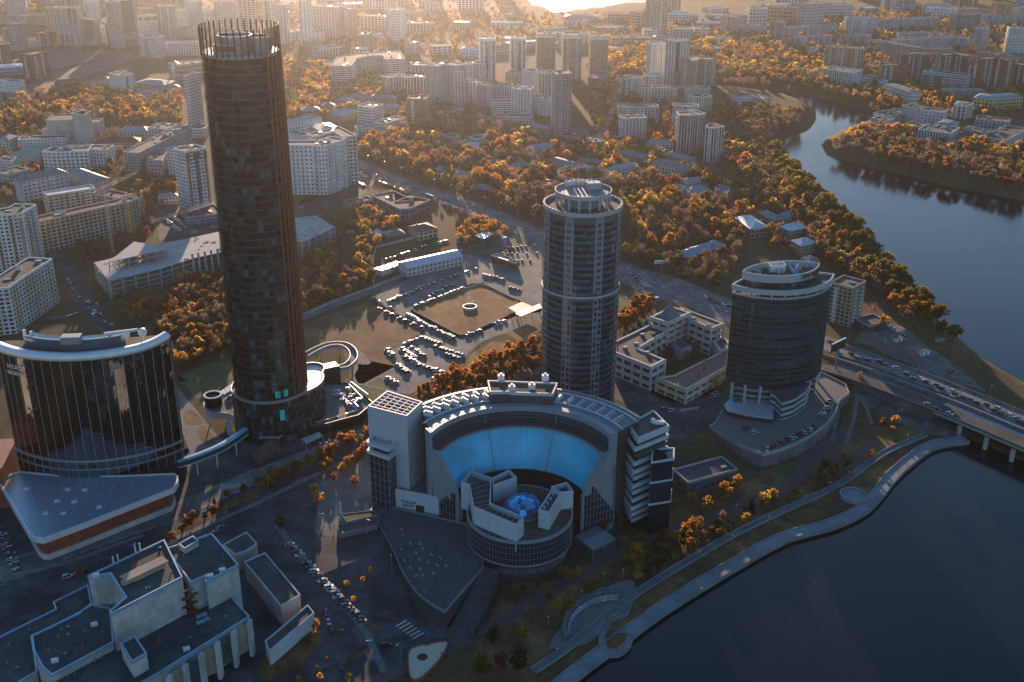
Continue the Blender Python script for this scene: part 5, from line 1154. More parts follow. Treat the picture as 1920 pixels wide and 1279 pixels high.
# ---------------------------------------------------------------- the crescent museum centre
mat('ceramic_white', (.43, .46, .50), 0.55, var=0.10, vs_=1.2); mat('paving_dark', (.085, .085, .088), 0.85, var=0.25, vs_=0.5, stain=0.15); mat('stone_dark', (.055, .052, .052), 0.7, var=0.25, vs_=0.3)
mat('roof_sedum', (.105, .072, .05), 0.95, var=0.35, vs_=0.6, stain=0.2); mat('fascia', (.20, .23, .27), 0.5, var=0.08); mat('mullion_mid', (.13, .155, .19), .5)
EX, EY = 4.0, 454.0
def apol(r, a): return (EX+r*cos(a), EY+r*sin(a))
def eltsin():
    root = empty('crescent_centre', (EX, EY+40, -8), 'crescent shaped museum centre with sloping bright blue glass facing a round drum', 'building')
    A0, A1 = atan2(471.5-EY, -37.6-EX), atan2(470.8-EY, 46.1-EX)   # left end, right end of the inner edge
    n = 48; ang = [A0+(A1-A0)*i/n for i in range(n+1)]
    ZR = 45.0; RI, RO = 44.8, 66.0
    O0, O1 = radians(137), radians(30)
    def apol(r, a):
        t = max(0, min(1, (r-RI)/(RO-RI))); f = (a-A0)/(A1-A0); b = a+(O0+(O1-O0)*f-a)*t
        return (EX+r*cos(b), EY+r*sin(b))
    out = [apol(RO, a) for a in ang]
    FOOT.append([apol(RI-16, a) for a in ang]+out[::-1]); FOOT.append([(EX+46*cos(i*pi/8), EY+40*sin(i*pi/8)) for i in range(16)])
    inn = [apol(RI, a) for a in ang]
    body = [apol(RI+.6, a) for a in ang]+list(reversed(out))
    m = MB(); m.prism(body, -9, ZR-1); put(m, 'building_core', 'stone_dark', root)
    m = MB(); m.prism([apol(RI+.4, a) for a in ang]+[apol(RO-.3, a) for a in reversed(ang)], ZR-1, ZR-.4); put(m, 'roof', 'roof_slate', root)
    def annulus(m, r0, z0, r1, z1, mi=0, a=ang):
        for i in range(len(a)-1): m.quad((*apol(r0, a[i]), z0), (*apol(r0, a[i+1]), z0), (*apol(r1, a[i+1]), z1), (*apol(r1, a[i]), z1), mi)
    def band(m, r0, r1, z0, z1, a=ang, mi=0):
        for i in range(len(a)-1):
            q = [apol(r0, a[i]), apol(r0, a[i+1]), apol(r1, a[i+1]), apol(r1, a[i])]; m.hexa([(*p, z0) for p in q], [(*p, z1) for p in q], mi)
    m = MB(); band(m, RI-.3, RI+3.2, ZR-2.2, ZR+.5); put(m, 'roof_fascia', 'fascia', root)
    m = MB(); band(m, RO-1.2, RO+.3, ZR-2, ZR+1.0); put(m, 'outer_parapet', 'metal_grey', root)
    m = MB(); band(m, RO-2.6, RO-2.2, ZR-1, ZR+.5); put(m, 'gutter_rail', 'metal_white', root)
    m = MB(); band(m, RI+8.2, RI+8.6, ZR-.5, ZR+.3); put(m, 'roof_rail', 'metal_white', root)
    # upper glass storeys
    m = MB(); annulus(m, RI+.3, 37.5, RI+.3, ZR-2.2); put(m, 'upper_glazing', 'glass_navy', root)
    m = MB()
    for i in range(0, 97):
        a = A0+(A1-A0)*i/96; m.bar((*apol(RI+.15, a), 37.5), (*apol(RI+.15, a), ZR-2.2), .14 if i % 32 else .6)
    for z in (39.3, 41.2): band(m, RI+.05, RI+.3, z-.07, z+.07)
    put(m, 'upper_mullions', 'mullion_mid', root, 'stuff')
    m = MB(); band(m, RI-4.6, RI+1.2, 36.4, 37.5); put(m, 'balcony_ledge', 'stone_dark', root)
    # sloping blue glass: from (40.7, 36.4) down to (31.8, 18)
    B0, B1 = atan2(469.5-EY, -34.2-EX)+.01, atan2(468-EY, 42-EX)-.01
    m = MB(); bang = [B0+(B1-B0)*i/n for i in range(n+1)]
    annulus(m, 31.5, 17.6, 40.9, 36.3, 0, bang); put(m, 'slope_backing', 'metal_dark', root)
    nu, nv = 32, 9; k = 0; wL = 2*40*sin((B0-B1)/nu/2)
    for i in range(nu):
        a0, a1 = B0+(B1-B0)*(i+.008)/nu, B0+(B1-B0)*(i+.992)/nu
        for j in range(nv):
            t0, t1 = (j+.006)/nv, (j+.994)/nv; r0, r1 = 31.6+9.2*t0, 31.6+9.2*t1; z0, z1 = 18+18.4*t0, 18+18.4*t1; o = .12; jt = random.uniform(-.02, .02)
            m = MB(); m.quad((*apol(r0-o, a0), z0+o+jt), (*apol(r0-o, a1), z0+o), (*apol(r1-o, a1), z1+o-jt), (*apol(r1-o, a0), z1+o)); put(m, 'slope_panel', 'glass_blue', root)
    m = MB(); band(m, 39.4, 41.6, 36.0, 36.9, bang); put(m, 'slope_top_band', 'fascia', root)
    for i, t in enumerate((0, .333, .667, 1)):
        a = B0+(B1-B0)*t; m = MB(); w_ = .9 if t in (0, 1) else .2
        m.bar((*apol(31.2, a), 18.1), (*apol(40.6, a), 36.8), w_, 0, .5); put(m, 'slope_rib', 'fascia', root)
    # end walls left and right: grey cheek with glazing below
    for side, a, b in ((-1, A0, B0), (1, A1, B1)):
        p = [apol(RI-.2, a), apol(RO, a)]; q0 = apol(31.0, b)
        m = MB(); t = side*.8
        va = [(*apol(30.6, b), 16), (*apol(41.2, b), 36.8), (*apol(RI-.3, a), 37.2), (*apol(RI-.3, a), ZR+.4), (*apol(RI+4, a), ZR+.4), (*apol(RI+4, a), -8), (*apol(30.6, b), -8)]
        _e = apol(RO, a); _i = apol(RI, a); _l = hypot(_e[0]-_i[0], _e[1]-_i[1]); dx, dy = -side*(_e[1]-_i[1])/_l, side*(_e[0]-_i[0])/_l
        vb = [(x-dx*1.0, y-dy*1.0, z) for x, y, z in va]; N = len(va)
        m.add(va+vb, [tuple(range(N)), tuple(reversed(range(N, 2*N)))]+[(i, N+i, N+(i+1) % N, (i+1) % N) for i in range(N)]); put(m, 'end_cheek', 'fascia', root)
        m = MB(); g0, g1 = apol(29.5, b), apol(RI+6, a)
        ox, oy = (-dx*1.06, -dy*1.06)
        for side2 in (1, -1):
            ox2, oy2 = (-dx*1.08, -dy*1.08) if side2 == 1 else (dx*.06, dy*.06)
            P0 = (apol(31.5, b)[0]+ox2, apol(31.5, b)[1]+oy2); P1 = (apol(RI+3.5, a)[0]+ox2, apol(RI+3.5, a)[1]+oy2)
            nx_, nz_ = 9, 9
            for u in range(nx_):
                for v in range(nz_):
                    x0, x1 = u/nx_+.01, (u+1)/nx_-.01; z0, z1 = -4+v*4, -4+v*4+3.7
                    lim = 16+max(0, (x0*1.15-.0))*19.5
                    if z1 > min(lim, 31): continue
                    A = (P0[0]+(P1[0]-P0[0])*x0, P0[1]+(P1[1]-P0[1])*x0); B_ = (P0[0]+(P1[0]-P0[0])*x1, P0[1]+(P1[1]-P0[1])*x1); m.quad((*A, z0), (*B_, z0), (*B_, z1), (*A, z1))
        put(m, 'end_glazing', 'glass_navy', root, 'stuff')
    # roof plant: penthouse, fans, frames
    pt = [P(680+x/3.2, 680+y/3.2, 51)[:2] for x, y in ((752, 108), (1166, 124), (1140, 186), (890, 178), (870, 172), (766, 174))]
    m = MB(); m.prism(pt, ZR-1, 50.2); put(m, 'penthouse', 'stone_dark', root); m = MB(); m.prism(offset(ccw(pt), .4), 50.1, 50.4); put(m, 'penthouse_roof', 'roof_sedum', root); m = MB(); m.wall(offset(ccw(pt), -.3), 49.6, 51.2, .7); put(m, 'penthouse_coping', 'ceramic_white', root)
    for x, y in ((830, 85), (1095, 85), (1015, 140), (895, 150)):
        c = P(680+x/3.2, 680+y/3.2, 52); m = MB(); m.box((c[0], c[1], 51.5), (3.2, 2.4, 3), .1); m.cyl((c[0], c[1], 53), .8, .7, 1.0, 10); put(m, 'vent_box', 'metal_white', root)
    for k in range(8):
        a = A0+(A1-A0)*(.04+k*.047)
        for rr_ in (48.5+8.0, 48.5+11.3):
            c = apol(rr_, a); m = MB(); m.box((c[0], c[1], ZR+.8), (4.2, 2.1, 2.2), a)
            for s_ in (-1.3, 0, 1.3): m.cyl((c[0]+s_*cos(a), c[1]+s_*sin(a), ZR+1.9), .58, .52, .4, 10, 1)
            put(m, 'chiller_unit', ['metal_white', 'metal_grey'], root)
    for k in range(7):
        a = A0+(A1-A0)*(.635+k*.05); m = MB(); c0, c1 = apol(54, a), apol(61, a); tx, ty = -sin(a)*.9, cos(a)*.9
        for s_ in (-1, 1): m.bar((c0[0]+tx*s_, c0[1]+ty*s_, ZR), (c1[0]+tx*s_, c1[1]+ty*s_, ZR), .18)
        for j in range(6): t = j/5; x, y = c0[0]+(c1[0]-c0[0])*t, c0[1]+(c1[1]-c0[1])*t; m.bar((x-tx, y-ty, ZR), (x+tx, y+ty, ZR), .18); m.box((x+tx, y+ty, ZR+.3), (.6, .6, .6))
        put(m, 'steel_frame', 'metal_white', root)
        if k < 2:
            for j in (1, 2, 3): m = MB(); x, y = c0[0]+(c1[0]-c0[0])*j/5, c0[1]+(c1[1]-c0[1])*j/5; m.box((x, y, ZR+.9), (1.4, 1.4, 1.6), a); put(m, 'pump_unit', 'metal_white', root)
    for k in range(6):
        a = A0+(A1-A0)*(.44+k*.03); c = apol(RI+5, a); m = MB(); m.cyl((c[0], c[1], ZR-.5), .4, .4, 3.4 if k % 2 else 1.6, 8); put(m, 'flue_pipe', 'metal_grey', root)
    # ------- white lattice-topped tower at the left
    tw = ccw([P(x, y, 50)[:2] for x, y in ((689, 761), (763, 780), (792.5, 753), (726, 732))])
    m = MB(); m.wall(tw, -1, 50, .8); put(m, 'white_tower_wall', 'ceramic_white', root); m = MB(); m.prism(offset(tw, .8), 40, 45.5); put(m, 'white_tower_roof', 'stone_dark', root)
    a, b, c, d = tw; lp = lambda p, q, t: (p[0]+(q[0]-p[0])*t, p[1]+(q[1]-p[1])*t)
    for k in range(1, 6):
        m = MB(); m.bar((*lp(a, b, k/6), 49.6), (*lp(d, c, k/6), 49.6), .35); put(m, 'lattice_beam', 'ceramic_white', root)
        m = MB(); m.bar((*lp(a, d, k/6), 49.7), (*lp(b, c, k/6), 49.7), .35); put(m, 'lattice_beam', 'ceramic_white', root)
    for k in range(6):
        m = MB(); m.bar((*lp(lp(a, b, k/6), lp(d, c, k/6), .17*(k % 3)), 49.2), (*lp(lp(a, b, (k+1)/6), lp(d, c, (k+1)/6), .17*(k % 3)+.5), 49.2), .22); put(m, 'lattice_brace', 'ceramic_white', root)
    # courses on the white tower: thin raised boards on each face
    m = MB()
    for i in range(4):
        p, q = tw[i], tw[(i+1) % 4]; L = hypot(q[0]-p[0], q[1]-p[1]); dx, dy = (q[0]-p[0])/L, (q[1]-p[1])/L; ox, oy = dy*.06, -dx*.06
        for k in range(50): m.bar((p[0]+ox, p[1]+oy, .5+k), (q[0]+ox, q[1]+oy, .5+k), .07, 0, .12)
    put(m, 'cladding_joints', 'fascia', root, 'stuff')
    gb = ccw([P(x, y, 28)[:2] for x, y in ((693, 850), (728, 862), (745, 848), (705, 832))]); m = MB(); m.prism(gb, -2, 28); put(m, 'glass_annex', 'glass_navy', root)
    for z in (28.4, 33): m = MB(); m.wall(offset(gb, -1.2), z, z+1.6, 2); put(m, 'annex_ledge', 'ceramic_white', root)
    m = MB()
    for i in range(4):
        p, q = gb[i], gb[(i+1) % 4]; L = hypot(q[0]-p[0], q[1]-p[1]); dx, dy = (q[0]-p[0])/L, (q[1]-p[1])/L
        for k in range(5): t = k/4; m.bar((p[0]+(q[0]-p[0])*t+dy*.1, p[1]+(q[1]-p[1])*t-dx*.1, -1), (p[0]+(q[0]-p[0])*t+dy*.1, p[1]+(q[1]-p[1])*t-dx*.1, 28), .18)
        for k in range(7): m.bar((p[0]+dy*.12, p[1]-dx*.12, k*4), (q[0]+dy*.12, q[1]-dx*.12, k*4), .15)
    put(m, 'annex_mullions', 'fascia', root, 'stuff')
    # ------- low white wall building with terrace
    lw = [P(741, 919, 10)[:2], P(866, 942, 10)[:2]]; bk = [P(860, 890, 10)[:2], P(752, 900, 10)[:2]]
    lw = [lw[0], lw[1], P(880, 905, 10)[:2], P(790, 860, 10)[:2], P(752, 904, 10)[:2]]; lw = ccw(lw)
    m = MB(); m.prism(lw, -4, 9.4); put(m, 'low_wing', 'ceramic_white', root); m = MB(); m.prism(offset(lw, .8), 9.4, 9.7); put(m, 'wing_terrace', 'deck_paving', root); m = MB(); m.wall(lw, 9.3, 10.6, .8); put(m, 'wing_coping', 'ceramic_white', root)
    a, b = P(741, 953, 0), P(872, 980, 0); L = hypot(b[0]-a[0], b[1]-a[1]); dx, dy = (b[0]-a[0])/L, (b[1]-a[1])/L; a10 = P(741, 919, 10)
    e0, e1 = lw[[i for i in range(5) if abs(lw[i][0]-P(741, 919, 10)[0]) < .1][0]], lw[[i for i in range(5) if abs(lw[i][0]-P(866, 942, 10)[0]) < .1][0]]
    LL = hypot(e1[0]-e0[0], e1[1]-e0[1]); ux, uy = (e1[0]-e0[0])/LL, (e1[1]-e0[1])/LL
    q = [(e0[0]+ux*u+uy*o, e0[1]+uy*u-ux*o) for u, o in ((10.6, .12), (15, .12), (15, -.5), (10.6, -.5))]; m = MB(); m.hexa([(*p, -1) for p in q], [(*p, 3.8) for p in q]); put(m, 'entrance_opening', 'metal_dark', root)
    text('sign_lettering', 'ЕЛЬЦИН', 1.9, (e0[0]+ux*7+uy*.15, e0[1]+uy*7-ux*.15, 4.6), atan2(uy, ux), 'stone_dark', root, .1); text('sign_lettering', 'ЦЕНТР', 1.9, (e0[0]+ux*6.6+uy*.15, e0[1]+uy*6.6-ux*.15, 2.6), atan2(uy, ux), 'stone_dark', root, .1)
    # ------- right tower of stacked slabs
    st = [P(x, y, 42)[:2] for x, y in ((1177, 797), (1196, 824), (1255, 800), (1225, 771))]
    st = ccw(st); m = MB(); m.prism(offset(st, 1.2), -9, 42); put(m, 'slab_tower_core', 'stone_dark', root)
    m = MB(); m.wall(st, 39.5, 42.8, .6); put(m, 'slab_tower_coping', 'ceramic_white', root); m = MB(); m.prism(offset(st, .6), 41.4, 41.8); put(m, 'slab_tower_roof', 'roof_bitumen', root)
    cc = (sum(p[0] for p in st)/4, sum(p[1] for p in st)/4)
    for k in range(11):
        z = -4+k*4; s_ = 1.05+.10*((k*7) % 3)/2; sh = 1.5*(((k*5) % 4)/3-.5); q = [(cc[0]+(p[0]-cc[0])*s_-.8-sh*.3, cc[1]+(p[1]-cc[1])*s_-sh) for p in st[:]]
        m = MB(); m.wall(q, z, z+2.0, 1.0); put(m, 'balcony_slab', 'ceramic_white' if k != 9 else 'stone_dark', root)
    gl = ccw([P(x, y, 30)[:2] for x, y in ((1222, 872), (1262, 866), (1263, 846), (1224, 846))]); m = MB(); m.prism(gl, -9, 31); put(m, 'corner_glass_block', 'glass_navy', root)
    for z in (31, 20, 8): m = MB(); m.wall(offset(gl, -.5), z, z+.8, .8); put(m, 'corner_block_band', 'ceramic_white', root)
    c = P(1236, 792, 43); m = MB(); m.cyl((c[0]-3, c[1], 43), 1.1, 1.1, 1.9, 10); m.box((c[0], c[1], 43), (5, 2, 1.6)); put(m, 'roof_tank', 'metal_white', root)
    # ------- drum with roof boxes and dome
    RD, ZD = 24.3, 14.0; nn = 64; ring = lambda r: [(EX+r*cos(2*pi*i/nn), EY-2+r*sin(2*pi*i/nn)) for i in range(nn)]
    m = MB(); m.prism(ring(RD-2.2), -9, 2); put(m, 'drum_base', 'stone_dark', root)
    m = MB(); m.prism(ring(RD), 1.4, ZD-.2); put(m, 'drum_glass', 'glass_navy', root); m = MB(); m.prism(ring(RD-.8), ZD-.3, ZD+.05); put(m, 'drum_roof', 'roof_sedum', root)
    m = MB(); m.wall(ring(RD+.3), ZD-.7, ZD+.55, .9); put(m, 'drum_rim', 'fascia', root); m = MB(); m.wall(ring(RD+.2), 1.0, 1.7, .6); put(m, 'drum_sill', 'fascia', root)
    m = MB()
    for i in range(96):
        a = 2*pi*i/96; m.bar((EX+(RD+.1)*cos(a), EY-2+(RD+.1)*sin(a), 1.5), (EX+(RD+.1)*cos(a), EY-2+(RD+.1)*sin(a), ZD-.5), .16)
    for z in (4.6, 7.7, 10.8): m.wall(ring(RD+.16), z-.07, z+.07, .2)
    put(m, 'drum_mullions', 'mullion_mid', root, 'stuff')
    m = MB()
    for i in range(30):
        a = -2.0+i*.062; m.bar((EX+(RD-2.1)*cos(a), EY-2+(RD-2.1)*sin(a), -4.5), (EX+(RD-2.1)*cos(a), EY-2+(RD-2.1)*sin(a), -2), .35)
    put(m, 'drum_base_fins', 'fascia', root, 'stuff')
    def zz(pts): return ccw([P(680+x/3.2, 680+y/3.2, 23.5)[:2] for x, y in pts])
    for nm, pts, z0 in (('long_roof_box', [(590, 715), (650, 648), (775, 690), (765, 840), (967, 925), (922, 972), (663, 862), (638, 730)], 9), ('narrow_roof_box', [(1055, 880), (1130, 765), (1190, 780), (1120, 898)], ZD), ('rear_roof_box', [(778, 690), (880, 640), (925, 685), (782, 737)], ZD), ('small_roof_frame', [(1130, 742), (1225, 715), (1265, 770), (1188, 778)], ZD-8)):
        q = zz(pts); m = MB(); m.wall(q, z0, 23.5, .5); b = put(m, nm, 'ceramic_white', root); m = MB(); m.prism(offset(q, .5), z0, 21 if nm != 'narrow_roof_box' else 22); o = put(m, 'box_floor', 'stone_dark', b)
        o.location = (0, 0, 0)
        if nm == 'long_roof_box':
            l1 = [(648, 655), (770, 693), (760, 838), (962, 925)]; l2 = [(600, 716), (645, 735), (668, 856), (925, 966)]
            f = lambda l, t: P(680+np.interp(t, (0, .3, .55, 1), [p[0] for p in l])/3.2, 680+np.interp(t, (0, .3, .55, 1), [p[1] for p in l])/3.2, 23.2)
            for k in range(18):
                m = MB(); m.bar(f(l1, k/17), f(l2, k/17), .16); o = put(m, 'top_beam', 'metal_grey', b); o.location = (0, 0, 0)
        if nm == 'narrow_roof_box':
            for k in range(4):
                c = P(680+(1090+k*18)/3.2, 680+(878-k*27)/3.2, 22); m = MB(); m.cyl((c[0], c[1], 22), .7, .6, 1.3, 10); o = put(m, 'fan', 'white_gloss', b); o.location = (0, 0, 0)
    dc = (5.4, 454.5); Rd = 9.6; m = MB(); nr, ns = 5, 18
    glass('dome_glass', (.10, .38, .66), .08, .8)
    for j in range(nr):
        t0, t1 = j*(pi/2)/nr, (j+1)*(pi/2)/nr
        for i in range(ns):
            a0, a1 = 2*pi*(i+.02)/ns, 2*pi*(i+.98)/ns; R0, R1 = Rd*cos(t0), Rd*cos(t1)
            pm = MB(); z0, z1 = ZD+.3+7.6*sin(t0), ZD+.3+7.6*sin(t1)
            V = [(dc[0]+R0*cos(a0), dc[1]+R0*sin(a0), z0), (dc[0]+R0*cos(a1), dc[1]+R0*sin(a1), z0), (dc[0]+R1*cos(a1), dc[1]+R1*sin(a1), z1), (dc[0]+R1*cos(a0), dc[1]+R1*sin(a0), z1)]
            pm.add(V, [(0, 1, 2, 3)] if j < nr-1 else [(0, 1, 2)]); put(pm, 'dome_panel', 'dome_glass' if (i+j) % 5 else 'glass_panel_grey', root)
    m = MB(); m.cyl((dc[0], dc[1], ZD), Rd+.5, Rd+.5, .4, 36); put(m, 'dome_kerb', 'fascia', root)
    # ------- plaza deck on dark stone walls
    px = smooth_line([(695, 965), (708, 985), (726, 1012), (742, 1044), (755, 1075), (780, 1112), (806, 1134), (834, 1150)], 4)+[(870, 1108), (907, 1066), (905, 1010), (875, 985), (745, 955), (700, 945)]
    dk = ccw([P(x, y, 0)[:2] for x, y in px]); FOOT.append(dk)
    r = empty('plaza_deck', (dk[0][0], dk[0][1], -8), 'raised stone plaza with pointed prow in front of the crescent centre', 'terrace')
    m = MB(); m.prism(dk, -9, -.1); put(m, 'stone_wall', 'stone_dark', r); m = MB(); m.prism(offset(dk, .1), -.15, .2); put(m, 'paving', 'paving_dark', r); m = MB(); m.wall(offset(dk, -.1), -.1, 1.2, .35); put(m, 'glass_parapet', 'metal_grey', r)
    a, b = P(750, 1075, 0), P(834, 1150, 0)
    for k in range(9):
        t = .12+k*.09; x, y = a[0]+(b[0]-a[0])*t, a[1]+(b[1]-a[1])*t-1.2; m = MB(); m.box((x, y, -5.2), (1.1, .8, 2.6), -.9); put(m, 'window', 'window_glass', r)
    mat('bench_wood', (.36, .27, .18), .7)
    bp = MB(); bp.box((0, 0, .35), (2.4, .8, .25)); bme = bp.mesh('bench', 'bench_wood'); 
    for k, (x, y) in enumerate(((753, 994), (755, 1005), (770, 1020), (788, 1020), (793, 1030), (753, 1031), (780, 1038), (809, 1041), (826, 1047), (758, 1052), (787, 1050), (802, 1056), (820, 1061), (836, 1062), (770, 1066), (788, 1069), (812, 1076), (793, 1080), (780, 1081))):
        p = P(x, y, .2); o = empty('slat_bench', (p[0], p[1], .2), 'small wooden bench block on the raised stone plaza', 'bench', 'benches on the raised plaza', rz=-1.1 if k != 18 else .8)
        link('seat', bme, o); 
        for s_ in (-.9, .9): lg = link('leg', LEGM, o) if 'LEGM' in globals() else None
    # ramp beside the deck
    q = [P(907, 1064, 0), P(935, 1072, 0), P(885, 1202, -8), P(838, 1188, -8)]; m = MB(); m.hexa([(p[0], p[1], -9.5) for p in (q[3], q[2], q[1], q[0])], [tuple(p) for p in (q[3], q[2], q[1], q[0])]); FOOT.append([p[:2] for p in q])
    r = empty('stair_ramp', (q[0][0], q[0][1], -8), 'long dark stair ramp beside the prow of the stone plaza', 'stairs'); put(m, 'ramp_body', 'stone_dark', r)
    for k in range(26):
        t0 = k/26; L0 = [q[0][i]+(q[3][i]-q[0][i])*t0 for i in range(3)]; L1 = [q[1][i]+(q[2][i]-q[1][i])*t0 for i in range(3)]
        m = MB(); m.bar((L0[0], L0[1], L0[2]+.1), (L1[0], L1[1], L1[2]+.1), 1.1, 0, .3); put(m, 'step', 'paving_dark', r)
    m = MB(); m.bar((q[1][0], q[1][1], .4), (q[2][0], q[2][1], -7.2), .5, 0, 2); put(m, 'side_wall', 'stone_dark', r)
_lm = MB(); _lm.box((0, 0, .12), (.2, .7, .24)); LEGM = _lm.mesh('leg', 'metal_dark')
eltsin()
# ---------------------------------------------------------------- unfinished concrete frame
def frame_building(label, px, z1, nfl, upper=None):
    poly = ccw([P(x, y, z1)[:2] for x, y in px]); FOOT.append(poly); c = (sum(p[0] for p in poly)/len(poly), sum(p[1] for p in poly)/len(poly))
    root = empty('unfinished_building', (*c, 0), label, 'building'); fh = z1/nfl
    for k in range(nfl+1):
        m = MB(); m.prism(poly, k*fh-.45 if k else -.5, k*fh if k else .05); put(m, 'floor_slab', 'wall_concrete', root)
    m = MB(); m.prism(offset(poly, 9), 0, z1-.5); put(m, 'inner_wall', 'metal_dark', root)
    n = len(poly)
    for i in range(n):
        a, b = poly[i], poly[(i+1) % n]; L = hypot(b[0]-a[0], b[1]-a[1]); nc = max(1, int(L/8))
        for k in range(nc):
            t = k/nc; x, y = a[0]+(b[0]-a[0])*t, a[1]+(b[1]-a[1])*t; x += (c[0]-x)*.006; y += (c[1]-y)*.006
            m = MB(); m.box((x, y, z1/2), (1.0, 1.0, z1), atan2(b[1]-a[1], b[0]-a[0])); put(m, 'column', 'wall_concrete', root)
    rr = random.Random(2)
    m = MB()
    for k in range(40):
        for _ in range(9):
            x = rr.uniform(min(p[0] for p in poly), max(p[0] for p in poly)); y = rr.uniform(min(p[1] for p in poly), max(p[1] for p in poly))
            if inpoly(x, y, offset(poly, 2)): m.box((x, y, z1+.15), (rr.uniform(.6, 3), rr.uniform(.6, 2), rr.uniform(.2, .7)), rr.random()*3); break
    put(m, 'roof_debris', 'wall_grey', root, 'stuff')
    if upper:
        up, z2 = upper; q = ccw([P(x, y, z2)[:2] for x, y in up])
        for z in (z1+(z2-z1)*.5, z2): m = MB(); m.prism(q if z == z2 else offset(q, .3), z-.45, z); put(m, 'upper_slab', 'wall_concrete', root)
        for i in range(len(q)):
            a, b = q[i], q[(i+1) % len(q)]; L = hypot(b[0]-a[0], b[1]-a[1]); nc = max(1, int(L/7))
            for k in range(nc): t = k/nc; m = MB(); m.box((a[0]+(b[0]-a[0])*t, a[1]+(b[1]-a[1])*t, (z1+z2)/2), (.7, .7, z2-z1)); put(m, 'upper_column', 'wall_concrete', root)
    return root, poly
ub, upoly = frame_building('large unfinished concrete frame building with bare roof slab, left of the round tower', [(176, 492), (204, 527), (300, 504), (363, 484), (430, 470), (430, 430), (335, 451), (262, 462), (204, 486)], 14, 4, ([(204, 491), (310, 468), (311, 463), (251, 453)], 21))
for k, x in enumerate((362, 373, 385, 397, 409, 421)):
    p = P(x, 484-(x-362)*.19, 14); m = MB(); m.box((p[0], p[1]-1, 9), (1.6, 2.0, 18), .25); put(m, 'tall_pylon', 'wall_concrete', ub)
frame_building('smaller unfinished concrete frame block right of the round tower', [(546, 447), (566, 455), (628, 426), (592, 404), (552, 409)], 12, 3)
# ---------------------------------------------------------------- white and red courtyard office
def courtyard():
    mat('red_tile', (.22, .10, .085), 0.8, var=0.2, vs_=0.8)
    root = empty('courtyard_office', P(1270, 690), 'white courtyard office with pyramid skylight and red roofed wing between the two glass towers', 'building')
    def wing(px, h, roof, wall='wall_offwhite', z0=-1):
        q = ccw([P(x, y, h)[:2] for x, y in px]); FOOT.append(q); m = MB(); m.prism(offset(q, 1.2), z0, h-.6); g = put(m, 'window_band_core', 'window_glass', root)
        n = len(q); fl = max(2, round(h/4.5))
        for k in range(fl+1):
            z = h*k/fl; m = MB(); m.wall(q, max(z0, z-1.9) if k else z0, min(z+.35, h+.8) if k < fl else h+.8, 1.3); put(m, 'wall_band', wall, root)
        for i in range(n):
            a, b = q[i], q[(i+1) % n]; L = hypot(b[0]-a[0], b[1]-a[1]); nc = max(1, round(L/7.5))
            for k in range(nc): t = k/nc; m = MB(); m.box((a[0]+(b[0]-a[0])*t, a[1]+(b[1]-a[1])*t, h/2), (1.1, 1.1, h+1.0), atan2(b[1]-a[1], b[0]-a[0])); put(m, 'pier', wall, root)
        m = MB(); m.prism(offset(q, 1.0), h-.7, h+.1); put(m, 'roof', roof, root)
    wing([(1152, 642), (1217, 611), (1252, 622), (1196, 655), (1247, 676), (1221, 690), (1152, 662)], 15, 'roof_brown')
    wing([(1219, 596), (1260, 576), (1294, 588), (1253, 607)], 21, 'roof_brown'); wing([(1276, 578), (1357, 608), (1334, 618), (1293, 600)], 18, 'roof_brown')
    wing([(1231, 710), (1264, 705), (1366, 655), (1364, 689), (1287, 733)], 8.5, 'red_tile', 'wall_cream')
    wing([(1337, 642), (1352, 632), (1366, 641), (1366, 655), (1350, 660)], 8, 'roof_red')
    b = [P(x, y, 21.5) for x, y in ((1235, 592), (1259, 581), (1276, 590), (1253, 601))]; c = [sum(p[i] for p in b)/4 for i in (0, 1)]
    m = MB(); m.add([(p[0], p[1], 21.2) for p in b]+[(*c, 29.5)], [(0, 3, 4), (3, 2, 4), (2, 1, 4), (1, 0, 4)]); put(m, 'pyramid_skylight', 'glass_panel_grey', root)
    m = MB()
    for p in b:
        for t in (0, .33, .66):
            q = b[(b.index(p)+1) % 4]; m.bar((p[0]+(q[0]-p[0])*t, p[1]+(q[1]-p[1])*t, 21.3), (*c, 29.6), .18)
    put(m, 'pyramid_ribs', 'metal_grey', root, 'stuff')
    p = P(1281, 648, 8); m = MB(); m.box((p[0], p[1], 4), (8, 7, 9), .6); m.box((p[0], p[1], 8.7), (7.5, 6.5, .3), .6, 1); put(m, 'court_hut', ['wall_bluegrey', 'roof_bitumen'], root)
    for x, y in ((1204, 630), (1193, 647), (1225, 628), (1213, 664), (1172, 655), (1300, 600), (1328, 612)): p = P(x, y, 15 if x < 1260 else 18); m = MB(); m.box((p[0], p[1], p[2]+.9), (2.6, 1.6, 1.7), .4); put(m, 'roof_unit', 'metal_grey', root)
    for k, (x, y) in enumerate(((1310, 705), (1320, 690), (1320, 678))): p = P(x, y, 9); m = MB(); m.cyl((p[0], p[1], 8.4), .35, .35, 3, 8); put(m, 'flue_pipe', 'rust', root)
    a, b_ = P(1240, 713, 7.5), P(1270, 726, 7.5)
courtyard()
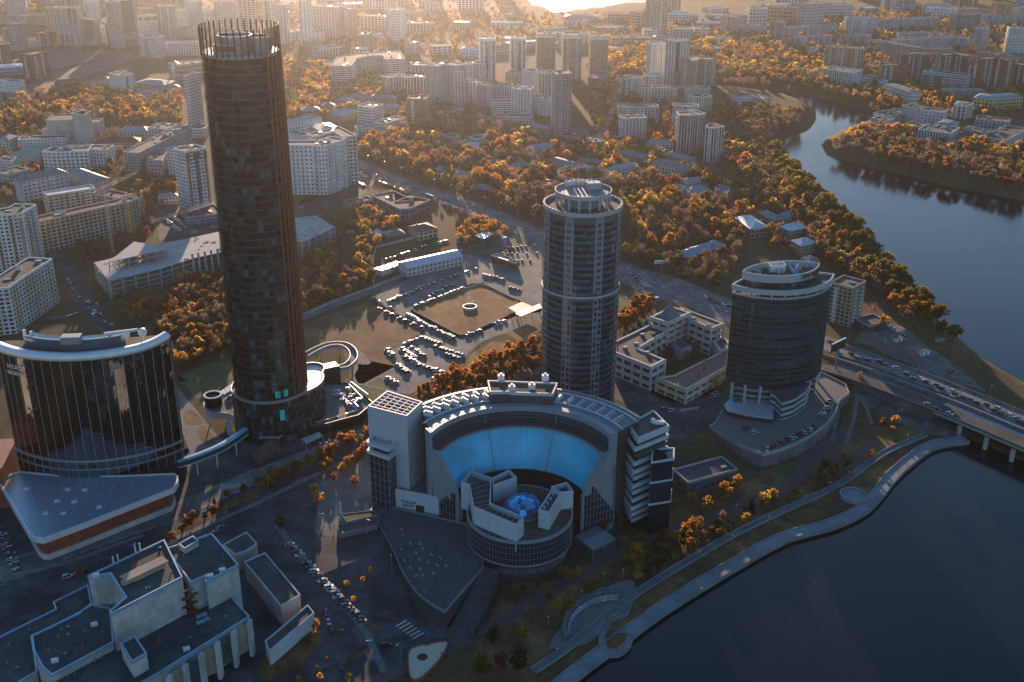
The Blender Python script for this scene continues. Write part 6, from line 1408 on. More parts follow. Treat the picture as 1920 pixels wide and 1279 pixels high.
# ---------------------------------------------------------------- theatre, lower left
def theatre():
    mat('theatre_stone', (.42, .41, .40), 0.8, var=0.14, vs_=0.4, stain=0.2); mat('coping_blue', (.30, .42, .52), .35, metal=.3)
    root = empty('theatre', P(230, 1180), 'big pale stone theatre with dark flat roofs in the lower left corner', 'theatre')
    def mass(nm, px, h, z0=-1, wall='theatre_stone'):
        q = ccw([P(x, y, h)[:2] for x, y in px]); FOOT.append(q); m = MB(); m.prism(q, z0, h-.5); put(m, nm+'_wall', wall, root)
        m = MB(); m.prism(offset(q, .45), h-.55, h-.3); put(m, nm+'_roof', 'roof_bitumen', root); m = MB(); m.wall(offset(q, -.12), h-.9, h+.5, .6); put(m, nm+'_coping', 'coping_blue', root)
        for k in range(int(abs(area2(q))/90)):
            x = random.uniform(min(p[0] for p in q), max(p[0] for p in q)); y = random.uniform(min(p[1] for p in q), max(p[1] for p in q))
            if inpoly(x, y, offset(q, 2)): m = MB(); t_ = random.random(); m.box((x, y, h+.1), (random.uniform(.5, 1.3), .6, .8), .5) if t_ < .5 else m.bar((x, y, h-.1), (x+random.uniform(-2, 2), y+random.uniform(1, 3), h-.1), .22) if t_ < .8 else m.cyl((x, y, h-.3), .25, .25, 1.3, 8); put(m, 'roof_vent', 'metal_grey', root)
    mass('stage_tower', [(165, 1081), (176, 1082), (207, 1076), (236, 1121), (206, 1147), (208, 1152), (342, 1083), (308, 1013)], 31)
    mass('side_tower', [(310, 1030), (335, 1022), (344, 1020), (397, 1001), (447, 1060), (386, 1092), (384, 1081), (358, 1093)], 27)
    mass('stair_tower', [(335, 1021), (362, 1006), (372, 1015), (346, 1030)], 29)
    mass('auditorium', [(60, 1193), (64, 1222), (80, 1252), (97, 1267), (213, 1205), (206, 1140), (172, 1134), (153, 1146), (150, 1150)], 17)
    mass('front_hall', [(212, 1206), (430, 1116), (468, 1157), (300, 1262), (180, 1330), (90, 1330), (97, 1268)], 14)
    mass('left_wing', [(-30, 1210), (105, 1143), (100, 1130), (165, 1098), (172, 1133), (153, 1148), (60, 1195), (70, 1260), (-30, 1320)], 9)
    mass('roof_box', [(226, 1207), (253, 1193), (275, 1226), (247, 1242)], 21, 13)
    m = MB(); a, b = P(230, 1086, 33), P(310, 1048, 33); c, d = P(236, 1095, 31), P(310, 1060, 31)
    m.bar((a[0], a[1], 33), (b[0], b[1], 33), 5, 0, .5); m.bar((a[0], a[1]-1.5, 32), (b[0], b[1]-1.5, 32), 1.5, 0, 2); put(m, 'roof_lantern', 'wall_tan', root)
    for x, y in ((213, 1056), (222, 1052), (254, 1034), (263, 1031)): p = P(x, y, 31); m = MB(); m.cyl((p[0], p[1], 30), .35, .35, 4.2, 8); put(m, 'flue', 'metal_white', root)
    for x, y in ((103, 1240), (350, 1218), (177, 1172), (394, 1081), (417, 1070), (180, 1080)): p = P(x, y, 14); z = 27 if x in (394, 417) else 31 if x == 180 else 17 if x < 180 else 14; p = P(x, y, z); m = MB(); m.box((p[0], p[1], z+.4), (2.6, 1.7, 1.2), .4); put(m, 'roof_hatch', 'metal_white', root)
    for k in range(6):
        t = k/5; x, y = 467-t*150, 1161+t*104; p = P(x, y, 14.3); m = MB(); m.box((p[0]+.4, p[1]-1.4, 6.3), (1.5, 3.0, 16.4), -.1); put(m, 'front_pier', 'theatre_stone', root)
        if k < 5:
            q = P(x-15, y+10.4, 14); m = MB(); m.box((q[0], q[1]+1.2, 6.5), (6.0, 1.0, 12.5), .52); put(m, 'glazed_bay', 'glass_curtain' if k % 2 else 'wall_tan', root)
    for k in range(7): p = P(353+(k % 2)*9, 1102+k*8, 27-k*2.3); m = MB(); m.box((p[0], p[1]-1, 26.5-k*2.2), (4.4, 1.5, .35), .5); m.box((p[0]+1, p[1]-1.6, 25.5-k*2.2), (.3, .3, 2.2)); put(m, 'fire_stair_flight', 'rust', root)
    for x, y in ((362, 1149), (368, 1146), (374, 1144), (362, 1160), (370, 1157), (378, 1153)): p = P(x+10, y+8, 14); m = MB(); m.box((p[0], p[1], 14.1), (1.6, 1.4, .9), .5); put(m, 'skylight', 'coping_blue', root)
    r = empty('theatre_annex', P(480, 1080), 'low pinkish service buildings behind the theatre', 'building')
    for px, h, w_ in (([(418, 1022), (462, 998), (482, 1020), (460, 1034), (440, 1040)], 9, 'wall_pink'), ([(458, 1054), (497, 1037), (563, 1116), (527, 1137)], 9, 'wall_pink'), ([(497, 1203), (577, 1135), (589, 1150), (505, 1222)], 6, 'wall_lightgrey')):
        q = ccw([P(x, y, h)[:2] for x, y in px]); FOOT.append(q); m = MB(); m.prism(q, -1, h-.4); put(m, 'wall', w_, r); m = MB(); m.prism(offset(q, .4), h-.45, h-.2); put(m, 'roof', 'roof_bitumen', r); m = MB(); m.wall(offset(q, -.1), h-.8, h+.4, .5); put(m, 'coping', 'wall_lightgrey', r)
theatre()
# ---------------------------------------------------------------- concert hall, showroom, sheds and stalls
def concert_hall():
    root = empty('concert_hall', P(130, 268), 'grey concrete concert hall with stepped blocks by the park pond', 'concert hall')
    for nm, px, h, d in (('front_block', [(78, 244), (165, 244), (180, 236)], 12, 30), ('main_block', [(86, 227), (136, 226), (170, 222)], 22, 30), ('stage_block', [(134, 214), (160, 217), (170, 209)], 34, 18), ('side_block', [(165, 231), (185, 229), (195, 223)], 18, 22)):
        q = footprint([P(x, y, h) for x, y in px], d); FOOT.append(q); m = MB(); m.prism(q, -.5, h); put(m, nm, 'wall_concrete', root); m = MB(); m.prism(offset(q, .8), h, h+.2); put(m, 'roof', 'roof_brown', root); m = MB(); m.wall(q, h, h+1, .6); put(m, 'parapet', 'wall_lightgrey', root)
concert_hall()
B('modern showroom with curved flat roof beside the avenue', [(697, 367), (750, 393), (768, 392), (806, 376)], 10, 2, 'grey', style='glass', name='showroom', depth=22, huts=.6)
HOUSE('white cottage with brown roof and round turret by the showroom', [(766, 425), (785, 436), (812, 424)], 7, fl=2, col='cream', roof='roof_red', depth=None)
HOUSE('wooden house with bright green roof', [(719, 435), (727, 443), (755, 434)], 5, fl=1, col='brown', roof='roof_green', depth=None)
HOUSE('ruined beige house left of the showroom', [(656, 383), (700, 375)], 8, fl=2, col='tan', roof='roof_bitumen', hip=0)
HOUSE('long white warehouse with shining pale blue gable roof', [(747, 492), (764, 503), (849, 470)], 7, fl=2, col='white', roof='roof_light', depth=None, hip=2.6, gable=True, huts=0)
HOUSE('long low kiosk row with white roof in the car park', [(922, 481), (967, 496), (971, 491)], 4, fl=1, col='brown', roof='roof_light', depth=7, hip=0, huts=0)
HOUSE('small shed with grey roof among orange trees', [(697, 436), (708, 441), (718, 437)], 4, fl=1, col='tan', roof='roof_light', depth=None)
def canopy(label, px, h, m_='metal_white', name='canopy', cat='canopy'):
    q = ccw([P(x, y, h)[:2] for x, y in px]); r = empty(name, (q[0][0], q[0][1], 0), label, cat); m = MB(); m.prism(q, h-.4, h); put(m, 'roof', m_, r)
    for p in offset(q, 1.0): m = MB(); m.cyl((p[0], p[1], -.2), .22, .22, h, 8); put(m, 'post', 'metal_grey', r)
    return r
canopy('petrol station canopy with pale grey roof by the avenue', [(890, 441), (911, 432), (927, 438), (906, 448)], 6, 'roof_light')
mat('roof_cream', (.55, .45, .34), .6)
canopy('cream tent roof by the lawn left of the crowned tower', [(953, 577), (978, 566), (998, 574), (970, 588)], 4.5, 'roof_cream'); canopy('white tent roof beside the cream tent', [(966, 588), (1012, 569), (1016, 577), (977, 593)], 5, 'metal_white')
def box_thing(name, label, cat, x, y, dims, m_, rz=0.0, z=0.0, parts=()):
    p = PG(x, y); r = empty(name, p, label, cat, rz=rz); m = MB(); m.box((0, 0, dims[2]/2), dims); m.build('body', m_, r)
    for nm, c, d, mm in parts: k = MB(); k.box(c, d); k.build(nm, mm, r)
    return r
for k, (x, y, mm, l_) in enumerate(((713, 511, 'wall_white', 'white site cabin at the end of the cabin row'), (723, 508, 'wall_lightgrey', 'grey site cabin second in the cabin row'), (735, 504, 'wall_tan', 'tan site cabin third in the cabin row'), (746, 500, 'wall_brown', 'brown site cabin nearest the white warehouse'))):
    box_thing('site_cabin', l_, 'cabin', x, y+4, (5, 8, 4.5), mm, 1.0, parts=[('roof', (0, 0, 4.6), (5.2, 8.2, .2), 'roof_light'), ('door', (2.53, 1, 1.2), (.08, 1.1, 2.2), 'metal_dark')])
# fountain ring with wire cone on the fenced lawn
c = PG(881, 578); r = empty('ring_planter', c, 'white round ring planter on the walled lawn', 'planter'); n = 30; m = MB(); m.wall([(4.9*cos(2*pi*i/n), 4.9*sin(2*pi*i/n)) for i in range(n)], 0, 1.7, .5); m.build('ring_wall', 'metal_white', r); m = MB(); m.cyl((0, 0, 0), 4.5, 4.5, .9, 30); m.build('soil', 'roof_sedum', r)
r = empty('wire_cone', (c[0], c[1], .9), 'tall thin wire cone frame rising from the ring planter', 'sculpture'); m = MB()
for i in range(10): a = 2*pi*i/10; m.bar((3.2*cos(a), 3.2*sin(a), 0), (.15*cos(a), .15*sin(a), 15), .07)
for k in range(6): rr_ = 3.1*(1-k/6.3); m.add([], []); [m.bar((rr_*cos(2*pi*i/12), rr_*sin(2*pi*i/12), k*2.4), (rr_*cos(2*pi*(i+1)/12), rr_*sin(2*pi*(i+1)/12), k*2.4), .06) for i in range(12)]
m.build('wire_frame', 'metal_grey', r)
def billboard(label, x, y, w_, h_, zc, az, face, name='billboard', txt=None):
    p = PG(x, y); r = empty(name, p, label, 'billboard', rz=az); m = MB(); m.cyl((0, 0, -.5), .45, .4, zc+.5, 10); m.build('post', 'metal_grey', r); m = MB(); m.box((0, 0, zc+h_/2), (w_, .8, h_)); m.build('panel', face, r); m = MB(); m.box((0, 0, zc+h_+.1), (w_+.3, 1.1, .3)); m.build('top_rail', 'metal_white', r)
    if txt: t = text('lettering', txt, h_*.55, (0, 0, 0), 0, 'metal_dark', r, .02); t.location = (0, -.45, zc+h_/2)
billboard('big dark billboard on a post beside the river road', 1566, 694, 15, 5.5, 14, .75, 'metal_dark')
billboard('wide white advertising board on posts by the crossroads', 1240, 508, 12, 2.2, 6, .25, 'metal_white')
billboard('small roadside billboard in the trees by the avenue', 966, 372, 6, 4, 5, .4, 'wall_pink'); billboard('blue and white petrol price pillar', 947, 464, 2.2, 7, 1.5, .3, 'blue_paint', 'price_pillar')
# ---------------------------------------------------------------- tower cranes
def crane(label, x, yb, H, jx, jy, cj):
    p = P(x, yb); q = P(jx, jy, H+1); r = empty('tower_crane', p, label, 'crane'); mst = MB(); dx, dy = q[0]-p[0], q[1]-p[1]; L = hypot(dx, dy); a = atan2(dy, dx)
    for s_ in ((-.9, -.9), (.9, -.9), (.9, .9), (-.9, .9)): mst.bar((s_[0], s_[1], 0), (s_[0], s_[1], H), .22)
    for k in range(int(H/2)):
        z = k*2; c4 = ((-.9, -.9), (.9, -.9), (.9, .9), (-.9, .9))
        for i in range(4): u, v = c4[i], c4[(i+1) % 4]; mst.bar((*u, z), (*v, z+2), .12); mst.bar((*u, z), (*v, z), .12)
    mst.build('mast', 'crane_paint', r); j = MB(); ca, sa = cos(a), sin(a); n = int(L/2.2)
    def Q(u, v, z): return (u*ca-v*sa, u*sa+v*ca, z)
    for v, z in ((-.8, H), (.8, H), (0, H+1.6)): j.bar(Q(-cj, v, z), Q(L, v, z), .2)
    for k in range(n): u = k*2.2; j.bar(Q(u, -.8, H), Q(u+1.1, 0, H+1.6), .12); j.bar(Q(u+1.1, 0, H+1.6), Q(u+2.2, .8, H), .12); j.bar(Q(u, -.8, H), Q(u+2.2, .8, H), .1)
    j.build('jib', 'crane_paint', r); m = MB(); m.box(Q(-cj+2, 0, H-1), (3, 2, 2.4), a); m.build('counterweight', 'wall_concrete', r); m = MB(); m.box(Q(1.8, 1.6, H-1), (2, 1.6, 2.2), a); m.build('cab', 'wall_orange', r)
    m = MB(); m.bar((0, 0, H), (0, 0, H+6), .4); m.bar((0, 0, H+6), Q(L*.6, 0, H+1.6), .1); m.bar((0, 0, H+6), Q(-cj, 0, H), .1); m.build('tie_tower', 'crane_paint', r)
mat('crane_paint', (.42, .36, .28), .5, metal=.2)
crane('tower crane standing before the beige curved apartments', 212, 474, HGT(205, 353, 212, 474), 257, 322, 14)
crane('tower crane whose long jib reaches left past the round tower', 434, 452, HGT(427, 374, 434, 452), 283, 415, 10)
# chimneys far away
for x, yb, h, l_ in ((1576, 30, 45, 'white chimney with red top near the upper edge'), (1417, 20, 40, 'left one of three far thin stacks'), (1423, 20, 41, 'middle one of three far thin stacks'), (1429, 20, 40, 'right one of three far thin stacks'), (962, 46, 38, 'dark thin chimney near the far lake')):
    p = P(x, yb); big = x == 1576; r = empty('chimney', p, l_, 'chimney'); m = MB(); m.cyl((0, 0, -.5), 3.2 if big else 1.6, 2.4 if big else 1.3, h, 14); m.build('shaft', 'wall_white' if x > 1000 else 'wall_brown', r); m = MB(); m.cyl((0, 0, h-.5), 2.5 if big else 1.35, 2.4 if big else 1.3, 4, 14); m.build('top_band', 'wall_orange' if big else 'wall_lightgrey', r)
# golden-lit apartment houses across the pond, behind the camera (mirrored in the glass)
for k, (x, y, w_, d, h, c_) in enumerate(((-330, 60, 46, 22, 82, 'cream'), (-150, -120, 60, 20, 60, 'white'), (40, -160, 50, 24, 75, 'cream'), (230, -60, 60, 22, 55, 'beige'), (-335, 440, 44, 26, 76, 'cream'))):
    a = random.uniform(-.3, .3); q = [(x+cos(a)*u*w_/2-sin(a)*v*d/2, y+sin(a)*u*w_/2+cos(a)*v*d/2) for u, v in ((-1, -1), (1, -1), (1, 1), (-1, 1))]
    wp = ccw(q); r = block('apartment_block', 'sunlit apartment house across the pond, seen only in mirror glass, number %s from the left' % ('two', 'three', 'four', 'five', 'one')[k], 'building', None, h, int(h/3), c_, world=wp, blind=())
# ---------------------------------------------------------------- streets, lots, lawns
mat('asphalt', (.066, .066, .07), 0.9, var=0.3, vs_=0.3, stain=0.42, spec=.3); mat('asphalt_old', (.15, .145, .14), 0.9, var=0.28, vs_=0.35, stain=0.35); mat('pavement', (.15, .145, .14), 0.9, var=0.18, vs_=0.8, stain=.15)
mat('brick_path', (.115, .075, .068), 0.9, var=0.2, vs_=0.8, stain=.15); mat('lawn_dry', (.26, .125, .04), 0.95, var=0.3, vs_=0.25, stain=0.35); mat('lawn_green', (.11, .105, .034), 0.95, var=0.3, vs_=0.3, stain=0.35); mat('lawn_brown', (.17, .09, .032), 0.95, var=0.3, vs_=.3, stain=.4)
mat('marking', (.55, .55, .53), 0.7, var=0.25, vs_=1.5); mat('soil', (.06, .042, .03), .95, var=.3, vs_=.3, stain=.3); mat('concrete_pale', (.19, .20, .21), .8, var=.15, vs_=.4, stain=.2); mat('gravel', (.13, .115, .10), .95, var=.3, vs_=.5, stain=.3)
AVENUE = [(600, 280), (640, 297), (720, 331), (800, 361), (900, 395), (1000, 437), (1100, 478), (1200, 521), (1300, 560), (1400, 597), (1480, 622), (1560, 652)]
ROADS = []
def road(name, label, pts, w_, off, m_='asphalt', keep=True):
    q = strip(pts, w_); o = sheet(name, m_, [q], off, world=True); o['label'] = label; ROADS.append(q); return q
def area(name, label, px, m_, off, clear=False, sm=0):
    px = smooth_line(px, sm, True) if sm else px; q = [PG(*p)[:2] for p in px]; o = sheet(name, m_, [q], off, world=True); o['label'] = label
    if clear: ROADS.append(q)
    return q
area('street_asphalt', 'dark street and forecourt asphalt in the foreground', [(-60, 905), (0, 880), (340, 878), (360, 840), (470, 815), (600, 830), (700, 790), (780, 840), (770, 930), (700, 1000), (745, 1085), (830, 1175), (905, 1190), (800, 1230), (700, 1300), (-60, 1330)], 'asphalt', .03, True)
road('avenue', 'wide avenue crossing the city diagonally', AVENUE, 27, .05, 'asphalt_old')
area('crossroads', 'wide asphalt crossroads before the elliptical tower', [(1160, 495), (1230, 510), (1290, 528), (1400, 575), (1400, 620), (1330, 595), (1290, 572), (1230, 560), (1165, 530)], 'asphalt_old', .07, True)
road('side_street', 'street left of the mirror hotel', [(88, 440), (112, 480), (135, 525), (160, 570), (200, 612), (235, 650), (330, 720)], 13, .05)
road('side_street', 'narrow street between apartment blocks in the upper middle', [(1115, 275), (1140, 232), (1152, 200), (1160, 165)], 10, .05, 'asphalt_old')
road('rail_yard', 'wide grey rail yard and road in the upper left', [(-40, 205), (60, 170), (150, 135), (230, 108), (300, 92)], 46, .05, 'gravel')
area('building_site', 'bare levelled ground before the striped towers', [(85, 92), (240, 96), (200, 108), (110, 128), (84, 125)], 'gravel', .09)
road('boulevard', 'left carriageway of the boulevard passing the theatre', [(-30, 1085), (150, 1025), (330, 962), (500, 885), (620, 838), (720, 795), (830, 750), (940, 712), (1015, 690)], 12, .07, 'asphalt_old')
for q_ in ([(-30, 1066), (150, 1008), (330, 946), (480, 880)], [(330, 1010), (480, 945), (560, 905), (700, 840)], [(520, 985), (560, 1040), (690, 1190), (720, 1260)], [(0, 1090), (140, 1050), (270, 1003)]): road('sidewalk', 'narrow grey pavement along the dark streets', q_, 3, .13, 'pavement')
road('verge', 'grass strip between the carriageways', [(340, 990), (470, 925), (620, 850), (700, 815)], 3, .15, 'lawn_brown')
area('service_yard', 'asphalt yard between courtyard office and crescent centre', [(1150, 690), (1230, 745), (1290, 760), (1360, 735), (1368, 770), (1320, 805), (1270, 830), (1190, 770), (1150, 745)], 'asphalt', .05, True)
area('car_park', 'large sunlit car park above the crescent centre', [(727, 658), (798, 624), (812, 630), (850, 644), (880, 662), (852, 694), (768, 740), (752, 738), (707, 706), (745, 686)], 'asphalt_old', .05, True)
area('car_park', 'upper car park round the walled lawn', [(690, 560), (760, 520), (850, 478), (890, 450), (935, 455), (1015, 446), (1018, 575), (990, 572), (905, 530), (884, 532), (770, 582), (800, 612), (850, 632), (885, 632), (935, 606), (975, 590), (1018, 585), (1018, 606), (940, 628), (905, 640), (880, 662), (850, 648), (795, 624), (735, 592)], 'asphalt_old', .06, True)
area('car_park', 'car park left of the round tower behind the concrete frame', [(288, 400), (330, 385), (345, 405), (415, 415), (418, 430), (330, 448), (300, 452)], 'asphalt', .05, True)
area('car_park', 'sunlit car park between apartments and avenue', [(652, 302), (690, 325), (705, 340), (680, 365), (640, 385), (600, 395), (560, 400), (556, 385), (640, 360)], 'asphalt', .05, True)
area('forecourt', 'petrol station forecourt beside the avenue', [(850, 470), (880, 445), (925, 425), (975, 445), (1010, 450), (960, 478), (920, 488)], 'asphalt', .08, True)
road('lane', 'lane along the field fence', [(560, 600), (620, 575), (690, 548), (780, 512), (860, 478)], 7, .06, 'asphalt_old')
area('lawn', 'walled dry lawn with round ring planter', [(775, 583), (782, 575), (888, 537), (902, 535), (918, 539), (963, 561), (985, 575), (930, 603), (880, 625), (867, 629), (852, 625), (790, 592)], 'lawn_dry', .10, True)
area('field', 'large dry field right of the round tower', [(562, 612), (640, 582), (700, 566), (796, 622), (728, 657), (742, 684), (706, 704), (680, 716), (655, 700), (640, 645), (575, 655)], 'lawn_brown', .05, True)
area('lawn', 'green lawn strip beside the looping gallery', [(640, 722), (668, 690), (705, 707), (750, 735), (720, 760), (700, 752)], 'lawn_green', .06, True)
area('lawn', 'green lawn left of the round tower', [(330, 705), (400, 680), (445, 672), (450, 720), (415, 728), (385, 750), (365, 745)], 'lawn_green', .05, True)
area('lawn', 'dry lawn between car park and tree row', [(880, 665), (925, 640), (965, 645), (970, 660), (905, 690), (870, 690)], 'lawn_dry', .08); area('lawn', 'dry lawn below the cream tent', [(950, 625), (1012, 600), (1012, 640), (985, 650)], 'lawn_dry', .08)
road('path', 'pale footpath forking on the lawn', [(665, 672), (668, 690), (660, 705), (668, 720), (682, 722), (745, 688)], 2.6, .10, 'pavement'); road('path', 'pale footpath towards the car park', [(682, 722), (750, 738)], 2.6, .12, 'pavement'); area('path', 'pale paved apron beside the looping gallery', [(662, 655), (680, 660), (696, 680), (690, 684), (672, 683)], 'pavement', .11)
area('walk', 'grey paved walk left of the round tower', [(326, 722), (345, 740), (385, 790), (420, 830), (400, 850), (360, 860), (338, 800)], 'pavement', .06, True); area('plaza', 'sunlit paved plaza beside the white lattice tower', [(600, 905), (690, 850), (700, 930), (690, 985), (640, 1010), (590, 1000)], 'pavement', .05, True)
for px in ([(345, 775), (362, 770), (380, 792), (350, 795)], [(370, 810), (382, 800), (405, 828), (388, 832), (375, 822)]): area('planting_bed', 'dark planting bed in the paved walk', px, 'lawn_brown', .10, sm=3)
for px in ([(470, 905), (530, 875), (600, 845), (640, 832), (690, 806), (700, 815), (640, 848), (545, 890), (485, 922)], [(330, 985), (430, 945), (470, 920), (480, 932), (400, 968), (335, 1000)]): area('verge', 'leaf covered tree strip of the boulevard', px, 'lawn_brown', .10, False)
area('verge', 'grass verge below the theatre wall', [(500, 1225), (590, 1160), (605, 1200), (560, 1250), (500, 1279), (480, 1260)], 'lawn_brown', .09); area('lawn', 'lawn with the avenue trees by the crossroads', [(1165, 610), (1215, 585), (1240, 560), (1185, 545), (1160, 560)], 'lawn_green', .06, True)
# park by the water
area('park_lawn', 'dark park lawn along the waterside', [(900, 1200), (945, 1095), (1090, 1085), (1150, 1010), (1260, 960), (1360, 900), (1440, 880), (1500, 840), (1600, 800), (1730, 800), (1700, 860), (1620, 940), (1480, 1000), (1250, 1130), (1000, 1290), (860, 1290)], 'lawn_brown', .04)
road('brick_path', 'pinkish brick path through the waterside park', [(640, 1310), (760, 1250), (880, 1196), (1000, 1130), (1130, 1052), (1290, 985), (1420, 935), (1480, 908), (1520, 862), (1590, 810)], 7, .10, 'brick_path')
area('brick_plaza', 'reddish brick plaza below the elliptical tower forecourt', [(1495, 850), (1545, 815), (1580, 810), (1565, 850), (1520, 880)], 'brick_path', .13, True)
for px, l_ in (([(1560, 830), (1570, 778), (1575, 745), (1592, 742)], 'first curved path below the forecourt'), ([(1585, 832), (1600, 790), (1608, 745)], 'second curved path below the forecourt'), ([(1635, 795), (1625, 765), (1608, 742)], 'third curved path below the forecourt')): road('path', l_, px, 2.2, .16, 'pavement')
for px in ([(1605, 845), (1630, 820), (1645, 830), (1620, 858)], [(1590, 870), (1605, 860), (1620, 872), (1605, 885)]): area('court', 'small red sports court in the park', px, 'brick_path', .14)
area('lawn', 'wedge lawn with curved edges below the forecourt', [(1562, 828), (1600, 748), (1632, 790), (1640, 800), (1590, 830)], 'lawn_brown', .07); area('lawn', 'dim lawn by the brick path', [(1440, 885), (1505, 845), (1520, 850), (1470, 905)], 'lawn_green', .07)
def seawall(name, label, pts, w_, zt, m_, z0=-11.0, kerb=True):
    z = -8.0; q = [P(x, y, zt)[:2] for x, y in smooth_line(pts, 5)]; poly = strip(q, w_, world=True); r = empty(name, (q[0][0], q[0][1], zt), label, 'promenade'); ROADS.append(poly); m = MB(); n = len(q); l, rr_ = poly[:n], poly[n:][::-1]
    for i in range(n-1): m.hexa([(*rr_[i], z0), (*rr_[i+1], z0), (*l[i+1], z0), (*l[i], z0)], [(*rr_[i], zt), (*rr_[i+1], zt), (*l[i+1], zt), (*l[i], zt)])
    put(m, 'walk_slab', m_, r)
    for e in (l, rr_):
        m = MB()
        for i in range(n-1): m.bar((*e[i], zt+.25), (*e[i+1], zt+.25), .45, 0, .7)
        put(m, 'kerb_wall', 'concrete_pale', r)
    return q
seawall('waterside_promenade', 'pale lower promenade following the pond edge', [(1020, 1310), (1085, 1255), (1160, 1200), (1215, 1158), (1285, 1112), (1380, 1055), (1450, 1016), (1490, 1000), (1560, 981), (1612, 957), (1640, 932), (1672, 893), (1706, 862), (1748, 834), (1812, 823)], 6.5, -7.6, 'concrete_pale')
seawall('upper_promenade', 'narrower upper promenade parallel to the pond edge', [(1000, 1258), (1060, 1218), (1110, 1178), (1200, 1108), (1300, 1046), (1380, 1000), (1480, 952), (1560, 916), (1598, 892), (1660, 848), (1735, 815)], 3.6, -7.2, 'pavement')
def amphitheatre():
    z = -7.3; r = empty('amphitheatre', P(1130, 1160, z), 'curved stone amphitheatre with mosaic wall on the promenade', 'amphitheatre')
    px = [(1030, 1215), (1060, 1165), (1100, 1125), (1150, 1095), (1190, 1092), (1180, 1150), (1150, 1165), (1100, 1205)]; q = [P(x, y, z)[:2] for x, y in smooth_line(px, 4, True)]; ROADS.append(q); m = MB(); m.prism(q, -10, z); put(m, 'floor', 'pavement', r)
    for k in range(5):
        arc, _ = arc3(P(1075-k*3, 1190+k*2, z), P(1105-k*3, 1140-k*3, z), P(1158, 1128-k*5, z), 20); m = MB(); m.wall(arc, z-1, z+.35+k*.4, 1.2, closed=False); put(m, 'seating_step', 'concrete_pale' if k % 2 else 'pavement', r)
    arc, _ = arc3(P(1068, 1192, z), P(1100, 1140, z), P(1159, 1126, z), 24)
    mat('mosaic', (.28, .27, .33), .5, var=.6, vs_=1.2, stain=.3); m = MB(); m.wall(arc, z, z+2.9, .5, closed=False); put(m, 'mosaic_wall', 'mosaic', r)
    q = [P(x, y, z)[:2] for x, y in smooth_line([(1122, 1200), (1126, 1180), (1145, 1172), (1152, 1180), (1185, 1183), (1184, 1205), (1168, 1222), (1148, 1226), (1130, 1220)], 4, True)]; m = MB(); m.prism(q, -11, z-.05); put(m, 'round_pier', 'concrete_pale', r); m = MB(); m.wall(offset(ccw(q), 2.2), z-.3, z+.5, .4); put(m, 'pier_kerb', 'concrete_pale', r)
    m = MB(); m.prism(offset(ccw(q), 3), z-.2, z+.02); put(m, 'pier_lawn', 'lawn_brown', r)
    c = P(1600, 930, -7); r = empty('round_bastion', c, 'round mural bastion terrace on the promenade bend', 'terrace'); m = MB(); m.cyl((0, 0, -4), 6.8, 6.8, 4.3, 32); m.build('mural_wall', 'mosaic', r); m = MB(); m.cyl((0, 0, .3), 6.5, 6.5, .15, 32); m.build('terrace_floor', 'concrete_pale', r); m = MB(); n = 28; m.wall([(6.8*cos(2*pi*i/n), 6.8*sin(2*pi*i/n)) for i in range(n)], .3, 1.3, .3); m.build('railing', 'metal_grey', r)
amphitheatre()
# small pavilion, flower bed stand, dark shop near the museum
HOUSE('glass pavilion with pale blue shed roof in the waterside park', [(1079, 1006), (1112, 1029), (1150, 1010)], -2.5, fl=1, col='darkgrey', depth=None, hip=1.2, roof='roof_metal_blue', huts=0, gable=True, zb=-8.3)
HOUSE('long low dark garage block right of the crescent centre', [(1263, 882), (1290, 906), (1365, 868)], 0, fl=1, col='darkgrey', depth=None, hip=0, zb=-8.3, roof='roof_bitumen')
q = ccw([P(x, y, -7.0)[:2] for x, y in smooth_line([(767, 1222), (790, 1210), (802, 1210), (812, 1206), (836, 1203), (838, 1212), (825, 1235), (800, 1262), (780, 1275), (768, 1265)], 4, True)])
r = empty('sand_stage', (q[0][0], q[0][1], -8), 'guitar shaped cream timber stage on the dark forecourt', 'stage'); mat('stage_wood', (.50, .42, .30), .8, var=.12, vs_=2); m = MB(); m.prism(q, -8.6, -7); put(m, 'stage_floor', 'stage_wood', r); m = MB(); m.wall(offset(q, -.35), -8.5, -6.6, .5); put(m, 'timber_edge', 'terracotta', r)
c = P(792, 1232, -7); m = MB(); m.cyl((c[0], c[1], -7.1), 2.4, 1.8, .5, 10); put(m, 'planting_hump', 'soil', r)
# kerbed walls: lawn wall, field fence, warehouse fence
def fence(label, pts, h, m_, th=.4, name='wall', cat='wall', off=0):
    w_ = [PG(*p) for p in pts]; r = empty(name, w_[0], label, cat)
    for i in range(len(w_)-1):
        L = hypot(w_[i+1][0]-w_[i][0], w_[i+1][1]-w_[i][1]); n = max(1, int(L/9))
        for k in range(n):
            f = lambda t: [w_[i][j]+(w_[i+1][j]-w_[i][j])*t for j in range(3)]
            a, b = f(k/n), f((k+1)/n-.012); m = MB(); m.bar((a[0], a[1], a[2]+h/2-.1), (b[0], b[1], b[2]+h/2-.1), th, 0, h+.2); put(m, 'wall_panel', m_, r)
    return r
fence('low white wall round the dry lawn', smooth_line([(963, 561), (918, 539), (902, 535), (888, 537), (782, 575), (775, 583), (790, 592), (852, 625), (867, 629), (880, 625), (930, 603)], 2), 1.0, 'wall_concrete', .4)
fence('grey fence along the dry field and lane', [(562, 596), (620, 570), (700, 541), (800, 500), (868, 470)], 2.2, 'wall_concrete', .2, 'fence', 'fence'); fence('long concrete fence behind the white warehouse', [(699, 505), (702, 478), (705, 466), (760, 452), (815, 440)], 2.4, 'wall_concrete', .2, 'fence', 'fence'); fence('dark hedge fence between field and car park', [(700, 565), (798, 622)], 1.2, 'soil', .5, 'fence', 'fence')
